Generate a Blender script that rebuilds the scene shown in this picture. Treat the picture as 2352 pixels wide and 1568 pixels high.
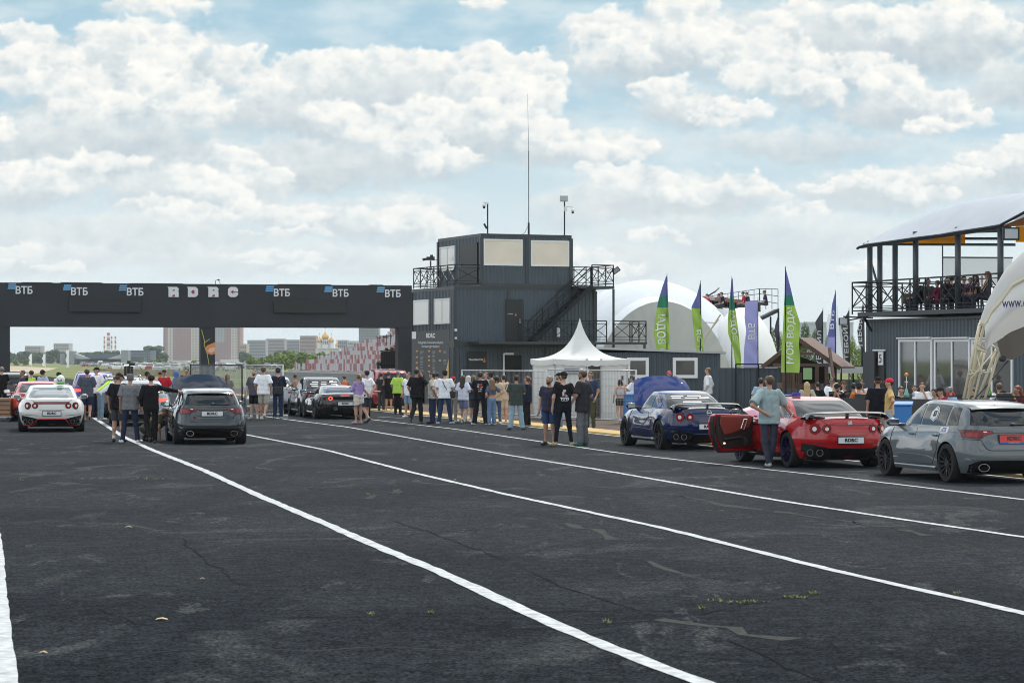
import bpy, bmesh, math, random
import numpy as np
from mathutils import Vector, Matrix
R = math.radians
sc = bpy.context.scene
for o in list(bpy.data.objects): bpy.data.objects.remove(o)
# ---------------------------------------------------------------- camera
F = 5553.0; CX = 1176.0; HY = 827.0; CAMH = 2.1     # focal length and horizon measured in a 2352 px wide copy of the photograph
cam_d = bpy.data.cameras.new("camera"); cam = bpy.data.objects.new("camera", cam_d)
sc.collection.objects.link(cam); sc.camera = cam
cam.location = (0, 0, CAMH); cam.rotation_euler = (R(90), 0, 0)
cam_d.sensor_width = 36; cam_d.sensor_fit = 'HORIZONTAL'
cam_d.lens = F / 2352 * 36; cam_d.shift_y = (HY - 784) / 2352
cam_d.clip_start = 0.3; cam_d.clip_end = 30000
cam_d.dof.use_dof = True; cam_d.dof.focus_distance = 56; cam_d.dof.aperture_fstop = 7
# ---------------------------------------------------------------- light
sc.view_settings.view_transform = 'Standard'; sc.view_settings.look = 'None'
sc.view_settings.exposure = 0.16; sc.view_settings.gamma = 1.0
SUN_EL, SUN_AZ = 52, 18        # azimuth from +Y towards +X: the sun is high and in front of the camera
sd = bpy.data.lights.new("sun", 'SUN'); sun = bpy.data.objects.new("sun", sd); sc.collection.objects.link(sun)
sd.energy = 3.0; sd.angle = R(5); sd.color = (1.0, 0.95, 0.88)
sv = Vector((math.sin(R(SUN_AZ)) * math.cos(R(SUN_EL)), math.cos(R(SUN_AZ)) * math.cos(R(SUN_EL)), math.sin(R(SUN_EL))))
sun.rotation_euler = sv.to_track_quat('Z', 'Y').to_euler()
def build_world():
  w = bpy.data.worlds.new("World"); sc.world = w; w.use_nodes = True
  nt = w.node_tree; N = nt.nodes; L = nt.links
  for n in list(N): N.remove(n)
  out = N.new('ShaderNodeOutputWorld'); bg = N.new('ShaderNodeBackground')
  tc = N.new('ShaderNodeTexCoord')
  sky = N.new('ShaderNodeTexSky'); sky.sky_type = 'NISHITA'; sky.sun_disc = False
  sky.sun_elevation = R(SUN_EL); sky.sun_rotation = R(SUN_AZ); sky.air_density = 1.0; sky.dust_density = 1.2; sky.ozone_density = 1.0
  # clouds all round the rest of the sky (the bank seen ahead is the 'sky' object)
  sc_ = N.new('ShaderNodeVectorMath'); sc_.operation = 'MULTIPLY'; sc_.inputs[1].default_value = (1, 1, 2.6)
  L.new(tc.outputs['Generated'], sc_.inputs[0])
  n1 = N.new('ShaderNodeTexNoise'); n1.inputs['Scale'].default_value = 2.6; n1.inputs['Detail'].default_value = 6; n1.inputs['Roughness'].default_value = 0.6
  L.new(sc_.outputs[0], n1.inputs['Vector'])
  def mr(v, a, b, c=0.0, d=1.0):
    m = N.new('ShaderNodeMapRange'); m.interpolation_type = 'SMOOTHSTEP'; L.new(v, m.inputs[0])
    for i, q in enumerate((a, b, c, d)): m.inputs[i + 1].default_value = q
    return m.outputs[0]
  def mix(fac, a, b):
    m = N.new('ShaderNodeMix'); m.data_type = 'RGBA'
    if isinstance(fac, float): m.inputs[0].default_value = fac
    else: L.new(fac, m.inputs[0])
    for s_, v in ((6, a), (7, b)):
      if isinstance(v, tuple): m.inputs[s_].default_value = (*v, 1)
      else: L.new(v, m.inputs[s_])
    return m.outputs[2]
  sep = N.new('ShaderNodeSeparateXYZ'); L.new(tc.outputs['Generated'], sep.inputs[0])
  ns = N.new('ShaderNodeVectorMath'); ns.operation = 'SCALE'; ns.inputs[3].default_value = 0.085; L.new(sky.outputs[0], ns.inputs[0])
  blue = mix(0.6, ns.outputs[0], (0.22, 0.36, 0.50))
  ccol = mix(mr(n1.outputs[0], 0.46, 0.62), (1.05, 1.03, 0.98), (0.42, 0.48, 0.52))
  fin = mix(mr(n1.outputs[0], 0.42, 0.52), blue, ccol)
  fin = mix(mr(sep.outputs[2], 0.10, 0.0), fin, (0.62, 0.68, 0.71))
  fin = mix(mr(sep.outputs[2], 0.0, -0.03), fin, (0.10, 0.11, 0.115))
  L.new(fin, bg.inputs[0]); bg.inputs[1].default_value = 1.75
  L.new(bg.outputs[0], out.inputs[0])
  w.cycles.sampling_method = 'MANUAL'; w.cycles.sample_map_resolution = 512
build_world()
sc.cycles.use_denoising = True; sc.cycles.pixel_filter_type = 'BLACKMAN_HARRIS'; sc.cycles.filter_width = 1.0
sc.cycles.max_bounces = 5; sc.cycles.diffuse_bounces = 2; sc.cycles.glossy_bounces = 3; sc.cycles.transmission_bounces = 4
sc.cycles.volume_bounces = 0; sc.cycles.transparent_max_bounces = 16
sc.cycles.caustics_reflective = False; sc.cycles.caustics_refractive = False; sc.cycles.sample_clamp_indirect = 4
# ---------------------------------------------------------------- pixel <-> place
def G(x, y):
  "ground point seen at photo position x, y"
  p = (y - HY) / CAMH; return ((x - CX) / p, F / p)
def PXX(x, Y): return (x - CX) * Y / F
def PZ(y, Y): return CAMH + (HY - y) * Y / F
# ---------------------------------------------------------------- materials
MATS = {}
def srgb(c):
  if isinstance(c, str):
    c = tuple(int(c[i:i + 2], 16) / 255 for i in (0, 2, 4))
  return tuple((v / 12.92 if v <= 0.04045 else ((v + 0.055) / 1.055) ** 2.4) for v in c)
def mat(name, col, rough=0.6, metal=0.0, coat=0.0, spec=0.5, emit=None, es=1.0, alpha=1.0, trans=0.0, var=0.0, vscale=3.0, bump=0.0, bscale=20.0, coatr=0.03):
  if name in MATS: return MATS[name]
  m = bpy.data.materials.new(name); m.use_nodes = True; MATS[name] = m
  nt = m.node_tree; b = nt.nodes['Principled BSDF']
  if isinstance(col, str): col = srgb(col)
  b.inputs['Base Color'].default_value = (*col, 1)
  b.inputs['Roughness'].default_value = rough; b.inputs['Metallic'].default_value = metal
  b.inputs['Coat Weight'].default_value = coat; b.inputs['Coat Roughness'].default_value = coatr
  b.inputs['Specular IOR Level'].default_value = spec
  b.inputs['Alpha'].default_value = alpha; b.inputs['Transmission Weight'].default_value = trans
  if emit: b.inputs['Emission Color'].default_value = (*emit, 1); b.inputs['Emission Strength'].default_value = es
  if var or bump:
    tc = nt.nodes.new('ShaderNodeTexCoord')
  if var:
    n = nt.nodes.new('ShaderNodeTexNoise'); n.inputs['Scale'].default_value = vscale; n.inputs['Detail'].default_value = 5
    nt.links.new(tc.outputs['Object'], n.inputs['Vector'])
    mr = nt.nodes.new('ShaderNodeMapRange'); mr.inputs[1].default_value = 0.3; mr.inputs[2].default_value = 0.7
    mr.inputs[3].default_value = 1 - var; mr.inputs[4].default_value = 1 + var
    nt.links.new(n.outputs[0], mr.inputs[0])
    mx = nt.nodes.new('ShaderNodeVectorMath'); mx.operation = 'SCALE'; mx.inputs[0].default_value = col
    nt.links.new(mr.outputs[0], mx.inputs[3]); nt.links.new(mx.outputs[0], b.inputs['Base Color'])
  if bump:
    n2 = nt.nodes.new('ShaderNodeTexNoise'); n2.inputs['Scale'].default_value = bscale; n2.inputs['Detail'].default_value = 4
    nt.links.new(tc.outputs['Object'], n2.inputs['Vector'])
    bp = nt.nodes.new('ShaderNodeBump'); bp.inputs['Strength'].default_value = bump; bp.inputs['Distance'].default_value = 0.02
    nt.links.new(n2.outputs[0], bp.inputs['Height']); nt.links.new(bp.outputs[0], b.inputs['Normal'])
  return m
def fabric(name, col, tr=.45, rough=.85):
  "cloth that lets some light through"
  if name in MATS: return MATS[name]
  m = mat(name, col, rough, spec=.15, var=.05, vscale=1.3, bump=.3, bscale=2.5); nt = m.node_tree
  o = [n for n in nt.nodes if n.type == 'OUTPUT_MATERIAL'][0]; t = nt.nodes.new('ShaderNodeBsdfTranslucent'); t.inputs[0].default_value = (*col, 1); x = nt.nodes.new('ShaderNodeMixShader'); x.inputs[0].default_value = tr
  nt.links.new(nt.nodes['Principled BSDF'].outputs[0], x.inputs[1]); nt.links.new(t.outputs[0], x.inputs[2]); nt.links.new(x.outputs[0], o.inputs[0]); return m
def paint(name, col, rough=0.35, coat=1.0, metal=0.0): return mat(name, col, rough, metal, coat, 0.12)
def cloth(name, col): return mat(name, col, 0.9, spec=0.15, var=0.13, vscale=7, bump=0.5, bscale=14)
# ---------------------------------------------------------------- mesh helpers
def link(o): sc.collection.objects.link(o); return o
def tag(o, label=None, cat=None, group=None, kind=None):
  if label: o['label'] = label
  if cat: o['category'] = cat
  if group: o['group'] = group
  if kind: o['kind'] = kind
  return o
def empty(name, loc=(0, 0, 0), rz=0.0, label=None, cat=None, group=None, kind=None):
  o = bpy.data.objects.new(name, None); link(o); o.empty_display_size = 0.2
  o.location = loc; o.rotation_euler = (0, 0, rz)
  o['mw'] = [v for r in (Matrix.Translation(loc) @ Matrix.Rotation(rz, 4, 'Z')) for v in r]
  return tag(o, label, cat, group, kind)
def wm(o):
  m = Matrix.Identity(4)
  while o is not None:
    m = Matrix.LocRotScale(o.location, o.rotation_euler, o.scale) @ m; o = o.parent
  return m
class MB:
  def __init__(s): s.v = []; s.f = []; s.m = []
  def add(s, vs, fs, mi=0):
    b = len(s.v); s.v.extend([tuple(v) for v in vs]); s.f.extend([tuple(i + b for i in f) for f in fs]); s.m.extend([mi] * len(fs)); return s
  def box(s, c, d, rz=0.0, mi=0, mtx=None):
    hx, hy, hz = d[0] / 2, d[1] / 2, d[2] / 2
    vs = [Vector((x, y, z)) for z in (-hz, hz) for y in (-hy, hy) for x in (-hx, hx)]
    if mtx is not None: vs = [mtx @ v + Vector(c) for v in vs]
    else:
      cs, sn = math.cos(rz), math.sin(rz)
      vs = [(c[0] + v.x * cs - v.y * sn, c[1] + v.x * sn + v.y * cs, c[2] + v.z) for v in vs]
    return s.add(vs, [(0, 2, 3, 1), (4, 5, 7, 6), (0, 1, 5, 4), (2, 6, 7, 3), (0, 4, 6, 2), (1, 3, 7, 5)], mi)
  def bar(s, p, q, w, h=None, mi=0):
    "rectangular bar between two points"
    p, q = Vector(p), Vector(q); d = q - p; L = d.length
    if L < 1e-6: return s
    h = h or w; z = d / L; up = Vector((0, 0, 1)) if abs(z.z) < 0.95 else Vector((0, 1, 0))
    x = z.cross(up).normalized(); y = x.cross(z)
    m = Matrix((x, z, y)).transposed()
    return s.box(tuple((p + q) / 2), (w, L, h), mi=mi, mtx=m)
  def tube(s, pts, r, n=8, mi=0, cap=True):
    pts = [Vector(p) for p in pts]; rs = r if isinstance(r, (list, tuple)) else [r] * len(pts)
    rings = []; prev = None
    for i, p in enumerate(pts):
      d = (pts[min(i + 1, len(pts) - 1)] - pts[max(i - 1, 0)])
      d = d.normalized() if d.length > 1e-9 else Vector((0, 0, 1))
      if prev is None:
        up = Vector((0, 0, 1)) if abs(d.z) < 0.9 else Vector((1, 0, 0)); x = d.cross(up).normalized()
      else:
        x = (prev - d * prev.dot(d)).normalized()
      prev = x; y = d.cross(x)
      rings.append([p + (x * math.cos(2 * math.pi * k / n) + y * math.sin(2 * math.pi * k / n)) * rs[i] for k in range(n)])
    vs = [v for r_ in rings for v in r_]; fs = []
    for i in range(len(rings) - 1):
      for k in range(n):
        fs.append((i * n + k, i * n + (k + 1) % n, (i + 1) * n + (k + 1) % n, (i + 1) * n + k))
    if cap: fs.append(tuple(range(n - 1, -1, -1))); fs.append(tuple((len(rings) - 1) * n + k for k in range(n)))
    return s.add(vs, fs, mi)
  def grid(s, P, mi=0, flip=False):
    "P: list of rows of points"
    r, c = len(P), len(P[0]); vs = [p for row in P for p in row]; fs = []
    for i in range(r - 1):
      for j in range(c - 1):
        f = (i * c + j, i * c + j + 1, (i + 1) * c + j + 1, (i + 1) * c + j)
        fs.append(f[::-1] if flip else f)
    return s.add(vs, fs, mi)
  def quad(s, a, b, c, d, mi=0): return s.add([a, b, c, d], [(0, 1, 2, 3)], mi)
  def prism(s, poly, n, mi=0):
    "poly: 3D points of a flat outline, n: extrusion vector"
    k = len(poly); n = Vector(n); vs = [Vector(p) for p in poly] + [Vector(p) + n for p in poly]
    fs = [tuple(range(k))[::-1], tuple(range(k, 2 * k))] + [(i, (i + 1) % k, k + (i + 1) % k, k + i) for i in range(k)]
    return s.add(vs, fs, mi)
  def ell(s, c, r, nu=12, nv=8, mi=0, mtx=None):
    vs = []; fs = []
    for j in range(nv + 1):
      t = math.pi * j / nv
      for i in range(nu):
        a = 2 * math.pi * i / nu
        v = Vector((r[0] * math.sin(t) * math.cos(a), r[1] * math.sin(t) * math.sin(a), r[2] * math.cos(t)))
        if mtx is not None: v = mtx @ v
        vs.append(v + Vector(c))
    for j in range(nv):
      for i in range(nu):
        fs.append((j * nu + i, (j + 1) * nu + i, (j + 1) * nu + (i + 1) % nu, j * nu + (i + 1) % nu))
    return s.add(vs, fs, mi)
  def build(s, name, mats, parent=None, smooth=False, local=False, bevel=0.0, autos=False):
    me = bpy.data.meshes.new(name); vs = s.v
    o = bpy.data.objects.new(name, me); link(o)
    if parent is not None:
      o.parent = parent
      if not local:
        inv = wm(parent).inverted(); vs = [inv @ Vector(v) for v in vs]
    me.from_pydata([tuple(v) for v in vs], [], s.f)
    if not isinstance(mats, (list, tuple)): mats = [mats]
    for m in mats: me.materials.append(m)
    if any(s.m): me.polygons.foreach_set('material_index', s.m)
    if smooth: me.polygons.foreach_set('use_smooth', [True] * len(me.polygons))
    me.update()
    if autos:
      try: me.set_sharp_from_angle(angle=R(autos if autos is not True else 35))
      except Exception: pass
    if bevel:
      b = o.modifiers.new('bevel', 'BEVEL'); b.width = bevel; b.segments = 2; b.limit_method = 'ANGLE'
    return o
_tc = {}
def text_mesh(txt, size=1.0, bold=0.0, extrude=0.01, align='CENTER'):
  key = (txt, size, bold, extrude, align)
  if key in _tc: return _tc[key]
  c = bpy.data.curves.new('t', 'FONT'); c.body = txt; c.size = size; c.offset = bold; c.extrude = extrude; c.align_x = align; c.align_y = 'CENTER'
  c.resolution_u = 2
  o = bpy.data.objects.new('t', c); link(o)
  dg = bpy.context.evaluated_depsgraph_get(); me = bpy.data.meshes.new_from_object(o.evaluated_get(dg))
  V = [tuple(v.co) for v in me.vertices]; Fc = [tuple(p.vertices) for p in me.polygons]
  bpy.data.objects.remove(o); bpy.data.curves.remove(c)
  _tc[key] = (V, Fc); return V, Fc
def text_obj(name, txt, size, m, parent, org, right, up, bold=0.0, sx=1.0, align='CENTER', extrude=0.006, warp=None, mb=None, mi=0):
  "flat lettering: org centre, right and up unit vectors in world space"
  V, Fc = text_mesh(txt, size, bold, extrude, align)
  right, up, org = Vector(right).normalized(), Vector(up).normalized(), Vector(org); n = right.cross(up)
  pts = [org + right * (v[0] * sx) + up * v[1] + n * v[2] for v in V]
  if warp: pts = [warp(p) for p in pts]
  if mb is not None: mb.add(pts, Fc, mi); return mb
  b = MB(); b.add(pts, Fc); return b.build(name, m, parent)
def dup(root, loc=None, rz=None, label=None, group=None, swap=None, scale=None):
  def cp(o, par):
    c = o.copy(); link(c)
    if par is not None: c.parent = par; c.matrix_parent_inverse = o.matrix_parent_inverse
    for ch in [x for x in bpy.data.objects if x.parent == o] if o.name not in KIDS else KIDS[o.name]: cp(ch, c)
    return c
  r = cp(root, None)
  if loc is not None: r.location = loc
  if rz is not None: r.rotation_euler = (0, 0, rz)
  if scale is not None: r.scale = (scale,) * 3 if isinstance(scale, (int, float)) else scale
  if label: r['label'] = label
  if group: r['group'] = group
  return r
KIDS = {}
# ---------------------------------------------------------------- cloud bank seen ahead (colour attribute computed here)
def perlin(u, v, seed):
  rs = np.random.RandomState(seed); n = 256
  ang = rs.rand(n, n) * 2 * np.pi; gx, gy = np.cos(ang), np.sin(ang)
  iu, iv = np.floor(u).astype(int), np.floor(v).astype(int); fu, fv = u - iu, v - iv
  def gr(a, b): return gx[(iu + a) % n, (iv + b) % n] * (fu - a) + gy[(iu + a) % n, (iv + b) % n] * (fv - b)
  su = fu * fu * fu * (fu * (fu * 6 - 15) + 10); sv_ = fv * fv * fv * (fv * (fv * 6 - 15) + 10)
  return ((gr(0, 0) * (1 - su) + gr(1, 0) * su) * (1 - sv_) + (gr(0, 1) * (1 - su) + gr(1, 1) * su) * sv_) * 1.5
def fbm(u, v, seed, octs=6, rough=0.5, billow=False):
  a = 1.0; t = 0; tot = 0
  for k in range(octs):
    p = perlin(u * 2 ** k + 17.3 * k, v * 2 ** k + 5.1 * k, seed + k)
    if billow: p = 1 - 2.2 * np.abs(p)
    t = t + a * p; tot += a; a *= rough
  return t / tot
MASS = [(280,170,330,130,1),(230,330,400,80,.9),(80,430,160,60,.9),(850,230,420,120,1),(700,370,360,60,.9),(450,440,220,60,.9),(820,500,330,50,.9),(300,540,420,60,.8),(1080,300,260,90,1),
  (1330,340,200,40,.9),(1520,110,240,90,1),(1850,110,330,120,1),(2180,80,240,90,.9),(2100,240,200,60,.9),(1560,450,280,60,.9),(2050,430,260,50,.9),(2320,370,130,60,.9),(2330,190,100,60,.8),(1600,240,140,50,.9),(650,600,420,40,.7),(120,600,200,40,.8),(1400,600,200,40,.8),(1850,330,260,40,.7),(1750,540,420,50,.7),(1280,480,120,50,.6)]
PUFF = [(230,90,66,46),(60,95,80,36),(330,110,95,60),(20,150,60,40),(110,150,95,44),(190,195,75,44),(395,160,70,62),(330,210,100,56),(450,232,80,46),(90,205,80,34),(250,240,90,30),(380,15,110,24),
  (560,150,60,44),(640,180,90,50),(760,150,70,36),(850,142,70,34),(930,150,66,38),(1010,150,62,32),(1105,128,52,38),(1170,160,60,40),(1240,165,46,40),(1215,215,70,50),(1090,215,90,40),
  (750,255,52,34),(830,300,70,50),(900,330,80,46),(960,345,80,44),(1030,368,60,36),(960,270,90,40),(1100,290,80,50),(1180,270,80,40),(1255,300,60,30),(1330,330,70,28),(1410,345,80,26),
  (20,300,30,22),(250,370,70,26),(120,395,50,26),(30,410,52,34),(100,430,80,30),(430,410,60,30),(500,430,70,36),(545,455,50,30),(540,370,60,24),(600,400,60,22),(350,470,70,22),(450,490,90,24),(700,490,110,26),(860,500,90,30),(960,510,70,32),(1020,530,52,26),(640,540,80,18),(30,590,60,24),(130,620,60,16),(700,610,60,14),(600,590,100,14),
  (1350,60,60,34),(1410,50,70,40),(1480,80,60,40),(1560,40,80,46),(1620,90,80,50),(1600,25,60,30),(1420,120,90,34),(1700,120,80,50),(1780,110,80,52),(1830,165,76,52),(1760,190,90,44),(1880,205,52,34),(1600,240,70,30),(1640,270,50,22),(1520,200,60,26),(1690,250,60,22),
  (1960,150,70,36),(2040,190,66,38),(2090,220,70,30),(2170,245,62,34),(2230,270,50,24),(2100,60,90,40),(2200,40,80,40),(2290,70,60,40),(1950,50,80,30),(1830,30,80,26),(2140,290,60,20),
  (1390,395,56,26),(1450,405,66,34),(1530,430,70,32),(1610,455,60,24),(1700,435,62,28),(1760,455,60,24),(1830,480,60,18),(2010,410,56,26),(2070,425,60,28),(2140,450,50,22),(1900,430,60,18),(2260,370,60,26),(2330,355,50,36),(2200,400,60,20),(1360,595,52,20),(1420,620,50,16),(1170,555,50,14),(1500,540,70,18),(1100,12,56,16),(1980,610,60,14)]
def cloud_image(W, Hh, az0, az1, el0, el1):
  az = np.linspace(az0, az1, W)[None, :].repeat(Hh, 0); el = np.linspace(el0, el1, Hh)[:, None].repeat(W, 1)
  x = CX + np.tan(np.radians(az)) * F; y = HY - np.tan(np.radians(el)) * F
  s = 1 / 260.0
  def sm(v, a, b):
    t = np.clip((v - a) / (b - a), 0, 1); return t * t * (3 - 2 * t)
  xw = x + 34 * fbm(x * s * 1.6, y * s * 2.0, 11, 5, .55) + 20 * fbm(x * s * 6, y * s * 7, 61, 4, .55)
  yw = y + 26 * fbm(x * s * 1.6, y * s * 2.0, 31, 5, .55) + 15 * fbm(x * s * 6, y * s * 8, 81, 4, .55)
  bil = fbm(x * s * 3.2, y * s * 4.2, 5, 5, .55, True)
  fine = fbm(x * s * 5.0, y * s * 6.5, 41, 6, .6)
  soft = fbm(x * s * 1.0, y * s * 2.2, 91, 5, .55)
  up = sm(el, 0.2, 8.5)[..., None]
  img = np.array([0.34, 0.53, 0.645]) * up + np.array([0.63, 0.735, 0.76]) * (1 - up)
  wisps = sm(fbm(x * s * 1.0, y * s * 2.8, 71, 6, .58), -.35, .45)[..., None]
  img = img + (np.array([0.67, 0.755, 0.775]) - img) * wisps * 0.68
  # broad grey masses
  cov = np.zeros_like(x); lt = np.zeros_like(x)
  for bx, by, rx, ry, wt in MASS:
    dx = (xw - bx) / rx; dy = (yw - by) / ry; dy = np.where(dy > 0, dy * 0.85, dy)
    r = np.sqrt(dx * dx + dy * dy); c = min(1, wt * 1.12) * sm(1.0 - r + 0.55 * soft + 0.35 * fine, -0.14, 0.46)
    l = np.clip(0.42 - 0.42 * dy + 0.30 * fine + 0.25 * soft + 0.2 * (bil - .4), 0, 1)
    lt = lt * (1 - c) + l * c; cov = 1 - (1 - cov) * (1 - c)
  g0 = np.array([0.42, 0.50, 0.55]); g1 = np.array([0.84, 0.845, 0.81])
  l = lt / np.maximum(cov, 1e-3); col = g0 + (g1 - g0) * l[..., None]
  cv = cov[..., None] * 0.90; img = img * (1 - cv) + col * cv
  # bright cumulus heads, each lit from above and slightly from the right
  rs = np.random.RandomState(4)
  h0 = np.array([0.52, 0.60, 0.64]); hm = np.array([0.80, 0.815, 0.79]); h1 = np.array([0.955, 0.925, 0.86])
  subs = []
  for bx, by, rx, ry in PUFF:
    subs.append((bx, by, rx, ry, 0.9))
    for k in range(4):
      a = rs.rand() * 6.28; q = .5 + .4 * rs.rand()
      subs.append((bx + rx * .75 * math.cos(a), by - ry * .55 * math.sin(a) + ry * .12, rx * q * .8, ry * q * 1.05, .85))
  for bx, by, rx, ry, wt in subs:
    m = (np.abs(x - bx) < rx * 1.9 + 45) & (np.abs(y - by) < ry * 1.9 + 45)
    if not m.any(): continue
    i0, i1 = np.where(m.any(1))[0][[0, -1]]; j0, j1 = np.where(m.any(0))[0][[0, -1]]
    S = (slice(i0, i1 + 1), slice(j0, j1 + 1))
    dx = (xw[S] - bx) / (rx * 1.16); dy = (yw[S] - by) / (ry * 1.2)
    r = np.sqrt(dx * dx + dy * dy)
    d = 1.0 - r + 0.30 * fine[S] + 0.28 * (bil[S] - .42)
    fade = 1.0 - sm(dy, -0.25, 0.95) * 0.95                       # heads dissolve into their grey base
    c = wt * sm(d, 0.0, 0.36) * fade
    nz = np.sqrt(np.clip(1 - np.minimum(r, 1) ** 2, 0, 1))
    l = 0.50 + 0.42 * (0.40 * dx - 0.85 * dy) - 0.10 * nz + 0.42 * fine[S] + 0.38 * (bil[S] - .42) + 0.12 * soft[S]
    l = np.clip(l, 0, 1)[..., None]
    col = np.where(l < .5, h0 + (hm - h0) * l * 2, hm + (h1 - hm) * (l - .5) * 2)
    img[S] = img[S] * (1 - c[..., None]) + col * c[..., None]
  low = (sm(el, 6.0, 0.0) * 0.50)[..., None]
  img = img + (np.array([0.735, 0.775, 0.765]) - img) * low
  low2 = sm(el, 2.2, 0.4)[..., None]
  img = img + (np.array([0.63, 0.72, 0.745]) - img) * low2 * 0.85
  return img
def sky_backdrop():
  az0, az1, el0, el1 = -15, 15, -0.4, 9.6; W = 1300; Hh = 440; Rr = 14000.0
  img = cloud_image(W, Hh, az0, az1, el0, el1)
  az = np.radians(np.linspace(az0, az1, W))[None, :].repeat(Hh, 0); el = np.radians(np.linspace(el0, el1, Hh))[:, None].repeat(W, 1)
  P = np.stack([Rr * np.sin(az), Rr * np.cos(az), CAMH + Rr * np.cos(az) * 0 + Rr * np.tan(el) * np.cos(az)], -1).reshape(-1, 3)
  idx = np.arange(W * Hh).reshape(Hh, W)
  q = np.stack([idx[:-1, :-1], idx[:-1, 1:], idx[1:, 1:], idx[1:, :-1]], -1).reshape(-1, 4)
  me = bpy.data.meshes.new('sky'); me.vertices.add(len(P)); me.vertices.foreach_set('co', P.ravel())
  me.loops.add(q.size); me.loops.foreach_set('vertex_index', q.ravel()); me.polygons.add(len(q))
  me.polygons.foreach_set('loop_start', np.arange(0, q.size, 4)); me.update()
  at = me.color_attributes.new('cloud', 'FLOAT_COLOR', 'POINT')
  at.data.foreach_set('color', np.concatenate([img.reshape(-1, 3), np.ones((W * Hh, 1))], 1).ravel())
  m = bpy.data.materials.new('sky_cloud'); m.use_nodes = True; nt = m.node_tree
  for n in list(nt.nodes): nt.nodes.remove(n)
  o_ = nt.nodes.new('ShaderNodeOutputMaterial'); e = nt.nodes.new('ShaderNodeEmission'); a = nt.nodes.new('ShaderNodeAttribute'); a.attribute_name = 'cloud'
  nt.links.new(a.outputs['Color'], e.inputs[0]); nt.links.new(e.outputs[0], o_.inputs[0]); m.cycles.emission_sampling = 'NONE'
  me.materials.append(m); ob = bpy.data.objects.new('sky', me); link(ob); tag(ob, kind='structure')
sky_backdrop()
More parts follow.
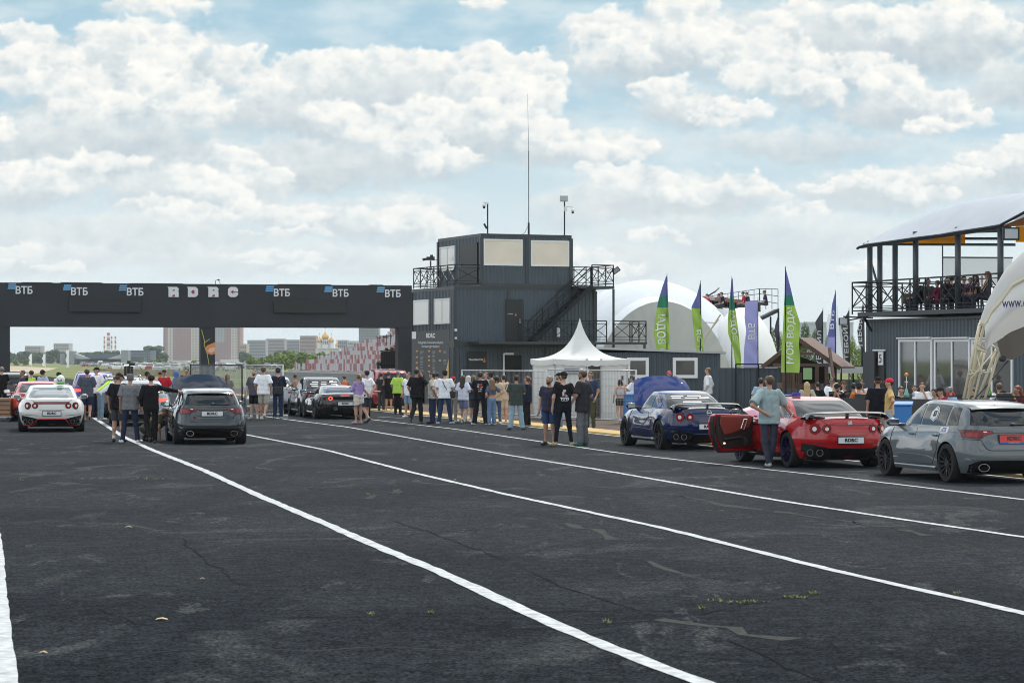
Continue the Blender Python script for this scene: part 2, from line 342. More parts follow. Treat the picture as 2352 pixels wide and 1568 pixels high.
# ---------------------------------------------------------------- ground and paving
SL = -0.2565                                    # track direction: X changes by SL per metre of Y
TD = Vector((SL, 1, 0)).normalized(); TN = Vector((1, -SL, 0)).normalized()   # along the track, and to its right
TRZ = math.atan2(-SL, 1.0)                      # heading of the track as a rotation about Z
def TP(c, Y, z=0.0): return Vector((c + SL * Y, Y, z))      # a point on the line parallel to the track
def asphalt_mat():
  m = bpy.data.materials.new('asphalt_worn'); m.use_nodes = True; nt = m.node_tree; b = nt.nodes['Principled BSDF']; L = nt.links
  tc = nt.nodes.new('ShaderNodeTexCoord')
  def mp(sc_, rz=0.0, loc=(0, 0, 0)):
    k = nt.nodes.new('ShaderNodeMapping'); k.inputs['Scale'].default_value = sc_; k.inputs['Rotation'].default_value = (0, 0, rz); k.inputs['Location'].default_value = loc
    L.new(tc.outputs['Object'], k.inputs[0]); return k.outputs[0]
  def noise(v, s, d=5, r=0.6, dist=0.0):
    n = nt.nodes.new('ShaderNodeTexNoise'); n.inputs['Scale'].default_value = s; n.inputs['Detail'].default_value = d
    n.inputs['Roughness'].default_value = r; n.inputs['Distortion'].default_value = dist; L.new(v, n.inputs['Vector']); return n.outputs[0]
  def mr(v, a, b_, c=0.0, d=1.0):
    k = nt.nodes.new('ShaderNodeMapRange'); k.interpolation_type = 'SMOOTHSTEP'; L.new(v, k.inputs[0])
    for i, q in enumerate((a, b_, c, d)): k.inputs[i + 1].default_value = q
    return k.outputs[0]
  def mix(f, a, b_):
    k = nt.nodes.new('ShaderNodeMix'); k.data_type = 'RGBA'
    L.new(f, k.inputs[0])
    for s_, v in ((6, a), (7, b_)):
      if isinstance(v, tuple): k.inputs[s_].default_value = (*v, 1)
      else: L.new(v, k.inputs[s_])
    return k.outputs[2]
  base = mix(mr(noise(mp((1, 1, 1)), 0.22, 5, 0.65), 0.32, 0.68), (0.0145, 0.0180, 0.0222), (0.0260, 0.0308, 0.0355))
  # dark rubber laid along the travel direction
  trk = noise(mp((1, 0.05, 1), -TRZ), 1.1, 4, 0.6)
  base = mix(mr(trk, 0.50, 0.66, 0, 0.55), base, (0.0125, 0.0165, 0.0215))
  # pale worn and dusty patches with ragged outlines
  w1 = noise(mp((1, 0.55, 1), 0.25), 0.42, 8, 0.62, 0.9)
  base = mix(mr(w1, 0.55, 0.66, 0, 0.62), base, (0.054, 0.059, 0.060))
  w2 = noise(mp((1, 0.38, 1), 0.7, (31, 7, 0)), 0.75, 9, 0.68, 1.4)
  base = mix(mr(w2, 0.585, 0.635, 0, 0.62), base, (0.062, 0.067, 0.067))
  # stone grain
  gr = noise(mp((1, 1, 1)), 26, 4, 0.8)
  gr2 = noise(mp((1, 1, 1)), 5, 5, 0.75)
  v = nt.nodes.new('ShaderNodeVectorMath'); v.operation = 'SCALE'; L.new(base, v.inputs[0])
  g = nt.nodes.new('ShaderNodeMath'); g.operation = 'MULTIPLY'; L.new(mr(gr, 0.36, 0.64, 0.18, 2.05), g.inputs[0]); L.new(mr(gr2, 0.36, 0.64, 0.68, 1.36), g.inputs[1])
  L.new(g.outputs[0], v.inputs[3]); base = v.outputs[0]
  # cracks: wandering seams
  def crack(scale, rz, loc, w, dist, keep):
    vo = nt.nodes.new('ShaderNodeTexVoronoi'); vo.feature = 'DISTANCE_TO_EDGE'; vo.inputs['Scale'].default_value = scale
    mv = mp((1, 1, 1), rz, loc); nn = nt.nodes.new('ShaderNodeTexNoise'); nn.inputs['Scale'].default_value = 1.3; nn.inputs['Detail'].default_value = 7; L.new(mv, nn.inputs['Vector'])
    a = nt.nodes.new('ShaderNodeVectorMath'); a.operation = 'SCALE'; a.inputs[3].default_value = dist; L.new(nn.outputs[1], a.inputs[0])
    a2 = nt.nodes.new('ShaderNodeVectorMath'); a2.operation = 'ADD'; L.new(mv, a2.inputs[0]); L.new(a.outputs[0], a2.inputs[1]); L.new(a2.outputs[0], vo.inputs['Vector'])
    cr = mr(vo.outputs['Distance'], 0.0, w, 1.0, 0.0)
    kp = nt.nodes.new('ShaderNodeMath'); kp.operation = 'MULTIPLY'; L.new(cr, kp.inputs[0]); L.new(mr(noise(mp((1, 1, 1), 0, loc), 0.16, 3, 0.5), keep, keep + 0.1), kp.inputs[1])
    return kp.outputs[0]
  c1 = crack(0.13, 0.2, (3, 0, 0), 0.0035, 2.2, 0.42)
  c2 = crack(0.42, 1.1, (17, 5, 0), 0.006, 1.3, 0.54)
  base = mix(c1, base, (0.010, 0.011, 0.012)); base = mix(c2, base, (0.013, 0.015, 0.016))
  df = nt.nodes.new('ShaderNodeBsdfDiffuse'); df.inputs['Roughness'].default_value = 1.0; L.new(base, df.inputs['Color'])
  gy = nt.nodes.new('ShaderNodeBsdfGlossy'); gy.inputs['Roughness'].default_value = 0.7; mx_ = nt.nodes.new('ShaderNodeMixShader'); lw = nt.nodes.new('ShaderNodeLayerWeight'); lw.inputs['Blend'].default_value = 0.5; L.new(mr(lw.outputs['Facing'], 0.86, 0.985, 0.004, 0.026), mx_.inputs[0]); L.new(df.outputs[0], mx_.inputs[1]); L.new(gy.outputs[0], mx_.inputs[2])
  L.new(mx_.outputs[0], [n for n in nt.nodes if n.type == 'OUTPUT_MATERIAL'][0].inputs[0])
  bp = nt.nodes.new('ShaderNodeBump'); bp.inputs['Strength'].default_value = 0.55; bp.inputs['Distance'].default_value = 0.02
  L.new(gr, bp.inputs['Height']); L.new(bp.outputs[0], df.inputs['Normal']); nt.nodes.remove(b)
  return m
M_ASPH = asphalt_mat()
def flat(name, pts, z, m, kind='structure'):
  b = MB(); b.add([(p[0], p[1], z) for p in pts], [tuple(range(len(pts)))]); o = b.build(name, m); tag(o, kind=kind); return o
M_GRASS = mat('dry_grass', (0.13, 0.15, 0.055), 0.95, spec=0.1, var=0.35, vscale=0.05)
M_SAND = mat('sandy_runoff', (0.36, 0.30, 0.22), 0.95, spec=0.1, var=0.2, vscale=0.08)
M_DIRT = mat('brown_gravel', (0.105, 0.082, 0.066), 0.95, spec=0.1, var=0.35, vscale=1.6, bump=0.8, bscale=9)
M_CONC = mat('grey_concrete', (0.30, 0.31, 0.30), 0.9, spec=0.2, var=0.12, vscale=0.6)
M_LINE = mat('white_road_paint', (0.42, 0.44, 0.45), 0.9, spec=0.05, var=0.30, vscale=9, bump=0.6, bscale=30)
M_YEL = mat('yellow_kerb_paint', (0.46, 0.33, 0.15), 0.85, spec=0.1, var=0.22, vscale=1.2)
flat('ground', [(-4500, -60), (4500, -60), (4500, 12000), (-4500, 12000)], -0.05, M_GRASS)
edge = [tuple(TP(20.02, Y))[:2] for Y in (-40, 0, 40, 80, 120, 200, 330)]
flat('asphalt', edge + [(-150, 330), (-150, -40)], -0.0, M_ASPH)
flat('drag_strip', [tuple(TP(19, 330))[:2], tuple(TP(8, 1300))[:2], tuple(TP(-22, 1300))[:2], tuple(TP(-22, 330))[:2]], -0.01, M_CONC)
flat('sand', [(-48, 165), (-66, 330), (-120, 640), (-240, 1100), (-200, 700), (-160, 330), (-90, 165)], 0.006, M_SAND)
flat('gravel', [tuple(TP(21.0, Y))[:2] for Y in (10, 180)] + [tuple(TP(34, 180))[:2], tuple(TP(34, 10))[:2]], 0.004, M_DIRT)
flat('pavement', [tuple(TP(24.5, Y))[:2] for Y in (20, 60, 82)] + [tuple(TP(60, 82))[:2], tuple(TP(60, 20))[:2]], 0.010, mat('paving', (0.22, 0.21, 0.20), 0.9, var=0.15, vscale=0.8))
kb = MB()
for i in range(44):
  y0 = 6 + i * 3.2; a, b_ = TP(20.12, y0), TP(20.12, y0 + 3.17); w = TN * 0.95
  kb.prism([a, b_, b_ + w, a + w], (0, 0, 0.06))
tag(kb.build('kerb', M_YEL), kind='structure')
def stripe(name, pts, w, m, z=0.008, rag=0.012, worldpts=False, seed=1, jag=0.0):
  rnd = random.Random(seed)
  P = [Vector((*(p if worldpts else G(*p)), 0)) for p in pts]; Q = []
  for a, b_ in zip(P[:-1], P[1:]):
    n = max(1, int((b_ - a).length / 0.35))
    for i in range(n): Q.append(a.lerp(b_, i / n))
  Q.append(P[-1]); S = [Q[0]]
  for i in range(1, len(Q) - 1): S.append((Q[max(i - 3, 0)] + Q[max(i - 1, 0)] + Q[i] + Q[min(i + 1, len(Q) - 1)] + Q[min(i + 3, len(Q) - 1)]) / 5)
  S.append(Q[-1]); rows = [[], []]; o1 = 0
  if jag:
    for q in S: o1 = o1 * .6 + rnd.uniform(-jag, jag); q.x += o1; q.y += rnd.uniform(-jag, jag) * 3
  for i, p in enumerate(S):
    d = (S[min(i + 1, len(S) - 1)] - S[max(i - 1, 0)]).normalized(); n = Vector((d.y, -d.x, 0))
    for k, sgn in ((0, -1), (1, 1)):
      q = p + n * sgn * (w / 2 + rnd.uniform(-rag, rag)); q.z = z; rows[k].append(q)
  b = MB(); b.grid([rows[1], rows[0]]); return tag(b.build(name, m), kind='structure')
LA = [(215,958.7),(285,1003.7),(350,1033.7),(465,1078.7),(600,1141),(750,1203.7),(850,1248.7),(950,1288.7),(1050,1331),(1176,1391),(1276,1436),(1401,1488.7),(1611,1568),(2100,1760),(3300,2300)]
LB = [(440,975),(567.5,998.7),(750,1033.7),(950,1086),(1176,1138.5),(1376,1181),(1526,1213.7),(1676,1251),(1926,1313.7),(2176,1368.7),(2352,1408.7),(3000,1570),(7000,2566)]
LC = [(600,955),(655,962.7),(800,981),(1000,1016),(1176,1046.7),(1376,1078.7),(1576,1113.7),(1796,1151),(2076,1193.7),(2352,1233.7),(3000,1330),(7000,1924)]
LD = [(700,946),(875,966),(1050,986),(1176,1004.5),(1426,1041),(1626,1063.7),(1926,1096),(2352,1147.7),(3000,1225),(7000,1702)]
for i, (P_, w_) in enumerate(((LA, 0.155), (LB, 0.125), (LC, 0.12), (LD, 0.115))): stripe('lane_line', P_, w_, M_LINE, seed=i)
stripe('lane_line', [(-75,1060),(-39,1130),(-25,1250),(-22,1400),(-12,1568),(40,1900),(150,2400)], 0.30, M_LINE, seed=9, rag=.008)
stripe('lane_line', [tuple(TP(20.02, Y))[:2] for Y in range(6, 140, 6)], 0.11, M_LINE, worldpts=True, seed=5)
stripe('lane_line', [(868,957),(932,960.7)], 0.10, M_LINE, seed=6)
M_CRK = mat('crack_dark', (.009, .011, .013), .95, spec=.02); M_WORN = mat('worn_tan', (.046, .049, .047), .95, spec=.02, var=.3, vscale=14)
for i, (P_, w_) in enumerate((([(-40,1432),(300,1424),(700,1416),(1100,1411),(1300,1404),(1700,1402)], .012), ([(905,1196),(960,1215),(1060,1248),(1176,1292),(1290,1345),(1400,1386),(1480,1402)], .011), ([(225,1394),(262,1410),(310,1432)], .03), ([(1620,1412),(1690,1390),(1880,1362)], .012), ([(420,1235),(440,1262),(560,1345)], .02), ([(1176,1406),(1400,1401)], .02), ([(60,1101),(700,1102),(1050,1105)], .02), ([(1676,1470),(1800,1520),(1900,1568)], .02))): stripe('crack', P_, w_, M_CRK, z=0.004, rag=w_ * .6, seed=40 + i, jag=.035)
for i, (P_, w_) in enumerate((([(1211,1189),(1276,1199),(1376,1216),(1421,1239)], .13), ([(1486,1289),(1556,1316),(1626,1334),(1700,1355)], .06), ([(1501,1131),(1576,1141),(1676,1161),(1801,1176),(1976,1201),(2130,1229)], .10), ([(1506,1420),(1600,1428),(1700,1447),(1850,1470)], .10), ([(200,1513),(560,1488),(860,1476),(1100,1500)], .035), ([(1176,1440),(1330,1432),(1500,1424)], .03), ([(845,1145),(930,1125),(900,1115)], .07))): stripe('worn_patch', P_, w_, M_WORN, z=0.003, rag=w_ * .9, seed=60 + i, jag=.06)
# small litter and weeds on the asphalt
M_WEED = mat('weed_green', (0.16, 0.20, 0.05), 0.9)
gt = MB(); rnd = random.Random(3)
for (x, y, n, sp) in [(2300,1215,0,0),(1612,1398,5,6),(1690,1385,9,30),(1740,1382,9,30),(1825,1372,12,34),(1870,1362,9,18),(985,1407,6,12),(850,1410,5,10),(1394,1429,6,8),(215,1099,10,30),(345,1099,12,34),(48,1101,4,6),(1045,1105,4,8),(850,1135,5,8),(1640,1380,6,20),(2200,1362,4,10)]:
  for k in range(n):
    gx, gy = G(x + rnd.uniform(-sp, sp), y + rnd.uniform(-2, 2))
    for q in range(5):
      a = rnd.uniform(0, 6.28); l = rnd.uniform(.01, .032); c, s_ = math.cos(a) * .02, math.sin(a) * .02
      gt.add([(gx - s_ * .3, gy + c * .3, 0), (gx + s_ * .3, gy - c * .3, 0), (gx + c * 1.4, gy + s_ * 1.4, l)], [(0, 1, 2)])
tag(gt.build('grass', M_WEED), kind='stuff')
M_LEAF = mat('dry_leaf', (0.42, 0.30, 0.15), 0.8)
for (x, y, s_) in [(296,1211,.045),(372,1423,.05),(465,1330,.02),(1045,1102,.02),(100,1500,.03)]:
  gx, gy = G(x, y); b = MB(); b.grid([[(gx - s_, gy - s_ * .6, .006), (gx, gy - s_ * .8, .018), (gx + s_, gy - s_ * .4, .006)], [(gx - s_ * .9, gy + s_ * .5, .012), (gx, gy + s_ * .7, .02), (gx + s_ * .9, gy + s_ * .5, .008)]])
  o = b.build('fallen_leaf', M_LEAF); tag(o, {296: 'tan dry leaf lying left of the long centre lane line', 372: 'pale scrap of leaf on the seam low in the foreground', 465: 'tiny leaf left of the lane line in the foreground', 1045: 'tiny leaf between the two middle lane lines', 100: 'small leaf near the wide white line at the bottom left'}[x], 'leaf')
# ---------------------------------------------------------------- shared dark metal things
M_DARK = mat('anthracite_sheet', (0.052, 0.073, 0.091), 0.45, spec=0.5, var=0.08, vscale=0.7)
M_DARK2 = mat('anthracite_trim', (0.030, 0.038, 0.045), 0.45)
M_BLK = mat('black_satin', (0.012, 0.013, 0.014), 0.5)
M_WHF = mat('white_window_frame', (0.74, 0.76, 0.77), 0.45)
M_BLIND = mat('beige_blind_glass', (0.70, 0.62, 0.51), 0.25, coat=0.5, var=0.07, vscale=0.9)
M_GLS = mat('dark_glass', (0.02, 0.025, 0.028), 0.06, spec=0.8)
M_STEEL = mat('galvanised_steel', (0.42, 0.44, 0.45), 0.4, 0.8)
M_RAIL = mat('dark_railing', (0.012, 0.016, 0.020), 0.55, spec=.25)
def corr(mb, p0, p1, z0, z1, per=0.2, dep=0.03, mi=0):
  "trapezoid-ribbed sheet wall from p0 to p1, facing to the right of that direction"
  p0, p1 = Vector(p0), Vector(p1); d = p1 - p0; L_ = d.length; d /= L_; n = Vector((d.y, -d.x, 0))
  k = max(1, int(L_ / per)); pr = L_ / k; xs = []
  for i in range(k): xs += [(i * pr, 0), (i * pr + pr * .35, 0), (i * pr + pr * .5, 1), (i * pr + pr * .85, 1)]
  xs.append((L_, 0)); r0 = []; r1 = []
  for x, o_ in xs:
    q = p0 + d * x + n * (dep * o_); r0.append((q.x, q.y, z0)); r1.append((q.x, q.y, z1))
  mb.grid([r0, r1], mi); return mb
def window(name, p0, p1, z0, z1, parent, panes=1, glass=None, fw=0.07, local=True, out=0.065, fm=None, pname='pane'):
  "framed window standing proud of a wall that runs from p0 to p1 (facing right of that direction)"
  p0, p1 = Vector(p0), Vector(p1); d = (p1 - p0); L_ = d.length; d /= L_; n = Vector((d.y, -d.x, 0)); b = MB()
  def seg(a0, a1, c0, c1, t=0.05, b=b):
    q = [p0 + d * a0, p0 + d * a1]; q = [Vector((q[0].x, q[0].y, c0)), Vector((q[1].x, q[1].y, c0)), Vector((q[1].x, q[1].y, c1)), Vector((q[0].x, q[0].y, c1))]
    b.prism([v + n * 0.004 for v in q], n * t)
  seg(0, L_, z0, z0 + fw, out); seg(0, L_, z1 - fw, z1, out); seg(0, fw, z0 + fw, z1 - fw, out); seg(L_ - fw, L_, z0 + fw, z1 - fw, out)
  for i in range(1, panes): x = L_ * i / panes; seg(x - fw * .45, x + fw * .45, z0 + fw, z1 - fw, out)
  fr = b.build(name, fm or M_WHF, parent, local=local)
  for i in range(panes):
    g_ = MB(); a0 = (L_ * i / panes + fw * .45) if i else fw; a1 = (L_ * (i + 1) / panes - fw * .45) if i < panes - 1 else L_ - fw
    seg(a0, a1, z0 + fw, z1 - fw, 0.043, g_); g_.build(pname, glass or M_BLIND, fr, local=local)
  return fr
def railing(name, pts, zb, parent, h=1.05, bay=0.95, m=None, local=True):
  b = MB(); t = 0.035
  for a, c in zip(pts[:-1], pts[1:]):
    a, c = Vector((*a, zb)), Vector((*c, zb)); L_ = (c - a).length; n = max(1, round(L_ / bay)); up = Vector((0, 0, 1))
    b.bar(a + up * h, c + up * h, .05); b.bar(a + up * (h - .14), c + up * (h - .14), t * .8); b.bar(a + up * .12, c + up * .12, t); b.bar(a + up * .24, c + up * .24, t * .7)
    for i in range(n + 1):
      q = a.lerp(c, i / n); b.bar(q, q + up * h, .045)
      if i < n:
        q2 = a.lerp(c, (i + 1) / n); b.bar(q + up * .24, q2 + up * (h - .14), t * .8); b.bar(q + up * (h - .14), q2 + up * .24, t * .8)
  return b.build(name, m or M_RAIL, parent, local=local)
# ---------------------------------------------------------------- gantry over the track
GD = Vector((0.97, 0.243, 0)).normalized(); GN = Vector((GD.y, -GD.x, 0))     # along the beam, and out of its front face
GR = Vector((-4.98, 120.0, 0))                                              # right end, front face, on the ground
def gp(x, z, out=0.0, y0=None):
  "point on the gantry front face that shows at photo column x"
  k = (x - CX) / F; t = (GR.x - k * GR.y) / (k * GD.y - GD.x) if True else 0
  p = GR + GD * t; return Vector((p.x, p.y, z)) + GN * out
M_GANT = mat('gantry_fabric', (0.036, 0.040, 0.045), 0.75, spec=0.3, var=0.10, vscale=0.5, bump=0.25, bscale=1.5)
gan = empty('start_gantry', tuple(GR), 0, 'long black start gantry with white bank logos and letters across the strip', 'gantry')
b = MB()
zt, zb = 5.80, 3.70
a0 = gp(-420, 0); a1 = gp(946, 0)
b.prism([Vector((a0.x, a0.y, zb)), Vector((a1.x, a1.y, zb)), Vector((a1.x, a1.y, zt)), Vector((a0.x, a0.y, zt))], -GN * 1.1)
b.build('beam', M_GANT, gan)
for (xa, xb) in ((-420, -370), (-12, 23), (462, 494), (915, 946)):
  p, q = gp(xa, 0, -0.03), gp(xb, 0, -0.03); c = MB(); c.prism([p, q, q + Vector((0, 0, zb + .02)), p + Vector((0, 0, zb + .02))], -GN * 0.75)
  pl = c.build('pillar', M_GANT, gan)
  if xa == 462:      # printed picture on the middle pillar: yellow line and an orange car nose
    M1 = mat('print_yellow', (0.50, 0.46, 0.10), 0.6); M2 = mat('print_orange', (0.62, 0.24, 0.08), 0.5); M3 = mat('print_pale', (0.75, 0.45, 0.32), 0.5)
    e = MB()
    def pp(x, y): return gp(x, PZ(y, gp(x, 0).y), -0.02)
    for A, B in (((463,757),(470,783)),((470,783),(469,792)),((469,792),(476,812)),((476,812),(480,836)),((470,787),(482,778))): e.bar(pp(*A), pp(*B), .03, .03)
    e.build('print_line', M1, pl)
    e = MB(); e.add([pp(471,800),pp(476,793),pp(486,789),pp(494,786),pp(494,812),pp(486,815),pp(477,812)], [(0,1,2,3,4,5,6)][:1]); e.build('print_car', M2, pl)
    e = MB(); o_ = GN * .02; e.add([pp(476,806)+o_,pp(483,799)+o_,pp(493,797)+o_,pp(493,806)+o_,pp(484,811)+o_], [(0,1,2,3,4)]); e.build('print_lamp', M3, pl)
b = MB(); b.prism([gp(158, 4.42, .0), gp(323, 4.42, .0), gp(323, 5.08, .0), gp(158, 5.08, .0)], GN * .10); b.build('display_board', M_BLK, gan)
b = MB(); b.prism([gp(629, 4.42, .0), gp(793, 4.42, .0), gp(793, 5.04, .0), gp(629, 5.04, .0)], GN * .10); b.build('display_board', M_BLK, gan)
for (xa, xb, h_) in ((50, 120, .02), (140, 235, .03), (640, 760, .025), (850, 880, .03), (300, 420, .015)):
  b = MB(); b.prism([gp(xa, zt - .02, .02), gp(xb, zt - .02, .02), gp(xb, zt + h_, .02), gp(xa, zt + h_, .02)], -GN * .6); b.build('top_cover', M_BLK, gan)
M_LOGO = mat('sign_white', (0.68, 0.70, 0.72), 0.5); M_LBLUE = mat('sign_blue', (0.12, 0.36, 0.62), 0.5); M_RED = mat('sign_red', (0.55, 0.03, 0.03), 0.5)
def vtb(x, y, parent=gan):
  "bank logo: three slanted blue bars and the letters"
  p0 = gp(x, 0); z = PZ(y, p0.y) + .05; b = MB()
  for k in range(3):
    zz = z + .11 - k * .098
    b.prism([gp(x - 17, zz - .04, .005) - GD * .02 * k, gp(x, zz - .04, .005) - GD * .02 * k, gp(x, zz + .034, .005) - GD * (.02 * k - .03), gp(x - 17, zz + .034, .005) - GD * (.02 * k - .03)], GN * .03)
  lg = b.build('logo', M_LBLUE, parent)
  text_obj('lettering', 'ВТБ', .48, M_LOGO, lg, gp(x + 19, z - .20, .02), GD, (0, 0, 1), .012, sx=.90)
for (x, y) in ((36, 660), (163, 663), (291, 664), (628, 666), (763, 667), (883, 668)): vtb(x, y)
for (x, ch) in ((398.5, 'R'), (443, 'D'), (490, 'R'), (535, 'C')):
  p0 = gp(x, 0); z = PZ(670.5, p0.y); w = .245; h = .245; b = MB()
  sh = {'R': [(-w, -h), (w, -h), (w, .0), (w * .85, .04), (w, .09), (w, .17), (.16, h), (-w * 1.25, h), (-w, h * .8)], 'D': [(-w, -h), (.13, -h), (w, -.14), (w, .14), (.13, h), (-w * 1.2, h), (-w, h * .75)], 'C': [(-.13, -h), (.13, -h), (w, -.14), (w, .14), (.13, h), (-.13, h), (-w, .14), (-w, -.14)]}[ch]
  b.prism([Vector((p0.x, p0.y, z)) + GD * u + Vector((0, 0, v)) + GN * .005 for u, v in sh], GN * .05); o = b.build('letter', M_LOGO, gan)
  e = MB()
  if ch == 'R':
    for (u, v, r_) in ((0, .09, .05), (0, -.18, .07)):
      if r_ > .06: e.build('red_mark', mat('sign_dark_red', (0.30, 0.03, 0.035), 0.5), o); e = MB()
      e.prism([Vector((p0.x, p0.y, z)) + GN * .057 + GD * (u + a_ * r_) + Vector((0, 0, v + c_ * r_ * .7)) for a_, c_ in ((-1, -1), (.8, -1), (1, 1), (-.6, .8))], GN * .01)
  elif ch == 'D': e.prism([Vector((p0.x, p0.y, z)) + GN * .057 + GD * u + Vector((0, 0, v)) for u, v in ((-.10, 0), (-.02, -.09), (.07, -.09), (.07, .09), (-.02, .09))], GN * .01)
  else:
    e.prism([Vector((p0.x, p0.y, z)) + GN * .057 + GD * u + Vector((0, 0, v)) for u, v in ((-.12, 0), (0, -.10), (.03, 0), (0, .10))], GN * .01)
    e.prism([Vector((p0.x, p0.y, z)) + GN * .057 + GD * u + Vector((0, 0, v)) for u, v in ((.03, -.02), (.245, -.02), (.245, .02), (.03, .02))], GN * .008)
  e.build('red_mark', mat('sign_dark_red', (0.30, 0.03, 0.035), 0.5), o)
p0 = gp(495, 0); b = MB(); b.tube([p0 + Vector((0, 0, zt)), p0 + Vector((0, 0, zt + .16)), p0 + Vector((.12, 0, zt + .22))], .015, 6); b.ell(p0 + Vector((.16, -.02, zt + .2)), (.05, .05, .045)); b.tube([p0 + Vector((.18, 0, zt + .15)), p0 + Vector((.24, 0, zt))], .01, 5)
tag(b.build('security_camera', M_BLK), 'tiny camera on a bracket on top of the black gantry beam', 'security camera')
# ---------------------------------------------------------------- control tower of stacked cabins
tw = empty('control_tower', (-2.87, 120.1, 0), R(22.5), 'three storey control tower stacked from dark ribbed cabins with beige windows', 'building')
def cabin(name, x0, x1, y0, y1, z0, z1, posts=()):
  b = MB(); corr(b, (x0, y0, 0), (x1, y0, 0), z0 + .16, z1 - .16); corr(b, (x1, y0, 0), (x1, y1, 0), z0 + .16, z1 - .16); corr(b, (x1, y1, 0), (x0, y1, 0), z0 + .16, z1 - .16); corr(b, (x0, y1, 0), (x0, y0, 0), z0 + .16, z1 - .16)
  o = b.build(name, M_DARK, tw, local=True); t = MB()
  for z in (z0, z1 - .16):
    t.box(((x0 + x1) / 2, (y0 + y1) / 2, z + .08), (x1 - x0 + .07, y1 - y0 + .07, .159))
  for (px, py) in ((x0, y0), (x1, y0), (x0, y1), (x1, y1)): t.box((px, py, (z0 + z1) / 2), (.17, .17, z1 - z0 - .33))
  for px in posts: t.box((px, y0 - .01, (z0 + z1) / 2), (.12, .10, z1 - z0 - .33))
  t.build('trim', M_DARK2, o, local=True); return o
cabin('wall', 0, 7.7, 0, 6, 0, 2.9, (2.44, 4.95)); cabin('wall', 0.02, 7.68, 0.02, 6, 2.9, 5.77, (2.9,)); cabin('wall', 1.45, 6.33, 0.0, 6.0, 5.77, 8.42, (3.89,))
window('window', (1.55, 0, 0), (3.66, 0, 0), 6.83, 8.15, tw); window('window', (4.12, 0, 0), (6.22, 0, 0), 6.83, 8.13, tw)
window('window', (1.45, 5.70, 0), (1.45, 3.55, 0), 6.72, 7.97, tw, 2, mat('pale_curtain_glass', (.66, .64, .60), .25, coat=.5)); window('window', (0.0, 5.75, 0), (0, 3.5, 0), 3.92, 5.2, tw, 1, MATS['pale_curtain_glass']); window('window', (0.0, 2.7, 0), (0, .5, 0), 3.92, 5.2, tw, 2, MATS['pale_curtain_glass'])
def door(x0, x1, z0, z1, parent, side=False, xw=0.0, m=None, hx=None, yw=0.0):
  b = MB()
  if side: b.box((xw - .03, (x0 + x1) / 2, (z0 + z1) / 2), (.07, abs(x1 - x0), z1 - z0))
  else: b.box(((x0 + x1) / 2, yw - .04, (z0 + z1) / 2), (x1 - x0, .07, z1 - z0))
  d = b.build('door', m or M_BLK, parent, local=True); h = MB()
  if side: h.box((xw - .08, x1 - .2 if hx is None else hx, z0 + 1.0), (.04, .05, .2))
  else: h.box((x0 + .1 if hx is None else hx, yw - .09, z0 + 1.0), (.05, .04, .2))
  h.build('handle', M_STEEL, d, local=True); return d
door(2.75, .35, 5.93, 8.0, tw, True, 1.42, hx=2.6)
door(2.75, 3.65, 3.06, 5.15, tw, yw=0.0, hx=3.5)
b = MB(); b.box((2.2, -.03, 5.55), (.02, .02, .02)); b.box((4.2, -.75, 2.96), (6.9, 1.3, .12)); b.build('landing', M_DARK2, tw, local=True)
railing('railing', [(1.45, .06), (.06, .06), (.06, 6.0), (1.45, 6.0)], 5.80, tw)
b = MB(); b.box((7.35, .55, 5.78), (2.0, 2.9, .14)); b.box((8.32, -.85, 2.85), (.09, .09, 5.7)); b.box((8.32, 1.9, 2.85), (.09, .09, 5.7)); b.build('platform', M_DARK2, tw, local=True)
railing('railing', [(6.4, 1.9), (8.3, 1.9), (8.3, -.88), (7.1, -.88)], 5.85, tw)
railing('railing', [(2.9, -1.36), (7.7, -1.36)], 3.02, tw); railing('railing', [(8.1, -1.36), (9.9, -1.36), (9.9, .3)], 3.02, tw)
b = MB(); b.box((8.7, -.5, 2.96), (2.5, 1.8, .12)); b.box((9.85, -1.3, 1.48), (.09, .09, 2.9)); b.build('platform', M_DARK2, tw, local=True)
b = MB(); A = Vector((3.9, 0, 3.02)); B = Vector((7.1, 0, 5.85))
for y in (-.95, -.18):
  b.bar(A + Vector((0, y, 0)), B + Vector((0, y, 0)), .05, .2); b.bar(A + Vector((0, y, 1.0)), B + Vector((0, y, 1.0)), .045); b.bar(A + Vector((0, y, .55)), B + Vector((0, y, .55)), .035)
  for k in range(5): q = A.lerp(B, k / 4) + Vector((0, y, 0)); b.bar(q, q + Vector((0, 0, 1.0)), .04)
for k in range(12): q = A.lerp(B, (k + .5) / 12); b.box((q.x, -.56, q.z), (.27, .76, .04))
b.build('staircase', M_RAIL, tw, local=True)
b = MB(); b.box((1.2, -.055, 2.12), (1.05, .05, .85)); sg = b.build('sign_panel', M_BLK, tw, local=True)
u22, n22 = Vector((math.cos(R(22.5)), math.sin(R(22.5)), 0)), Vector((math.sin(R(22.5)), -math.cos(R(22.5)), 0))
T0 = Vector((-2.87, 120.1, 0))
text_obj('lettering', 'TRANSMASTER', .115, M_LOGO, sg, T0 + u22 * 1.12 + n22 * .085 + Vector((0, 0, 2.12)), u22, (0, 0, 1), .004)
M_OR = mat('sign_orange', (0.75, 0.20, 0.03), 0.5)
b = MB(); b.prism([(1.5, -.083, 2.0), (1.64, -.083, 2.0), (1.6, -.083, 2.25)], (0, -.01, 0)); b.build('emblem', M_OR, sg, local=True)
b = MB(); b.prism([(3.22, -.085, 4.32), (3.32, -.085, 4.32), (3.29, -.085, 4.48)], (0, -.01, 0)); b.build('door_sticker', M_OR, tw, local=True); b = MB(); b.box((2.98, -.088, 4.42), (.28, .01, .035)); b.build('door_lettering', M_STEEL, tw, local=True)
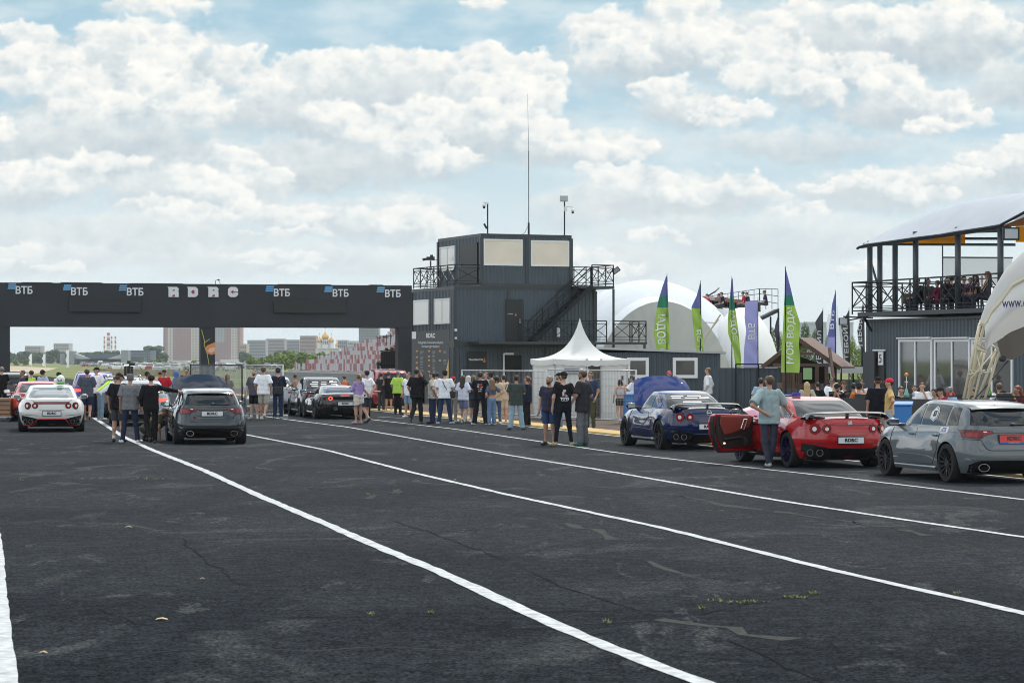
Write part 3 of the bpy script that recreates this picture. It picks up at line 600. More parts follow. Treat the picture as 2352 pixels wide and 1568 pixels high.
b = MB(); b.box((3.1, -.05, 1.2), (1.0, .06, 2.3)); wd = b.build('door', mat('open_doorway', (.012, .010, .010), .8), tw, local=True)
b = MB(); b.box((2.62, -.09, 1.25), (.07, .06, 2.4)); b.box((2.9, -.09, 2.42), (.5, .06, .10)); b.build('door_frame', M_WHF, wd, local=True)
for c_, d_ in (((5.6, -.10, 3.5), (.16, .08, .5)), ((.05, -.06, 3.6), (.12, .1, .12)), ((.05, -.06, 3.2), (.1, .08, .1))): b = MB(); b.box(c_, d_); b.build('wall_lamp', M_WHF, tw, local=True)
# things on the roof
def mast(x, y, h, kind):
  p = Matrix.Rotation(R(22.5), 3, 'Z') @ Vector((x, y, 0)) + T0 + Vector((0, 0, 8.42));
  lab = {'cam1': 'thin camera mast with white dome camera on the left roof corner of the tower', 'cam2': 'camera mast with white box antenna and dome camera on the right roof corner', 'whip': 'very tall thin whip aerial rising from the middle of the tower roof'}[kind]
  o = empty('camera_mast' if kind != 'whip' else 'radio_aerial', tuple(p), 0, lab, 'mast' if kind != 'whip' else 'aerial')
  b = MB()
  if kind == 'whip': b.tube([(0, 0, -.2), (0, 0, .6)], .05, 8); b.tube([(0, 0, .5), (0, 0, 4.2)], .022, 6); b.tube([(0, 0, 4.2), (-.06, 0, 7.1)], [.012, .005], 5); b.tube([(0, 0, .5), (-.2, 0, .1), (-.35, 0, 0)], .012, 5)
  else: b.tube([(0, 0, -.3), (0, 0, h)], .035, 8)
  b.build('pole', M_RAIL, o, local=True)
  if kind == 'cam1':
    c = MB(); c.box((-.10, 0, h - .02), (.24, .08, .1)); c.ell((-.18, 0, h - .12), (.09, .09, .09)); c.build('dome_camera', M_WHF, o, local=True)
    c = MB(); c.ell((-.18, 0, h - .22), (.07, .07, .08)); c.build('lens', M_BLK, o, local=True)
    c = MB(); c.bar((-.18, 0, h - 1.05), (-.04, 0, h - 1.3), .10); c.bar((0, 0, h - 1.25), (-.1, 0, h - 1.2), .03); c.build('bullet_camera', M_RAIL, o, local=True)
  if kind == 'cam2':
    c = MB(); c.box((-.03, 0, h + .02), (.42, .15, .32)); c.build('box_antenna', mat('box_grey', (.42, .44, .45), .5), o, local=True, bevel=.05)
    c = MB(); c.tube([(0, 0, h - .45), (.15, 0, h - .38), (.38, 0, h - .4), (.42, 0, h - .48)], .025, 6); c.box((.06, 0, h - .5), (.14, .1, .24)); c.ell((.42, 0, h - .58), (.09, .09, .1)); c.build('dome_camera', M_WHF, o, local=True)
    c = MB(); c.ell((.42, 0, h - .68), (.07, .07, .07)); c.build('lens', M_BLK, o, local=True)
mast(1.85, .15, 1.55, 'cam1'); mast(4.1, .2, 2, 'whip'); mast(6.05, .15, 1.85, 'cam2')
p = T0 + u22 * 8.35 + Vector((0, 0, 6.55)); b = MB(); b.bar(p, p + Vector((.28, 0, .06)), .04); b.bar(p + Vector((.12, 0, 0)), p + Vector((.3, 0, .1)), .05)
fl = b.build('floodlight', M_RAIL); tag(fl, 'small tilted floodlight at the upper platform corner of the tower', 'floodlight')
b = MB(); b.box(tuple(p + Vector((.46, -.05, .12))), (.40, .07, .26), mtx=Matrix.Rotation(R(-35), 3, 'Y')); b.build('lamp_housing', M_RAIL, fl); b = MB(); b.box(tuple(p + Vector((.46, -.09, .12))), (.30, .02, .18), mtx=Matrix.Rotation(R(-35), 3, 'Y')); b.build('lamp_glass', mat('lamp_glass', (.25, .27, .28), .2), fl)
# video camera on tripod on the roof terrace
q = T0 + u22 * .7 - Vector((u22.y, -u22.x, 0)) * -0 + Vector((0, 0, 5.8)) + Vector((-math.sin(R(22.5)), math.cos(R(22.5)), 0)) * 5.2
o = empty('video_camera', tuple(q), 0, 'broadcast video camera on a tripod on the tower roof terrace', 'video camera')
b = MB()
for a in (90, 210, 330): b.tube([(0, 0, 1.25), (.35 * math.cos(R(a)), .35 * math.sin(R(a)), 0)], .02, 6)
b.tube([(0, 0, 1.2), (0, 0, 1.45)], .04, 8); b.build('tripod', M_BLK, o, local=True)
b = MB(); b.box((0, 0, 1.56), (.42, .14, .18)); b.tube([(-.2, 0, 1.54), (-.42, 0, 1.50)], [.06, .075], 8); b.bar((.1, 0, 1.46), (.45, 0, 1.52), .025); b.box((.05, 0, 1.7), (.16, .08, .1)); b.build('camera_body', M_BLK, o, local=True)
# ---------------------------------------------------------------- champions board
M_BOARD = mat('board_grey', (0.085, 0.092, 0.095), 0.6, var=.06, vscale=.8)
bo = empty('champions_board', (-4, 118, 0), 0, 'tall grey board of champions names standing beside the gantry pillar', 'notice board')
BY = 118.0
def bp_(x, y, o=0.0): return Vector((PXX(x, BY), BY - o, PZ(y, BY)))
b = MB(); b.prism([bp_(945.5, 761), bp_(1030.5, 757), bp_(1031, 945), bp_(945.5, 945)][::-1], (0, .08, 0)); b.build('panel', M_BOARD, bo)
b = MB(); b.prism([bp_(946, 761.5, .012), bp_(955.5, 761.5, .012), bp_(955.5, 778, .012), bp_(946, 778, .012)][::-1], (0, .01, 0)); b.build('white_sheet', M_LOGO, bo)
text_obj('lettering', 'RDRC', .30, M_LOGO, bo, bp_(989, 771, .02), (1, 0, 0), (0, 0, 1), .012, sx=.55)
for yy, s_ in ((787, 'Победители Чемпионатов и Кубков'), (796, 'России по дрэг-рейсингу')): text_obj('lettering', s_, .155, M_LOGO, bo, bp_(989, yy, .02), (1, 0, 0), (0, 0, 1), .002, sx=.46)
b = MB(); c = MB(); rr = random.Random(2)
for (x, ys) in ((955, (806, 820, 833, 844)), (983, (806, 818.5, 827, 840, 853)), (1008, (806, 827.5))):
  for i, y in enumerate(ys):
    b.prism([bp_(x, y - 1.8, .012), bp_(x + 5, y - 1.8, .012), bp_(x + 5, y + 1.8, .012), bp_(x, y + 1.8, .012)][::-1], (0, .01, 0))
    for k in range(3 + (i + int(x)) % 3):
      yy = y - 1 + k * 2.9; w_ = rr.uniform(5, 8); c.prism([bp_(x + 10, yy - .45, .012), bp_(x + 10 + w_, yy - .45, .012), bp_(x + 10 + w_, yy + .45, .012), bp_(x + 10, yy + .45, .012)][::-1], (0, .01, 0))
b.build('year_tags', mat('tag_orange', (.60, .30, .12), .6), bo); c.build('name_lines', mat('faint_grey', (.30, .32, .33), .6), bo)
b = MB(); b.prism([bp_(1030.3, 824, .012), bp_(1023, 858, .012), bp_(1016, 900, .012), bp_(1030.3, 900, .012)], (0, .01, 0)); b.build('yellow_wedge', mat('wedge_yellow', (.70, .45, .14), .6), bo)
def P3(x, y, Y): return Vector((PXX(x, Y), Y, PZ(y, Y)))
M_TENT = fabric('white_tent_fabric', (0.80, 0.81, 0.79), .30)
M_TGREY = mat('grey_tent_fabric', (0.50, 0.50, 0.49), 0.85, spec=0.2, var=0.05, vscale=1.0)
M_DOME = fabric('dome_fabric', (0.66, 0.70, 0.74), .2)
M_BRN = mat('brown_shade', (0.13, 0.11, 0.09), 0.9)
# ---- low cabin to the right of the tower and the ribbed fence beyond it
lc = empty('low_cabin', (PXX(1365, 100), 100, 0), 0, 'low dark ribbed cabin with two white framed windows behind the pagoda tent', 'building')
b = MB(); A = (PXX(1330, 100), 100, 0); B = (PXX(1653, 100), 100, 0); C = (PXX(1653, 106) , 106, 0); D = (PXX(1330, 100), 106, 0)
corr(b, A, B, 0, 2.42); corr(b, B, C, 0, 2.42); b.add([(A[0], 100, 2.40), (B[0], 100, 2.40), (C[0], 106, 2.45), (D[0], 106, 2.6)], [(0, 1, 2, 3)]); b.build('wall', M_DARK, lc)
b = MB(); b.prism([(A[0] - .1, 99.85, 2.58), (B[0] + .25, 99.85, 2.36), (B[0] + .25, 99.85, 2.44), (A[0] - .1, 99.85, 2.68)], (0, 6.4, 0)); b.build('roof', M_STEEL, lc)
gl = mat('dim_glass', (.05, .045, .04), .08, spec=.7)
for xa, xb in ((1440, 1490), (1545, 1602)): window('window', (PXX(xa, 100), 99.97, 0), (PXX(xb, 100), 99.97, 0), PZ(868, 100), PZ(821, 100), lc, 1, gl, .13, local=False, out=.07)
fn = empty('sheet_fence', (PXX(1653, 95), 95, 0), 0, 'dark ribbed sheet fence behind the blue and red coupes', 'fence')
b = MB(); corr(b, (PXX(1640, 95), 95, 0), (PXX(1795, 95), 95, 0), 0, 1.80, .24); corr(b, (PXX(1795, 95), 95, 0), (PXX(1992, 93), 93, 0), 0, 1.35, .24); b.build('sheet', M_DARK, fn)
b = MB(); b.bar(P3(1690, 841, 94.9), P3(1793, 842, 94.9), .05, .06); b.build('top_rail', M_STEEL, fn)
b = MB(); b.bar(P3(1690, 836, 94.9), P3(1795, 836, 94.9), .05, .05)
for x in (1690, 1742, 1795): b.bar((PXX(x, 94.9), 94.9, 0), P3(x, 836, 94.9), .06)
b.build('post', M_RAIL, fn)
wr = empty('white_panel_rail', (PXX(1925, 92), 92, 0), 0, 'row of white panels in a dark frame above the ribbed fence by the right building', 'railing')
for (xa, xb) in ((1900, 1931), (1934, 1989)):
  b = MB(); b.box(((PXX(xa, 92) + PXX(xb, 92)) / 2, 92, PZ(849.5, 92)), (PXX(xb, 92) - PXX(xa, 92), .04, .24)); b.build('panel', M_LOGO, wr)
b = MB(); b.bar(P3(1800, 843, 92.1), P3(1992, 841.5, 92.1), .06);
for x in (1905, 1932, 1960, 1985): b.bar((PXX(x, 92.1), 92.1, 0), P3(x, 843, 92.1), .06)
b.build('frame', M_RAIL, wr)
# ---- pagoda tent
pt = empty('pagoda_tent', (*G(1274, 964), 0), R(16), 'small white pagoda tent with a pointed peak and scalloped edge', 'tent')
S = 2.72; eh = 2.15; ph = 3.62
b = MB(); N_ = 16
def roofpt(side, u, t):   # side 0 front,1 right,2 back,3 left ; u 0..1 along eave, t 0 eave .. 1 apex
  cs = [(0, 0), (S, 0), (S, S), (0, S)]; a, c = cs[side], cs[(side + 1) % 4]
  ex, ey = a[0] + (c[0] - a[0]) * u, a[1] + (c[1] - a[1]) * u; m = S / 2
  ex = m + (ex - m) * 1.05; ey = m + (ey - m) * 1.05
  k = 1 - t; z = eh + (ph - eh) * (t ** 1.9 * .45 + .55 * t ** 4.5 + .0) + .14 * math.sin(math.pi * u) * k * t - .06 * math.sin(math.pi * u) * k * k
  return (m + (ex - m) * k ** 1.12, m + (ey - m) * k ** 1.12, z)
for sd_ in range(4): b.grid([[roofpt(sd_, i / N_, j / 14) for i in range(N_ + 1)] for j in range(15)])
b.build('roof', M_TENT, pt, True, local=True)
b = MB()
for sd_ in range(4):
  r0 = []; r1 = []
  for i in range(49):
    q = roofpt(sd_, i / 48, 0); r0.append(q); r1.append((q[0], q[1], q[2] - .17 - .045 * abs(math.sin(i / 48 * math.pi * 8))))
  b.grid([r1, r0])
b.build('valance', M_TENT, pt, False, local=True)
def drape(p0, p1, z0, z1, amp=.02, n=40, seed=0):
  rr = random.Random(seed); ph_ = rr.uniform(0, 6); rows = []
  p0, p1 = Vector((*p0, 0)), Vector((*p1, 0)); d = (p1 - p0).normalized(); nn = Vector((d.y, -d.x, 0))
  for z in (z0, (z0 + z1) / 2, z1):
    rows.append([tuple(p0.lerp(p1, i / n) + nn * amp * (math.sin(i * .9 + ph_) + .6 * math.sin(i * .37 + ph_ * 2)) * (1.2 if z == z0 else .6) + Vector((0, 0, z))) for i in range(n + 1)])
  return rows
for (p0, p1, nm) in (((0, S), (0, 0), 'side_wall'), ((0, 0), (1.22, 0), 'side_wall'), ((1.70, 0), (S, 0), 'side_wall'), ((S, 0), (S, S), 'side_wall')):
  b = MB(); b.grid(drape(p0, p1, .02, eh, .018, 30, len(nm) + int(p1[0] * 7))); w_ = b.build(nm, M_TENT, pt, True, local=True)
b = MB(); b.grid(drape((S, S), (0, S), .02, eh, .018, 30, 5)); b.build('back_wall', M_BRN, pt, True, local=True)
b = MB()
for (x, y) in ((0.02, 0.02), (S - .02, .02), (S - .02, S - .02), (.02, S - .02), (1.2, .0), (1.72, .0)): b.box((x, y, eh / 2), (.06, .06, eh))
b.build('frame', M_STEEL, pt, local=True)
b = MB()
for k in range(3): b.box((.62, -.045, 1.80 - k * .085), (.55, .02, .03))
b.build('vent_lines', mat('navy_print', (.03, .03, .08), .6), pt, local=True)
b = MB(); b.box((1.46, .8, .45), (.55, .5, .9)); b.build('black_box', M_BLK, pt, local=True)
# ---- tensile domes
def dome(name, cx, cy, rx, ry, rz, m, label, cat, seams=5, low=0.0):
  t = empty(name, (cx, cy, 0), 0, label, cat); b = MB(); rows = []; nu, nv = 48, 22
  for j in range(nv + 1):
    a = math.pi / 2 * j / nv; row = []
    for i in range(nu + 1):
      th = 2 * math.pi * i / nu; rr = math.cos(a); sc_l = 1 + .03 * abs(math.cos(seams * th / 2)) * math.cos(a) * math.sin(a * 2)
      row.append((rx * rr * math.cos(th) * sc_l, ry * rr * math.sin(th) * sc_l, rz * math.sin(a)))
    rows.append(row)
  b.grid(rows); b.build('membrane', m, t, True, local=True)
  return t
d1 = dome('dome_tent', PXX(1487, 140), 140, 6.0, 9, PZ(643, 140), M_DOME, 'big white domed tent behind the low cabin and the tower stairs', 'tent')
d2 = dome('dome_tent', PXX(1704, 136), 136, 2.15, 5, PZ(706, 136), mat('dome_fabric_small', (.66, .66, .65), .7), 'small white domed tent right of the big grey arch', 'tent', 4)
g3 = empty('arched_hangar', (PXX(1520, 129), 129, 0), 0, 'pale grey arched tent front standing over the low cabin roof', 'tent')
b = MB(); rows = []; cx_ = PXX(1522, 129); RX, RZ = 3.72, PZ(692, 129)
for j in range(9):
  row = []
  for i in range(61):
    a = math.pi * i / 60; k = 1 - .0 * j; o_ = j * .9
    row.append((cx_ + RX * math.cos(a) * (1 + .01 * j), 129 + o_, RZ * math.sin(a) * (1 + .012 * j)))
  rows.append(row)
b.grid(rows); b.build('shell', M_DOME, g3, True)
b = MB(); rows = []
for j in range(13):
  s_ = j / 12; rows.append([(cx_ + RX * math.cos(math.pi * i / 60) * s_, 129 - .35 * (1 - s_ ** 2) + .03 * math.sin(i * 2.1) * s_, RZ * math.sin(math.pi * i / 60) * s_) for i in range(61)])
b.grid(rows, flip=True); b.build('front_cloth', M_TGREY, g3, True)
# slack white membrane between the two domes
sm_ = empty('tent_membrane', (PXX(1640, 138), 138, 0), 0, 'white stretched membrane sagging between the domed tents below the small stand', 'tent')
b = MB(); top = [(1600, 690), (1640, 708), (1690, 712), (1722, 706), (1745, 725)]; bot = [(1600, 800), (1655, 835), (1690, 838), (1722, 838), (1748, 835)]
b.grid([[P3(x, y, 139 + 1.2 * math.sin(i * 2.0 + k)) for i, (x, y) in enumerate(r_)] for k, r_ in enumerate((bot, [(x, (y + bot[i][1]) / 2) for i, (x, y) in enumerate(top)], top))]); b.build('cloth', M_DOME, sm_, True)
b = MB(); b.tube([P3(1655, 722, 128), P3(1610, 792, 128)], .05, 6); b.tube([P3(1650, 733, 128), P3(1608, 790, 128.4)], .04, 6); b.tube([P3(1595, 739, 128), P3(1640, 741, 128)], .03, 6); b.build('truss_leg', mat('truss_beige', (.50, .45, .34), .5), sm_)
# ---- small raised stand with spectators
rs_ = empty('raised_stand', (PXX(1700, 150), 150, 0), 0, 'small raised stand on thin steel legs with red and white seats', 'grandstand')
b = MB(); b.prism([P3(1612, 703, 150), P3(1745, 738, 150), P3(1790, 716, 146), P3(1790, 708, 146), P3(1745, 730, 150), P3(1612, 697, 150)], (0, 3.0, 0)); b.build('deck', M_RAIL, rs_)
b = MB()
for x, y, Y in ((1748, 735, 150), (1770, 727, 148), (1788, 716, 146), (1700, 730, 152), (1650, 712, 152)): b.bar((PXX(x, Y), Y, 0), P3(x, y, Y), .10)
b.build('leg', M_RAIL, rs_)
b = MB()
for a_, c_ in (((1612, 683), (1745, 663)), ((1612, 690), (1745, 675)), ((1745, 663), (1787, 664)), ((1745, 675), (1787, 680)), ((1745, 690), (1787, 697)), ((1612, 697), (1745, 690))): b.bar(P3(*a_, 149), P3(*c_, 149), .035)
for x in range(1612, 1746, 12): b.bar(P3(x, 683 - (x - 1612) * .15, 149), P3(x, 697 - (x - 1612) * .05, 149), .03)
for x in (1745, 1759, 1773, 1787): b.bar(P3(x, 664, 149), P3(x, 710, 149), .035)
b.build('railing', M_RAIL, rs_)
M_SR = mat('seat_red', (.30, .115, .115), .6); M_SW = mat('seat_white', (.40, .40, .41), .6)
seatm = {}
def seat_mesh(m):
  if m.name not in seatm:
    b = MB(); b.box((0, 0, .02), (.42, .40, .05)); b.box((0, .20, .20), (.42, .05, .36)); o = b.build('seat', m); seatm[m.name] = o.data; bpy.data.objects.remove(o)
  return seatm[m.name]
rr = random.Random(7)
for i in range(34):
  x = 1620 + (i % 17) * 7.4; y = 690 + (i // 17) * 8 + (x - 1620) * .10
  s_ = bpy.data.objects.new('seat', seat_mesh(M_SR if rr.random() < .6 else M_SW)); link(s_); s_.parent = rs_; s_.location = P3(x, y + 4, 148.6 - (i // 17)) - rs_.location; s_.scale = (.9, .9, 1)
b = MB(); o_ = P3(1640, 664, 156); b.tube([(o_.x - 1, 156, 4.5), (o_.x - 1, 156, PZ(690, 156)), tuple(P3(1627, 679, 156)), tuple(P3(1645, 668, 156))], .05, 6); b.bar(P3(1640, 672, 156), P3(1652, 661, 156), .18, .06)
tag(b.build('street_lamp', M_RAIL), 'thin curved lamp post above the small raised stand', 'street lamp')
# ---- flags
M_FG = fabric('flag_green', (.23, .36, .075), .5); M_FG2 = fabric('flag_dark_green', (.03, .15, .10), .5); M_FP = fabric('flag_violet', (.095, .11, .28), .5); M_FV = fabric('flag_violet_pale', (.24, .25, .49), .5); M_FB = mat('flag_charcoal', (.055, .055, .072), .75); M_FW = fabric('flag_white', (.66, .70, .78), .5)
def flag(Y, pole, L_, R_, mats, label, group, name='feather_flag', txt=None, tm=None, tsz=.5, tx=.5, ty0=0, split=(.28, .40), mirror=False, seed=0, amp=.10, tsx=1.0, bold=.012):
  "pole: (x, y_top, y_bottom); L_, R_: outline columns (x, y) top to bottom in photo measures"
  px, yt, yb = pole; t = empty(name, (PXX(px, Y), Y, 0), 0, label, 'flag', group)
  b = MB(); b.tube([(PXX(px, Y), Y, 0), (PXX(px, Y), Y, PZ(yb, Y)), (PXX(px, Y), Y, PZ(yt - 6, Y))], [.035, .03, .012], 6); b.build('pole', M_RAIL, t)
  n = 40; m_ = 10; cut = [int(n * s) for s in split]
  def at(col, v):
    y = col[0][1] + (col[-1][1] - col[0][1]) * v
    for (xa, ya), (xb, yb_) in zip(col[:-1], col[1:]):
      if ya <= y <= yb_ + 1e-6: return xa + (xb - xa) * ((y - ya) / max(yb_ - ya, 1e-6)), y
    return col[-1]
  def pt(u, v, o=0.0):
    xl, yl = at(L_, v); xr, yr = at(R_, v); x = xl + (xr - xl) * u; y = yl + (yr - yl) * u
    ww = min(1, (1 - v) * 0 + v * 2.5)
    d = amp * ww * (math.sin(v * 11 + seed + u * 3.0) + .5 * math.sin(v * 23 + seed * 2 - u * 5)) * (.35 + u)
    return P3(x, y, Y + d - o)
  segs = [(0, cut[0], mats[0]), (cut[0], cut[1], mats[1]), (cut[1], n, mats[2])]
  for a, c, mm in segs:
    if c <= a: continue
    b = MB(); b.grid([[pt(i / m_, j / n) for i in range(m_ + 1)] for j in range(a, c + 1)], flip=True); cl = b.build('cloth', mm, t, True)
  if txt:
    V, Fc = text_mesh(txt, 1.0, bold, .0, 'LEFT'); w = max(v[0] for v in V); b = MB(); H_ = (L_[-1][1] - L_[0][1]); vs = []
    for v in V:      # text runs from the bottom up along the flag
      along = v[0] / w * tsz; across = v[1] * tsx
      if not mirror: across = -across
      vs.append(pt(tx + across, ty0 - along, .035))
    b.add(vs, Fc); b.build('lettering', tm or M_LOGO, t)
  return t
GF = 'green and violet feather flags'
flag(112, (1532, 634, 812), [(1530,634),(1521,660),(1512,690),(1504,735),(1502,770),(1508,800),(1510,815)], [(1533,634),(1534,680),(1537,740),(1538,815)], (M_FP, M_FG2, M_FG), 'green and violet feather flag standing in front of the grey arched tent', GF, txt='Я ВОДА!', tsz=.50, tx=.42, ty0=.985, mirror=True, split=(.27, .40), tsx=.74, seed=1)
flag(112, (1609, 650, 812), [(1608,650),(1600,680),(1588,705),(1590,730),(1598,800),(1599,815)], [(1610,650),(1611,720),(1616,800),(1616,815)], (M_FP, M_FP, M_FG), 'green and violet feather flag second from the left, furled narrow over the low cabin', GF, txt='МОЯ', tsz=.30, tx=.5, ty0=.95, split=(.2, .36), mirror=True, tsx=.70, seed=2)
flag(100, (1681, 640, 900), [(1680,640),(1676,690),(1672,730),(1672,765),(1684,800),(1690,845)], [(1683,640),(1686,690),(1696,760),(1702,820),(1702,845)], (M_FP, M_FG2, M_FG), 'green and violet feather flag next to the plain violet bank flag', GF, txt='ВОДА!', tsz=.34, tx=.55, ty0=.70, split=(.22, .36), mirror=True, tsx=.66, seed=3)
flag(74, (1804, 618, 930), [(1803,618),(1802,680),(1799,740),(1795,800),(1794,855)], [(1805,618),(1817,665),(1826,705),(1838,742),(1835,790),(1838,830),(1836,856)], (M_FP, M_FG2, M_FG), 'largest green feather flag with big white letters, right of the young man', GF, txt='МОЯ ВОДА!', tsz=.55, tx=.50, ty0=.92, split=(.25, .36), tsx=.54, seed=4, amp=.06)
flag(98, (1741, 690, 900), [(1711,692),(1710,730),(1714,760),(1709,800),(1708,845)], [(1740,690),(1742,760),(1741,845)], (M_FV, M_FV, M_FV), 'tall plain violet rectangular flag with white bank letters', GF, 'bank_flag', txt='ВТБ', tsz=.25, tx=.42, ty0=.58, mirror=True, tsx=.70, seed=5, amp=.05)
GB = 'charcoal feather flags'
M_TB = mat('flag_letter', (.62, .62, .66), .7)
flag(99, (1789, 722, 860), [(1788,722),(1782,740),(1778,760),(1784,790),(1786,845)], [(1790,722),(1791,845)], (M_FB, M_FB, M_FB), 'charcoal feather flag half hidden behind the largest green flag', GB, seed=6, amp=.05)
flag(100, (1890, 713, 900), [(1889,713),(1872,740),(1876,760),(1872,790),(1871,825),(1880,842)], [(1891,713),(1890,760),(1891,842)], (M_FB, M_FB, M_FB), 'charcoal feather flag rising behind the right slope of the playhouse roof', GB, txt='ТЕБОЙЛ', tm=M_TB, tsz=.62, tx=.5, ty0=.98, tsx=.80, seed=7, amp=.05)
flag(100, (1950, 713, 900), [(1949,713),(1938,735),(1932,748),(1936,780),(1938,842)], [(1951,713),(1952,760),(1953,842)], (M_FB, M_FB, M_FB), 'charcoal feather flag behind the small lamp left of the right building', GB, txt='ТЕБОЙЛ', tm=M_TB, tsz=.70, tx=.5, ty0=.88, tsx=.80, seed=8, amp=.05)
flag(100, (1982, 700, 900), [(1981,700),(1974,740),(1969,760),(1971,785),(1977,800),(1978,842)], [(1984,700),(1986,760),(1987,842)], (M_FB, M_FB, M_FB), 'charcoal feather flag closest to the corner of the right building', GB, txt='ТЕБОЙЛ', tm=M_TB, tsz=.60, tx=.35, ty0=.70, tsx=.8, seed=9, amp=.05)
bf = flag(97, (1919, 672, 900), [(1918,672),(1911,700),(1908,730),(1900,780),(1893,815),(1900,842)], [(1920,672),(1920,760),(1920,842)], (M_FP, M_FP, M_FV), 'violet and white bank flag with slanted letters right of the playhouse', None, 'bank_flag', txt='ВТБ', tsz=.26, tx=.42, ty0=.50, tsx=.8, seed=10, amp=.05, split=(.3, .62))
b = MB(); b.grid([[P3(x, y, 97.2) for x, y in r_] for r_ in (((1921, 700), (1923, 700)), ((1921, 770), (1929, 770)), ((1921, 842), (1939, 842)))], flip=True); b.build('cloth', M_FW, bf)
b = MB(); b.grid([[P3(x, y, 97.3) for x, y in r_] for r_ in (((1902, 722), (1908, 720)), ((1898, 745), (1905, 745)), ((1900, 770), (1903, 768)))], flip=True); b.build('cloth', M_FW, bf)
# ---- wooden playhouse
M_WOOD = mat('brown_timber', (.105, .060, .042), .7, var=.2, vscale=6); M_SHNG = mat('roof_shingle', (.16, .105, .085), .85, var=.2, vscale=8)
ph_ = empty('wooden_playhouse', (PXX(1840, 88), 88, 0), 0, 'brown timber playhouse with a pitched roof behind the largest green flag', 'playhouse')
b = MB(); a, c, e = P3(1832, 778, 88), P3(1930, 846, 88), P3(1750, 843, 88)
back = Vector((.9, 2.6, 0))
b.prism([a, e, e + back, a + back], (0, 0, .06)); b.prism([a, a + back, c + back, c], (0, 0, .06)); b.build('roof', M_SHNG, ph_)
b = MB(); b.bar(a, c, .12, .14); b.bar(a, e, .12, .14); b.bar(P3(1800, 812, 88), P3(1868, 812, 88), .10); b.bar(P3(1775, 838, 88), P3(1905, 838, 88), .12); b.bar(P3(1832, 785, 88), P3(1832, 812, 88), .08); b.bar(P3(1832, 812, 88), P3(1822, 790, 88), .06); b.bar(P3(1832, 812, 88), P3(1845, 792, 88), .06)
b.build('gable_frame', M_WOOD, ph_)
b = MB()
for x in (1800, 1822, 1876, 1898):
  b = MB(); b.bar((PXX(x, 88), 88, 0), P3(x, 838, 88), .13); b.build('post', M_WOOD, ph_); b = MB(); b.bar((PXX(x, 88) + .6, 90.2, 0), (PXX(x, 88) + .6, 90.2, PZ(838, 90.2)), .13); b.build('post', M_WOOD, ph_)
b = MB(); b.bar(P3(1905, 800, 88), P3(1915, 870, 87), .10); b.build('brace', M_WOOD, ph_)
b = MB(); b.prism([P3(1798, 880, 88), P3(1885, 880, 88), P3(1885, 892, 88), P3(1798, 892, 88)], (0, 2, 0));
for k in range(9): b.bar(P3(1800 + k * 5, 855, 88), P3(1800 + k * 5, 882, 88), .05)
b.build('deck', M_WOOD, ph_)
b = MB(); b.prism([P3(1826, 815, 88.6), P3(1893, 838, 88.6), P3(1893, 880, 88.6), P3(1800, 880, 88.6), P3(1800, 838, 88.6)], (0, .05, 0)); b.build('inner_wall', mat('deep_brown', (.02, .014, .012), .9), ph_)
b = MB(); b.box(tuple(P3(1855, 858, 87.8)), (.32, .03, .42)); b.build('notice', mat('notice_green', (.30, .50, .22), .7), ph_)
# ---- right-hand building with roof terrace
def WY(x): return 43.6 / ((x - CX) / F + .366)            # depth of the wall plane at photo column x
def W3(x, y, dY=0.0): Y = WY(x) + dY; return P3(x, y, Y)
rb = empty('terrace_building', (PXX(1990, WY(1990)), WY(1990), 0), 0, 'dark ribbed building with tall white framed windows below a roof terrace', 'building')
b = MB(); p, q = W3(1990, 900), W3(2500, 900); corr(b, (p.x, p.y, 0), (q.x, q.y, 0), 0, 3.45, .22, .035)
b.build('wall', M_DARK, rb)
n_ = Vector((-.94, -.344, 0)); n_ = (q - p).normalized(); n_ = Vector((n_.y, -n_.x, 0))
b = MB(); corr(b, (p.x + 5, p.y + 6, 0), (p.x, p.y, 0), 0, 3.45, .22, .035); b.build('end_wall', M_DARK, rb)
b = MB(); P0, Q0 = Vector((p.x, p.y, 0)), Vector((q.x, q.y, 0)); bk = -n_ * 6
for (z, o_, h_) in ((3.44, .10, .09), (3.62, .35, .15)): b.prism([P0 + n_ * o_ + Vector((0, 0, z)), Q0 + n_ * o_ + Vector((0, 0, z)), Q0 + bk + Vector((0, 0, z)), P0 + bk + Vector((0, 0, z))], (0, 0, h_))
b.build('terrace_floor', M_DARK2, rb)
for xa, xb in ((2068, 2145), (2150, 2232), (2236, 2330)):
  A_, B_ = W3(xa, 800), W3(xb, 800)
  window('window', (A_.x, A_.y, 0), (B_.x, B_.y, 0), .35, PZ(779, WY(xa)), rb, 2, mat('reflecting_glass', (.045, .048, .046), .04, spec=1.0, coat=.6), .09, local=False, out=.08)
  b = MB(); b.prism([Vector((v.x, v.y, PZ(778, WY(xa)))) + n_ * .05 for v in (A_, B_)] + [Vector((v.x, v.y, PZ(775, WY(xa)))) + n_ * .05 for v in (B_, A_)], n_ * .12); b.build('blind_box', M_WHF, rb)
b = MB(); A_, B_ = W3(2034, 850), W3(2075, 850)
A_, B_ = W3(2010, 850), W3(2036, 850); b.prism([Vector((A_.x, A_.y, .05)) + n_ * .05, Vector((B_.x, B_.y, .05)) + n_ * .05, Vector((B_.x, B_.y, PZ(806, B_.y))) + n_ * .05, Vector((A_.x, A_.y, PZ(806, A_.y))) + n_ * .05], n_ * .03); dr = b.build('door', M_BLK, rb)
b = MB(); A_, B_ = W3(1985, 850, -.3), W3(2011, 850, -.3); b.prism([Vector((A_.x, A_.y, .05)), Vector((B_.x, B_.y, .05)), Vector((B_.x, B_.y, PZ(808, B_.y))), Vector((A_.x, A_.y, PZ(808, A_.y)))], n_ * .05); b.build('door_leaf', M_DARK2, dr)
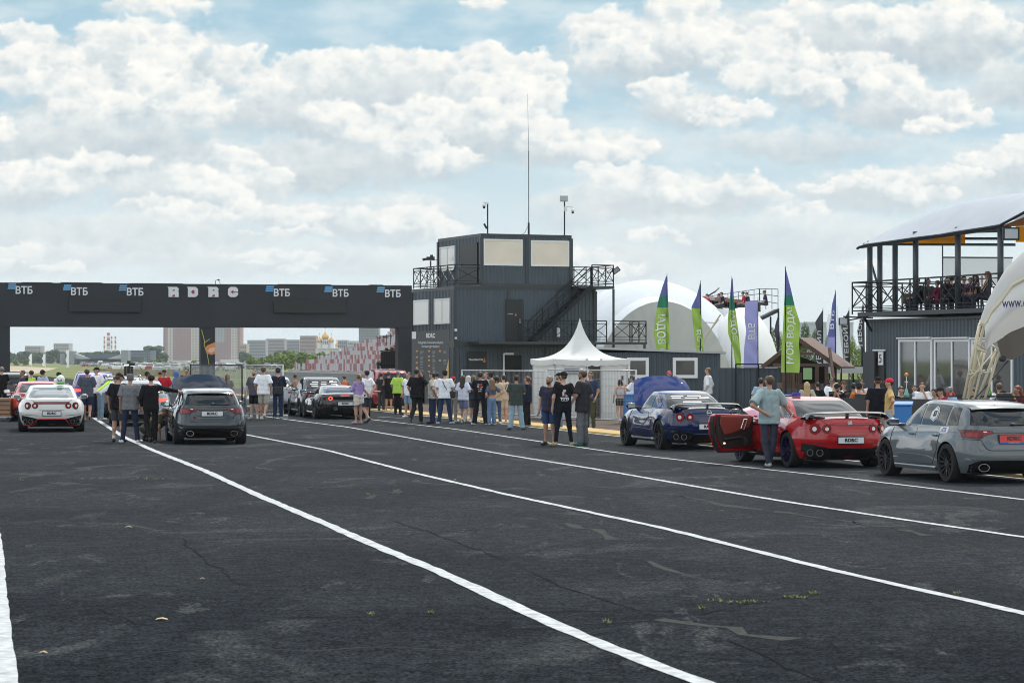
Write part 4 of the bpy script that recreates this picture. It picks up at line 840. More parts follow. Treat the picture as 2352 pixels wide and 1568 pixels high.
b = MB(); A_, B_ = W3(2024, 850), W3(2035, 850); b.prism([Vector((A_.x, A_.y, PZ(v, A_.y))) + n_ * .10 for v in (838,)] + [Vector((B_.x, B_.y, PZ(838, B_.y))) + n_ * .10, Vector((B_.x, B_.y, PZ(808, B_.y))) + n_ * .10, Vector((A_.x, A_.y, PZ(808, A_.y))) + n_ * .10], n_ * .02); po = b.build('door_poster', M_LOGO, dr)
text_obj('drawing', '5', .42, M_BLK, po, W3(2029.5, 824) + n_ * .13, (q - p).normalized(), (0, 0, 1), .0)
b = MB(); A_, B_ = W3(2015, 850), W3(2018, 850); b.prism([Vector((A_.x, A_.y, .1)) + n_ * .09, Vector((B_.x, B_.y, .1)) + n_ * .09, Vector((B_.x, B_.y, PZ(808, B_.y))) + n_ * .09, Vector((A_.x, A_.y, PZ(808, A_.y))) + n_ * .09], n_ * .01); b.build('edge_strip', mat('rust_orange', (.30, .12, .03), .6), dr)
b = MB(); A_, B_ = W3(2010, 850), W3(2038, 850); b.bar(Vector((A_.x, A_.y, PZ(804, A_.y))) + n_ * .08, Vector((B_.x, B_.y, PZ(804, B_.y))) + n_ * .08, .05); b.build('door_lamp', M_WHF, dr)
# railing, posts, canopy
rl = [W3(x, 700) + n_ * .25 for x in (1972, 2330)]
lft = rl[0] + Vector((-n_.y, n_.x, 0)) * -0
railing('railing', [((rl[0] - n_ * 4).x, (rl[0] - n_ * 4).y), (rl[0].x, rl[0].y), (rl[1].x, rl[1].y)], 3.72, rb, h=1.12, bay=1.0, local=False)
M_POST = mat('blue_grey_steel', (.045, .06, .072), .4)
for x, dY in ((1998, 1.5), (2021, 4), (2056, 2.5), (2103, .4), (2200, .2), (2298, .1)):
  k = W3(x, 700, dY); b = MB(); b.tube([(k.x, k.y, 3.7), (k.x, k.y, 6.35 + (x > 2080) * .12)], .10, 10); b.build('post', M_POST, rb, True)
b = MB()
for (x0, y0, d0, x1, y1, d1_) in ((1985, 561, 3, 2330, 562, 4), (2140, 548, 4, 2330, 548, 4), (2200, 533, 4, 2330, 530, 4), (1975, 568, .2, 2320, 521, .1)): b.bar(W3(x0, y0, d0), W3(x1, y1, d1_), .09)
b.bar(W3(2000, 600, 2), W3(2016, 655, 2), .06); b.build('roof_beam', M_POST, rb)
b = MB(); b.bar(W3(2165, 562, 3), W3(2165, 660, 3), .04); b.bar(W3(2165, 591, 3), W3(2325, 592, 3), .05); b.build('screen_frame', M_POST, rb)
b = MB(); b.quad(W3(2166, 592, 3), W3(2325, 593, 3), W3(2325, 655, 3), W3(2166, 655, 3)); b.build('wind_screen', mat('clear_film', (.62, .62, .58), .3, alpha=.55), rb)
cp = empty('terrace_canopy', tuple(W3(2150, 520)), 0, 'curved pale grey fabric canopy over the roof terrace with orange ends', 'canopy')
lo = [(1973, 568), (1990, 562.5), (2040, 556), (2103, 547), (2160, 540), (2200, 533), (2260, 524), (2296, 518), (2330, 500), (2400, 462), (2560, 430), (2760, 410)]
hi = [(1973, 568), (2010, 546), (2060, 519), (2110, 497), (2150, 482), (2200, 467), (2260, 455), (2300, 449), (2340, 444), (2420, 438), (2580, 420), (2760, 400)]
rows = []
for j in range(9):
  t_ = j / 8; row = []
  for (xa, ya), (xb, yb_) in zip(lo, hi):
    x = xa + (xb - xa) * t_; y = ya + (yb_ - ya) * math.sin(t_ * math.pi / 2); row.append(W3(x, y, -.4 + 4.4 * t_))
  rows.append(row)
b = MB(); b.grid(rows);
rows2 = []
for j in range(7):
  t_ = j / 6; rows2.append([W3(xb + 6 * t_, yb_ + (1 - math.cos(t_ * math.pi / 2)) * (520 - yb_ if yb_ < 520 else 0) * .8, 4.0 + 4.0 * t_) for (xb, yb_) in hi])
b.grid(rows2)
b.build('membrane', fabric('canopy_fabric', (.50, .54, .60), .25), cp, True)
b = MB(); pts = [W3(x, y, -.42) for x, y in [(1969, 571)] + lo[:-1]]; b.tube(pts, .045, 6); b.build('edge_cable', M_RAIL, cp)
M_ORG = fabric('orange_fabric', (.95, .34, .02), .75)
o1 = MB(); o1.quad(W3(2060, 560, 3.6), W3(2217, 560, 3.6), W3(2217, 531, 3.6), W3(2150, 541, 3.6)); o1.quad(W3(2035, 560, 3.5), W3(2060, 560, 3.5), W3(2060, 554, 3.5), W3(2050, 556, 3.5)); o1.build('end_panel', M_ORG, cp)
o1 = MB(); o1.quad(W3(2333, 556, 3.6), W3(2365, 556, 3.6), W3(2365, 520, 3.6), W3(2333, 520, 3.6)); o1.build('end_panel', M_ORG, cp)
o1 = MB(); o1.quad(W3(2297, 520, 1.5), W3(2400, 480, 1.5), W3(2400, 518, 1.5), W3(2320, 520, 1.5)); o1.build('under_panel', fabric('rust_fabric', (.40, .17, .07), .5), cp)
def flood(k, s_, label, wall=None):
  o = empty('floodlight', tuple(k), 0, label, 'floodlight')
  b = MB(); b.box((0, 0, 0), (s_, .10, s_ * .78)); b.build('lamp_housing', M_BLK, o, local=True); b = MB(); b.box((0, -.055, 0), (s_ * .78, .02, s_ * .58)); b.build('lamp_glass', mat('lamp_glass_pale', (.42, .47, .50), .15), o, local=True)
  b = MB(); b.bar((0, .05, 0), wall or (-.3, .25, .05), .04); b.build('bracket', M_RAIL, o, local=True)
flood(W3(2322, 537, -.3), .52, 'square black floodlight on the last canopy post at the right edge', (.0, .4, -.1))
flood(W3(2418 - 745 + 0, 0, 0) if False else P3(1673.5 + 0, 0, 1) if False else P3(2400 * 0 + 1937, 738, 84), .22 + .10, 'floodlight on a long arm left of the terrace corner', (.9, .3, .18))
b = MB(); b.bar(P3(1937, 727, 84), P3(2005, 730, 84), .05, .05); b.bar(P3(1985, 729, 84), P3(2002, 760, 84.5), .06); b.build('lamp_arm', M_RAIL, rb)
# ---- near stage tent at the right edge
st = empty('stage_tent', (PXX(2300, 60), 60, 0), 0, 'white stage tent with a web address and beige truss legs at the right edge', 'tent')
M_ST = fabric('stage_tent_fabric', (.56, .56, .545), .2); M_TRUS = mat('beige_truss', (.52, .47, .34), .55)
a_ = [(2760, 330), (2560, 420), (2400, 545), (2352, 577), (2310, 617), (2284, 660), (2266, 695), (2254, 725), (2250, 740)]
c_ = [(2760, 400), (2560, 500), (2400, 612), (2352, 640), (2325, 655), (2300, 690), (2278, 715), (2268, 735), (2262, 745)]
b = MB(); b.grid([[P3(x, y, 60.6) for x, y in a_], [P3((x + u) / 2, (y + v) / 2, 60.05) for (x, y), (u, v) in zip(a_, c_)], [P3(x, y, 60) for x, y in c_]]); b.build('outer_flap', M_ST, st, True)
e_ = [(2760, 690), (2560, 700), (2400, 735), (2352, 750), (2320, 763), (2290, 783), (2275, 793), (2265, 805), (2262, 790)]
b = MB(); b.grid([[P3(x + (u - x) * t_, y + (v - y) * t_, 59.9 - .35 * math.sin(t_ * 3.14)) for (x, y), (u, v) in zip(c_, e_)] for t_ in (0, .25, .5, .75, 1)]); b.build('membrane', M_ST, st, True)
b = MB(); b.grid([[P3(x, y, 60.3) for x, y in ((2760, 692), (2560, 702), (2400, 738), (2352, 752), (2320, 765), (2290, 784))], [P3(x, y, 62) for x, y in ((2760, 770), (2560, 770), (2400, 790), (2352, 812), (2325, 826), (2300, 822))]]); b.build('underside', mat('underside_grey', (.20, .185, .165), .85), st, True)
b = MB(); b.tube([P3(x, y, 59.85) for x, y in c_], .045, 6); b.build('edge_rope', M_TRUS, st)
text_obj('lettering', 'www.cone-forest.ru', .34, mat('navy_letter', (.03, .035, .12), .6), st, P3(2302, 697, 59.3), (1, -.05, .05), (0, 0, 1), .004, sx=.62, align='LEFT')
b = MB()
for (p, q, r_) in (((2251, 742), (2214, 915), .045), ((2262, 738), (2222, 915), .04), ((2258, 806), (2224, 915), .04), ((2290, 800), (2246, 915), .04), ((2263, 806), (2238, 915), .03), ((2294, 808), (2262, 915), .035), ((2252, 735), (2230, 880), .025), ((2240, 800), (2265, 808), .03), ((2270, 788), (2292, 801), .03), ((2228, 850), (2270, 856), .02), ((2240, 800), (2255, 860), .02), ((2290, 800), (2228, 872), .018)):
  b.tube([P3(*p, 60.2 + r_ * 8), P3(*q, 59.6 + r_ * 20)], r_, 7)
for p, q in (((2225, 860), (2262, 850)), ((2243, 790), (2262, 800)), ((2250, 745), (2264, 750))): b.tube([P3(*p, 60), P3(*q, 60.3)], .02, 6)
b.build('truss_leg', M_TRUS, st, True)
b = MB(); b.tube([P3(2316, 828, 61), P3(2240, 915, 60)], .02, 6); b.ell(tuple(P3(2303, 824, 60.2)), (.10, .10, .08)); b.build('tie', M_BLK, st)
# ---- black barrier, bins, rail in front of the tables
ba = empty('bar_barrier', (PXX(2000, 66), 66, 0), 0, 'long black waist high barrier in front of the seated crowd', 'barrier')
b = MB(); b.prism([(PXX(1835, 70), 70, 0), (PXX(2200, 63), 63, 0), (PXX(2200, 63), 63, PZ(917, 63)), (PXX(1835, 70), 70, PZ(913, 70))], (0, .06, 0)); b.build('panel', M_BLK, ba)
b = MB(); b.prism([(PXX(2200, 62), 62, 0), (PXX(2480, 58), 58, 0), (PXX(2480, 58), 58, .6), (PXX(2200, 62), 62, .6)], (0, .05, 0)); b.build('panel', M_BLK, ba)
b = MB(); b.bar((PXX(2180, 62), 62, PZ(910, 62)), (PXX(2480, 58), 58, PZ(911, 58)), .04); b.bar((PXX(2180, 62), 62, PZ(918, 62)), (PXX(2480, 58), 58, PZ(920, 58)), .03); b.build('top_rail', M_RAIL, ba)
def bin_(x, yb, yt, w, label):
  X, Y = G(x, yb); h = PZ(yt, Y); m = mat('bin_blue', (.03, .17, .46), .45); o = empty('wheelie_bin', (X, Y, 0), R(-12), label, 'wheelie bin', 'blue wheelie bins')
  b = MB(); t_, u_ = w * .5, w * .40; b.add([(-u_, -u_, .06), (u_, -u_, .06), (u_, u_, .06), (-u_, u_, .06), (-t_, -t_, h - .08), (t_, -t_, h - .08), (t_, t_, h - .08), (-t_, t_, h - .08)], [(3, 2, 1, 0), (4, 5, 6, 7), (0, 1, 5, 4), (1, 2, 6, 5), (2, 3, 7, 6), (3, 0, 4, 7)]); b.build('bin_body', m, o, local=True, bevel=.02)
  b = MB(); b.prism([(-t_ - .03, -t_ - .03, h - .08), (t_ + .03, -t_ - .03, h - .08), (t_ + .03, t_ + .02, h - .02), (-t_ - .03, t_ + .02, h - .02)], (0, 0, .05)); b.tube([(-t_, t_ + .05, h - .03), (t_, t_ + .05, h - .03)], .02, 6); b.build('lid', m, o, local=True, bevel=.01)
  b = MB()
  for s_ in (-1, 1): b.tube([(s_ * u_, u_, .1), (s_ * (u_ + .05), u_, .1)], .1, 12)
  b.build('wheel', M_BLK, o, local=True)
bin_(2071, 1019, 924, .50, 'bright blue wheelie bin behind the man in the yellow shirt')
bin_(1444, 972, 902, .55, 'blue wheelie bin against the right end of the pagoda tent')
bin_(1256, 965, 895, .42, 'blue wheelie bin seen between the tent and the man in the purple polo')
# ---- steel mesh site fences
M_WIRE = mat('wire_grey', (.30, .32, .33), .5, .6)
def site_fence(pts, h, label, group, mesh=True, m=None, wires=.11, cover=None):
  t = empty('site_fence', (*pts[0], 0), 0, label, 'fence', group)
  for a, c in zip(pts[:-1], pts[1:]):
    a, c = Vector((*a, 0)), Vector((*c, 0)); up = Vector((0, 0, 1)); d = (c - a).normalized(); a = a + d * .04; c = c - d * .04
    b = MB(); mm = m or M_STEEL
    for q in (a, c): b.tube([q + up * .02, q + up * h], .028, 8)
    for z in (.16, h - .03): b.tube([a + up * z, c + up * z], .022, 8)
    b.build('frame', mm, t, True)
    b = MB(); n = int((c - a).length / wires)
    for i in range(1, n): q = a.lerp(c, i / n); b.bar(q + up * .16, q + up * (h - .03), .006)
    for k in range(1, int(h / .22)): b.bar(a + up * (.16 + k * .22), c + up * (.16 + k * .22), .006)
    b.build('wire_mesh', M_WIRE, t)
    if cover:
      b = MB(); b.quad(a + up * .2 + Vector((0, .02, 0)), c + up * .2 + Vector((0, .02, 0)), c + up * (h - .05) + Vector((0, .02, 0)), a + up * (h - .05) + Vector((0, .02, 0))); b.build('scrim', cover, t)
  for q in pts:
    b = MB(); b.box((q[0], q[1], .07), (.26, .62, .13)); b.build('concrete_foot', M_CONC, t, bevel=.02)
  return t
site_fence([G(1060, 955), G(1256, 966)], 1.75, 'steel mesh fence panel behind the queue left of the tent', 'site fence panels')
site_fence([G(1258, 966), G(1352, 972), G(1462, 978)], 1.80, 'steel mesh fence panels standing in front of the pagoda tent', 'site fence panels')
sf = mat('scrim_grey', (.36, .37, .38), .9, alpha=.42)
site_fence([G(437, 954), G(557, 960)], 1.95, 'fence panel with grey see-through scrim behind the raised hood', 'site fence panels', cover=sf, m=M_RAIL)
site_fence([G(561, 960), G(652, 961)], 1.95, 'fence panel with pale scrim behind the three men left of centre', 'site fence panels', cover=mat('scrim_pale', (.50, .50, .50), .9, alpha=.28), m=M_STEEL)
# ---------------------------------------------------------------- far background
def bigmat(name, col, var=.08, s=.05): return mat(name, col, .9, spec=.1, var=var, vscale=s)
M_WIN = mat('far_window', (.06, .075, .09), .3); M_CREAM = bigmat('cream_render', (.50, .45, .38)); M_PINK = bigmat('pinkish_brick', (.34, .185, .16)); M_GREYC = bigmat('grey_panel', (.30, .31, .33)); M_WHB = bigmat('white_render', (.58, .58, .56))
def block(x0, x1, ytop, Y, m, label, name='apartment_block', cols=8, rows=9, dep=20, win=True, bands=None, h=None, ww=.5, wh=.45, stuffcap=100, group=None, wm_=None):
  X0, X1 = PXX(x0, Y), PXX(x1, Y); H_ = h or PZ(ytop, Y); o = empty(name, ((X0 + X1) / 2, Y, 0), 0, label, 'building', group)
  b = MB(); b.box(((X0 + X1) / 2, Y + dep / 2, H_ / 2), (X1 - X0, dep, H_)); b.box(((X0 + X1) / 2, Y + dep / 2, H_ + .4), ((X1 - X0) * 1.01, dep * 1.01, .8)); b.build('wall', m, o)
  for (a, c, mm, z0, z1) in (bands or []):
    b = MB(); xa, xb = X0 + (X1 - X0) * a, X0 + (X1 - X0) * c; b.box(((xa + xb) / 2, Y - .25, H_ * (z0 + z1) / 2), (xb - xa, .5, H_ * (z1 - z0))); b.build('facade_band', mm, o)
  if win:
    cw = (X1 - X0) / cols; rh = H_ / rows; bb = MB(); bb.box((0, 0, 0), (cw * ww, .3, rh * wh)); proto = None; rest = MB(); n = 0
    order = [(i, j) for j in range(rows - 1, -1, -1) for i in range(cols)]
    for i, j in order:
      c = (X0 + cw * (i + .5), Y - .58, rh * (j + .5))
      if n < stuffcap:
        if proto is None: proto = bb.build('window', wm_ or M_WIN, o, local=True); w = proto
        else: w = proto.copy(); link(w)
        w.parent = o; w.location = Vector(c) - o.location
      else: rest.box(c, (cw * ww, .3, rh * wh))
      n += 1
    if rest.v: tag(rest.build('windows', wm_ or M_WIN, o), kind='stuff')
  return o
block(375, 552, 0, 2570, M_PINK, 'huge pinkish tower block with cream window columns seen under the gantry', cols=27, rows=24, h=70, ww=.42, wh=.42, stuffcap=100, dep=30,
   bands=[(.055, .13, M_CREAM, .02, 1), (.36, .52, M_CREAM, .02, 1), (.68, .80, M_GREYC, .30, 1), (.88, .96, M_CREAM, .02, 1), (0, 1, M_WHB, .52, .53), (0, 1, M_WHB, .76, .77)])
G9 = 'grey slab blocks on the skyline'
block(568, 610, 783, 1900, M_GREYC, 'grey slab block on the left end of the skyline row under the right bay', cols=9, rows=7, group=G9, ww=.6, wh=.35)
block(611, 653, 780, 1950, bigmat('grey_pink', (.33, .29, .30)), 'pinkish grey slab block beside the leftmost grey slab', cols=9, rows=7, group=G9, ww=.6, wh=.35)
block(655, 688, 782, 2050, M_GREYC, 'narrow grey block in the gap before the stepped pink building', cols=7, rows=7, group=G9)
block(689, 726, 773, 2000, bigmat('stepped_pink', (.36, .27, .25)), 'stepped pink building directly left of the gold domed church', cols=8, rows=7, group=G9)
block(775, 798, 783, 2000, M_GREYC, 'low grey block directly right of the gold domed church', cols=5, rows=6, group=G9)
block(799, 823, 785, 1950, bigmat('pale_blue_grey', (.42, .44, .46)), 'pale striped block left of the grey high-rise tower', cols=5, rows=6, ww=.8, wh=.3, group=G9)
block(824, 870, 751, 1700, bigmat('tower_grey', (.25, .27, .28)), 'tall grey high-rise tower on the skyline before the right pillar', cols=8, rows=14, ww=.5, wh=.4)
block(895, 913, 750, 1750, M_PINK, 'sliver of a pink high-rise beside the right gantry pillar', cols=4, rows=14)
block(552, 566, 792, 1800, bigmat('sand_wall', (.40, .36, .28)), 'small sandy building at the right foot of the huge tower block', cols=3, rows=4)
block(57, 93, 796, 2300, bigmat('hazy_cream', (.36, .34, .31)), 'low cream building on the left horizon', cols=8, rows=5)
block(123, 158, 790, 2300, bigmat('hazy_white', (.40, .40, .39)), 'pale stepped building left of the chimneys', cols=7, rows=6)
block(506, 559, 829, 1400, mat('white_roof', (.62, .66, .68), .5), 'long low white warehouse behind the mesh fence', 'warehouse', win=False, dep=60)
block(330, 375, 826, 1500, bigmat('shed_red', (.38, .12, .10)), 'low red roofed shed in front of the huge tower block', 'shed', win=False)
block(385, 430, 831, 1300, M_WHB, 'low white shed at the foot of the huge tower block', 'shed', win=False)
# grey terminal-like hall with slanting white canopies
Y = 1150; hl = empty('grey_hall', (PXX(230, Y), Y, 0), 0, 'wide low grey hall with two towers and white slanted canopies', 'building')
b = MB()
for x0, x1, yt in ((160, 173, 806), (281, 297, 804), (141, 145, 812)): b.box(((PXX(x0, Y) + PXX(x1, Y)) / 2, Y, PZ(yt, Y) / 2), (PXX(x1, Y) - PXX(x0, Y), 8, PZ(yt, Y)))
b.build('tower', bigmat('hall_grey', (.26, .28, .30)), hl)
b = MB(); b.prism([P3(195, 812, Y), P3(270, 812, Y), P3(258, 824, Y), P3(205, 824, Y)], (0, 10, 0)); b.box((PXX(230, Y), Y + 10, PZ(820, Y) / 2), (PXX(335, Y) - PXX(145, Y), 6, PZ(820, Y))); b.build('hall', bigmat('hall_dark', (.10, .13, .16)), hl)
for x0, x1, s_ in ((173, 207, 1), (248, 281, -1)):
  b = MB(); pts = [P3(x0, 812 if s_ > 0 else 823, Y - 1), P3(x1, 823 if s_ > 0 else 812, Y - 1), P3(x1, 824, Y - 1), P3(x0, 824, Y - 1)]; b.prism(pts, (0, 5, 0)); b.build('canopy', bigmat('canopy_grey', (.45, .47, .49)), hl)
block(300, 345, 808, 1200, bigmat('office_dark', (.12, .15, .18)), 'dark glassy office block right of the grey hall', cols=8, rows=5, wm_=mat('office_glass', (.22, .26, .30), .3))
# chimneys
M_CW = bigmat('chimney_white', (.62, .60, .57)); M_CR = bigmat('chimney_red', (.45, .13, .09))
for x, yt, r_, lab in ((239.8, 772, .95, 'leftmost slim red and white chimney'), (249, 763.6, 1.9, 'tallest and thickest red and white chimney'), (256.4, 772, .95, 'slim red and white chimney just right of the tallest'), (265, 772, 1.0, 'rightmost slim red and white chimney')):
  Y = 3000; X = PXX(x, Y); H_ = PZ(yt, Y); o = empty('chimney', (X, Y, 0), 0, lab, 'chimney', 'power station chimneys')
  n = 7
  for k in range(n):
    z0, z1 = H_ * (0.35 + .65 * k / n) if k else 0, H_ * (0.35 + .65 * (k + 1) / n)
    b = MB(); b.tube([(X, Y, z0), (X, Y, z1)], [r_ * (1.35 - .35 * z0 / H_), r_ * (1.35 - .35 * z1 / H_)], 14); b.build('band', M_CR if k in (6, 2, 4) else M_CW, o, True)
# church
Y = 1450; ch = empty('church', (PXX(747, Y), Y, 0), 0, 'white orthodox church with several golden onion domes on the skyline', 'church')
M_GOLD = mat('gold_dome', (.62, .36, .09), .32, .7); b = MB()
def cyl(x, y0, y1, w, b): b.tube([P3(x, y0, Y), P3(x, y1, Y)], w / 2 * Y / F, 14)
b.box((PXX(754, Y), Y, PZ(801, Y) / 2), (PXX(781, Y) - PXX(727, Y), 14, PZ(801, Y))); cyl(747, 812, 780, 17, b); cyl(734, 812, 787, 11, b); cyl(761, 812, 787, 11, b); cyl(773, 812, 796, 6, b)
for x in (733, 745, 757, 769, 777): b.tube([P3(x, 801, Y - 7.2), P3(x, 799, Y - 7.2)], 1.3, 12)
b.build('wall', M_WHB, ch)
def onion(x, yb, yt, w):
  b = MB(); Hh = (yb - yt); pr = [(0, .62), (.10, .85), (.22, 1.0), (.36, .95), (.5, .72), (.62, .42), (.75, .18), (.9, .05), (1, .02)]
  b.tube([P3(x, yb - Hh * t_, Y) for t_, _ in pr], [w / 2 * Y / F * r_ for _, r_ in pr], 16); o = b.build('dome', M_GOLD, ch, True)
  c = MB(); c.bar(P3(x, yt, Y), P3(x, yt - Hh * .35, Y), .22); c.bar(P3(x - w * .1, yt - Hh * .2, Y), P3(x + w * .1, yt - Hh * .2, Y), .2); c.build('cross', M_GOLD, o)
onion(747, 780, 758, 17); onion(734, 787, 770, 12); onion(761, 787, 770, 12); onion(773, 796, 784, 7)
b = MB()
for x in (742, 747, 752): b.bar(P3(x, 783, Y - 2.3), P3(x, 790, Y - 2.3), .5, .3)
b.build('window', M_WIN, ch)
# ---- trees
def leafmat(name, col, var=.45):
  m = mat(name, col, .75, spec=.15, var=var, vscale=.9); return m
def tree_mesh(seed, h, w, m, n=900, leaf=.30, trunk=.25, name='tree'):
  rr = random.Random(seed); o = empty(name)
  b = MB(); b.tube([(0, 0, -.1), (.1 * w * rr.uniform(-.3, .3), 0, h * .35), (0, 0, h * .8)], [h * .028, h * .02, h * .006], 7)
  for k in range(7):
    a = rr.uniform(0, 6.28); z = h * rr.uniform(.22, .6); b.tube([(0, 0, z), (math.cos(a) * w * .22, math.sin(a) * w * .22, z + h * .12), (math.cos(a) * w * .38, math.sin(a) * w * .38, z + h * .26)], [h * .012, h * .008, h * .003], 5)
  b.build('trunk', mat('bark', (.08, .065, .05), .9), o, local=True)
  blobs = []
  for k in range(13):
    a = rr.uniform(0, 6.28); q = rr.uniform(0, .34) * w; z = h * rr.uniform(trunk, .86); blobs.append((math.cos(a) * q, math.sin(a) * q, z, w * rr.uniform(.13, .24)))
  blobs.append((0, 0, h * .62, w * .30)); blobs.append((0, 0, h * .85, w * .17))
  b = MB(); L_ = leaf
  for k in range(n):
    c = rr.choice(blobs); u = rr.uniform(-1, 1); a = rr.uniform(0, 6.28); s_ = math.sqrt(1 - u * u); r_ = c[3] * rr.uniform(.65, 1.08)
    p = Vector((c[0] + r_ * s_ * math.cos(a), c[1] + r_ * s_ * math.sin(a), c[2] + r_ * u * .85))
    nn = Vector((s_ * math.cos(a), s_ * math.sin(a), u + .4)) + Vector((rr.uniform(-.8, .8), rr.uniform(-.8, .8), rr.uniform(-.8, .8))); nn.normalize()
    x = nn.orthogonal().normalized(); x = Matrix.Rotation(rr.uniform(0, 6.28), 3, nn) @ x; y = nn.cross(x); l = L_ * rr.uniform(.6, 1.3)
    b.add([p - x * l, p + y * l * .55, p + x * l, p - y * l * .55], [(0, 1, 2, 3)])
  b.build('crown', m, o, local=True); return o
M_LF = leafmat('foliage_fresh', (.15, .215, .035)); M_LD = leafmat('foliage_dark', (.040, .085, .036)); M_LM = leafmat('foliage_mid', (.085, .125, .040))
KIDS.clear()
def treecopy(src, loc, sc_, label, group, rz):
  r = src.copy(); link(r); r.location = loc; r.rotation_euler = (0, 0, rz); r.scale = (sc_[0], sc_[0], sc_[1]); r['label'] = label; r['group'] = group
  for ch_ in [x for x in src.children]: c = ch_.copy(); link(c); c.parent = r
  return r
protos = {}
def plant(kind, x, ytop, Y, wpx, label, group, rz=None):
  cfg = {'far': (11, M_LD, 420, .75, .10), 'fresh': (22, M_LF, 900, .42, .05), 'near': (33, M_LM, 4200, .10, .12), 'nearf': (44, M_LF, 4200, .10, .08), 'fresh2': (55, M_LF, 900, .42, .05), 'far2': (66, M_LD, 420, .75, .08)}[kind]
  h = PZ(ytop, Y); w = wpx * Y / F
  if kind not in protos:
    o = tree_mesh(cfg[0], 6.0, 5.4, cfg[1], cfg[2], cfg[3], cfg[4]); protos[kind] = o; tag(o, label, 'tree', group)
  else: o = treecopy(protos[kind], (0, 0, 0), (1, 1), label, group, 0)
  o.location = (PXX(x, Y), Y, 0); o.scale = (w / 5.4, w / 5.4, h / 6.0); o.rotation_euler = (0, 0, rr.uniform(0, 6.28) if rz is None else rz)
rr = random.Random(12)
NTH = ['%d%s' % (k, 'st' if k % 10 == 1 and k != 11 else 'nd' if k % 10 == 2 and k != 12 else 'rd' if k % 10 == 3 and k != 13 else 'th') for k in range(1, 40)]
TG = 'bright green trees beyond the fence'; ORD = 'first second third fourth fifth sixth seventh eighth ninth tenth'.split()
for i, (x, yt, w_) in enumerate([(577, 817, 46), (600, 820, 40), (622, 812, 44), (645, 808, 50), (668, 803, 56), (694, 805, 52), (716, 814, 44), (740, 806, 46), (757, 811, 40), (772, 822, 34), (588, 826, 36), (655, 822, 44), (705, 824, 44), (733, 822, 40)]):
  plant('fresh' if i % 2 else 'fresh2', x, yt, 560 + (i * 37) % 90 if i < 10 else 520, w_, '%s bright green tree from the left in the %s behind the mesh fence' % (ORD[i % 10], 'back row' if i < 10 else 'lower front row'), TG)
for i in range(36):
  x = 24 + i * 10 + rr.uniform(-4, 4); yt = rr.choice([806, 809, 812, 804, 808]);
  if 335 < x < 372: yt = 795
  plant('far' if i % 2 else 'far2', x, yt + rr.uniform(-2, 3), 1500 + rr.uniform(-80, 80), 32, '%s dark hazy tree from the left in the distant line left of the tower block' % NTH[i], 'distant dark tree line')
for i, x in enumerate((556, 570, 640, 660, 690, 700, 782, 800, 812)):
  plant('far' if i % 2 else 'far2', x, rr.choice([804, 808, 810]), 1350, 26, '%s dark hazy tree from the left among the grey skyline blocks' % NTH[i], 'dark trees by the skyline blocks')
for i, x in enumerate((36, 60, 305, 322, 350, 365, 392, 412, 446)):
  plant('fresh' if i % 2 else 'fresh2', x, rr.choice([822, 826, 829]), 1000, 20 + i % 3 * 6, '%s small light green bush from the left along the far parking field' % NTH[i], 'far light green bushes')
for i, (x, yt, w_, Y, k) in enumerate([(1774, 748, 42, 170, 'near'), (1792, 756, 36, 150, 'nearf'), (1850, 736, 56, 160, 'near'), (1872, 752, 44, 170, 'near'), (1838, 778, 40, 130, 'nearf'), (1905, 762, 36, 150, 'nearf'), (1958, 768, 44, 140, 'nearf'), (1978, 786, 40, 130, 'nearf')]):
  plant(k, x, yt, Y, w_, ['loose dark green tree left of the largest green flag', 'bright bush low behind the left edge of the largest green flag', 'tall loose tree just right of the largest green flag', 'leafy tree behind the playhouse roof ridge', 'bright low tree just behind the playhouse gable', 'fresh green tree behind the slanted bank flag', 'bright yellow green tree between two charcoal flags', 'yellow green tree beside the corner of the right building'][i], None)
for o in [o for o in bpy.data.objects if o.get('category') == 'tree' and o.get('group') is None]:
  if 'group' in o: del o['group']
block(1850, 1960, 744, 900, bigmat('far_grey_roof', (.42, .45, .48)), 'pale flat roofed building far behind the charcoal flags', 'warehouse', win=False, dep=40)
# ---- grandstand with red and white seats beyond the gantry
gs = empty('grandstand', tuple(TP(27.2, 150)), 0, 'long grandstand of red and white seats seen through the right gantry bay', 'grandstand')
RW, PC = 10, 72; seats = []
b = MB()
for k in range(RW):
  c0 = 27.2 + .8 * k; z = 1.42 + .27 * k; a, e = TP(c0, 128), TP(c0, 166 - (0 if k < 9 else 0)); w = TN * .8
  b.prism([a, e, e + w, a + w], (0, 0, z - .02))
b.build('steps', mat('stand_concrete', (.34, .34, .34), .9), gs)
rr = random.Random(5)
for k in range(RW):
  for j in range(PC):
    Yj = 128.2 + j * .53; p = TP(27.45 + .8 * k, Yj, 1.42 + .27 * k); r_ = rr.random()
    pat = ((j // 2 + k * 5) * 7 + (j * k) // 3) % 5 < 2
    if r_ < .06: continue
    seats.append((p, M_SR if r_ > (.50 if pat else .78) else M_SW))
sr_, sw_ = MB(), MB()
for i, (p, m_) in enumerate(sorted(seats, key=lambda q: q[0].y)):
  if i < 100:
    s_ = bpy.data.objects.new('seat', seat_mesh(m_)); link(s_); s_.parent = gs; s_.location = p - gs.location; s_.rotation_euler = (0, 0, TRZ - R(90)); s_.scale = (1.05, 1, 1.2)
  else:
    t_ = sr_ if m_ is M_SR else sw_
    t_.box((p.x, p.y, p.z + .03), (.40, .42, .05), rz=TRZ - R(90)); t_.box((p.x + .22, p.y + .05, p.z + .26), (.06, .44, .44), rz=TRZ)
tag(sr_.build('seats', M_SR, gs), kind='stuff'); tag(sw_.build('seats', M_SW, gs), kind='stuff')
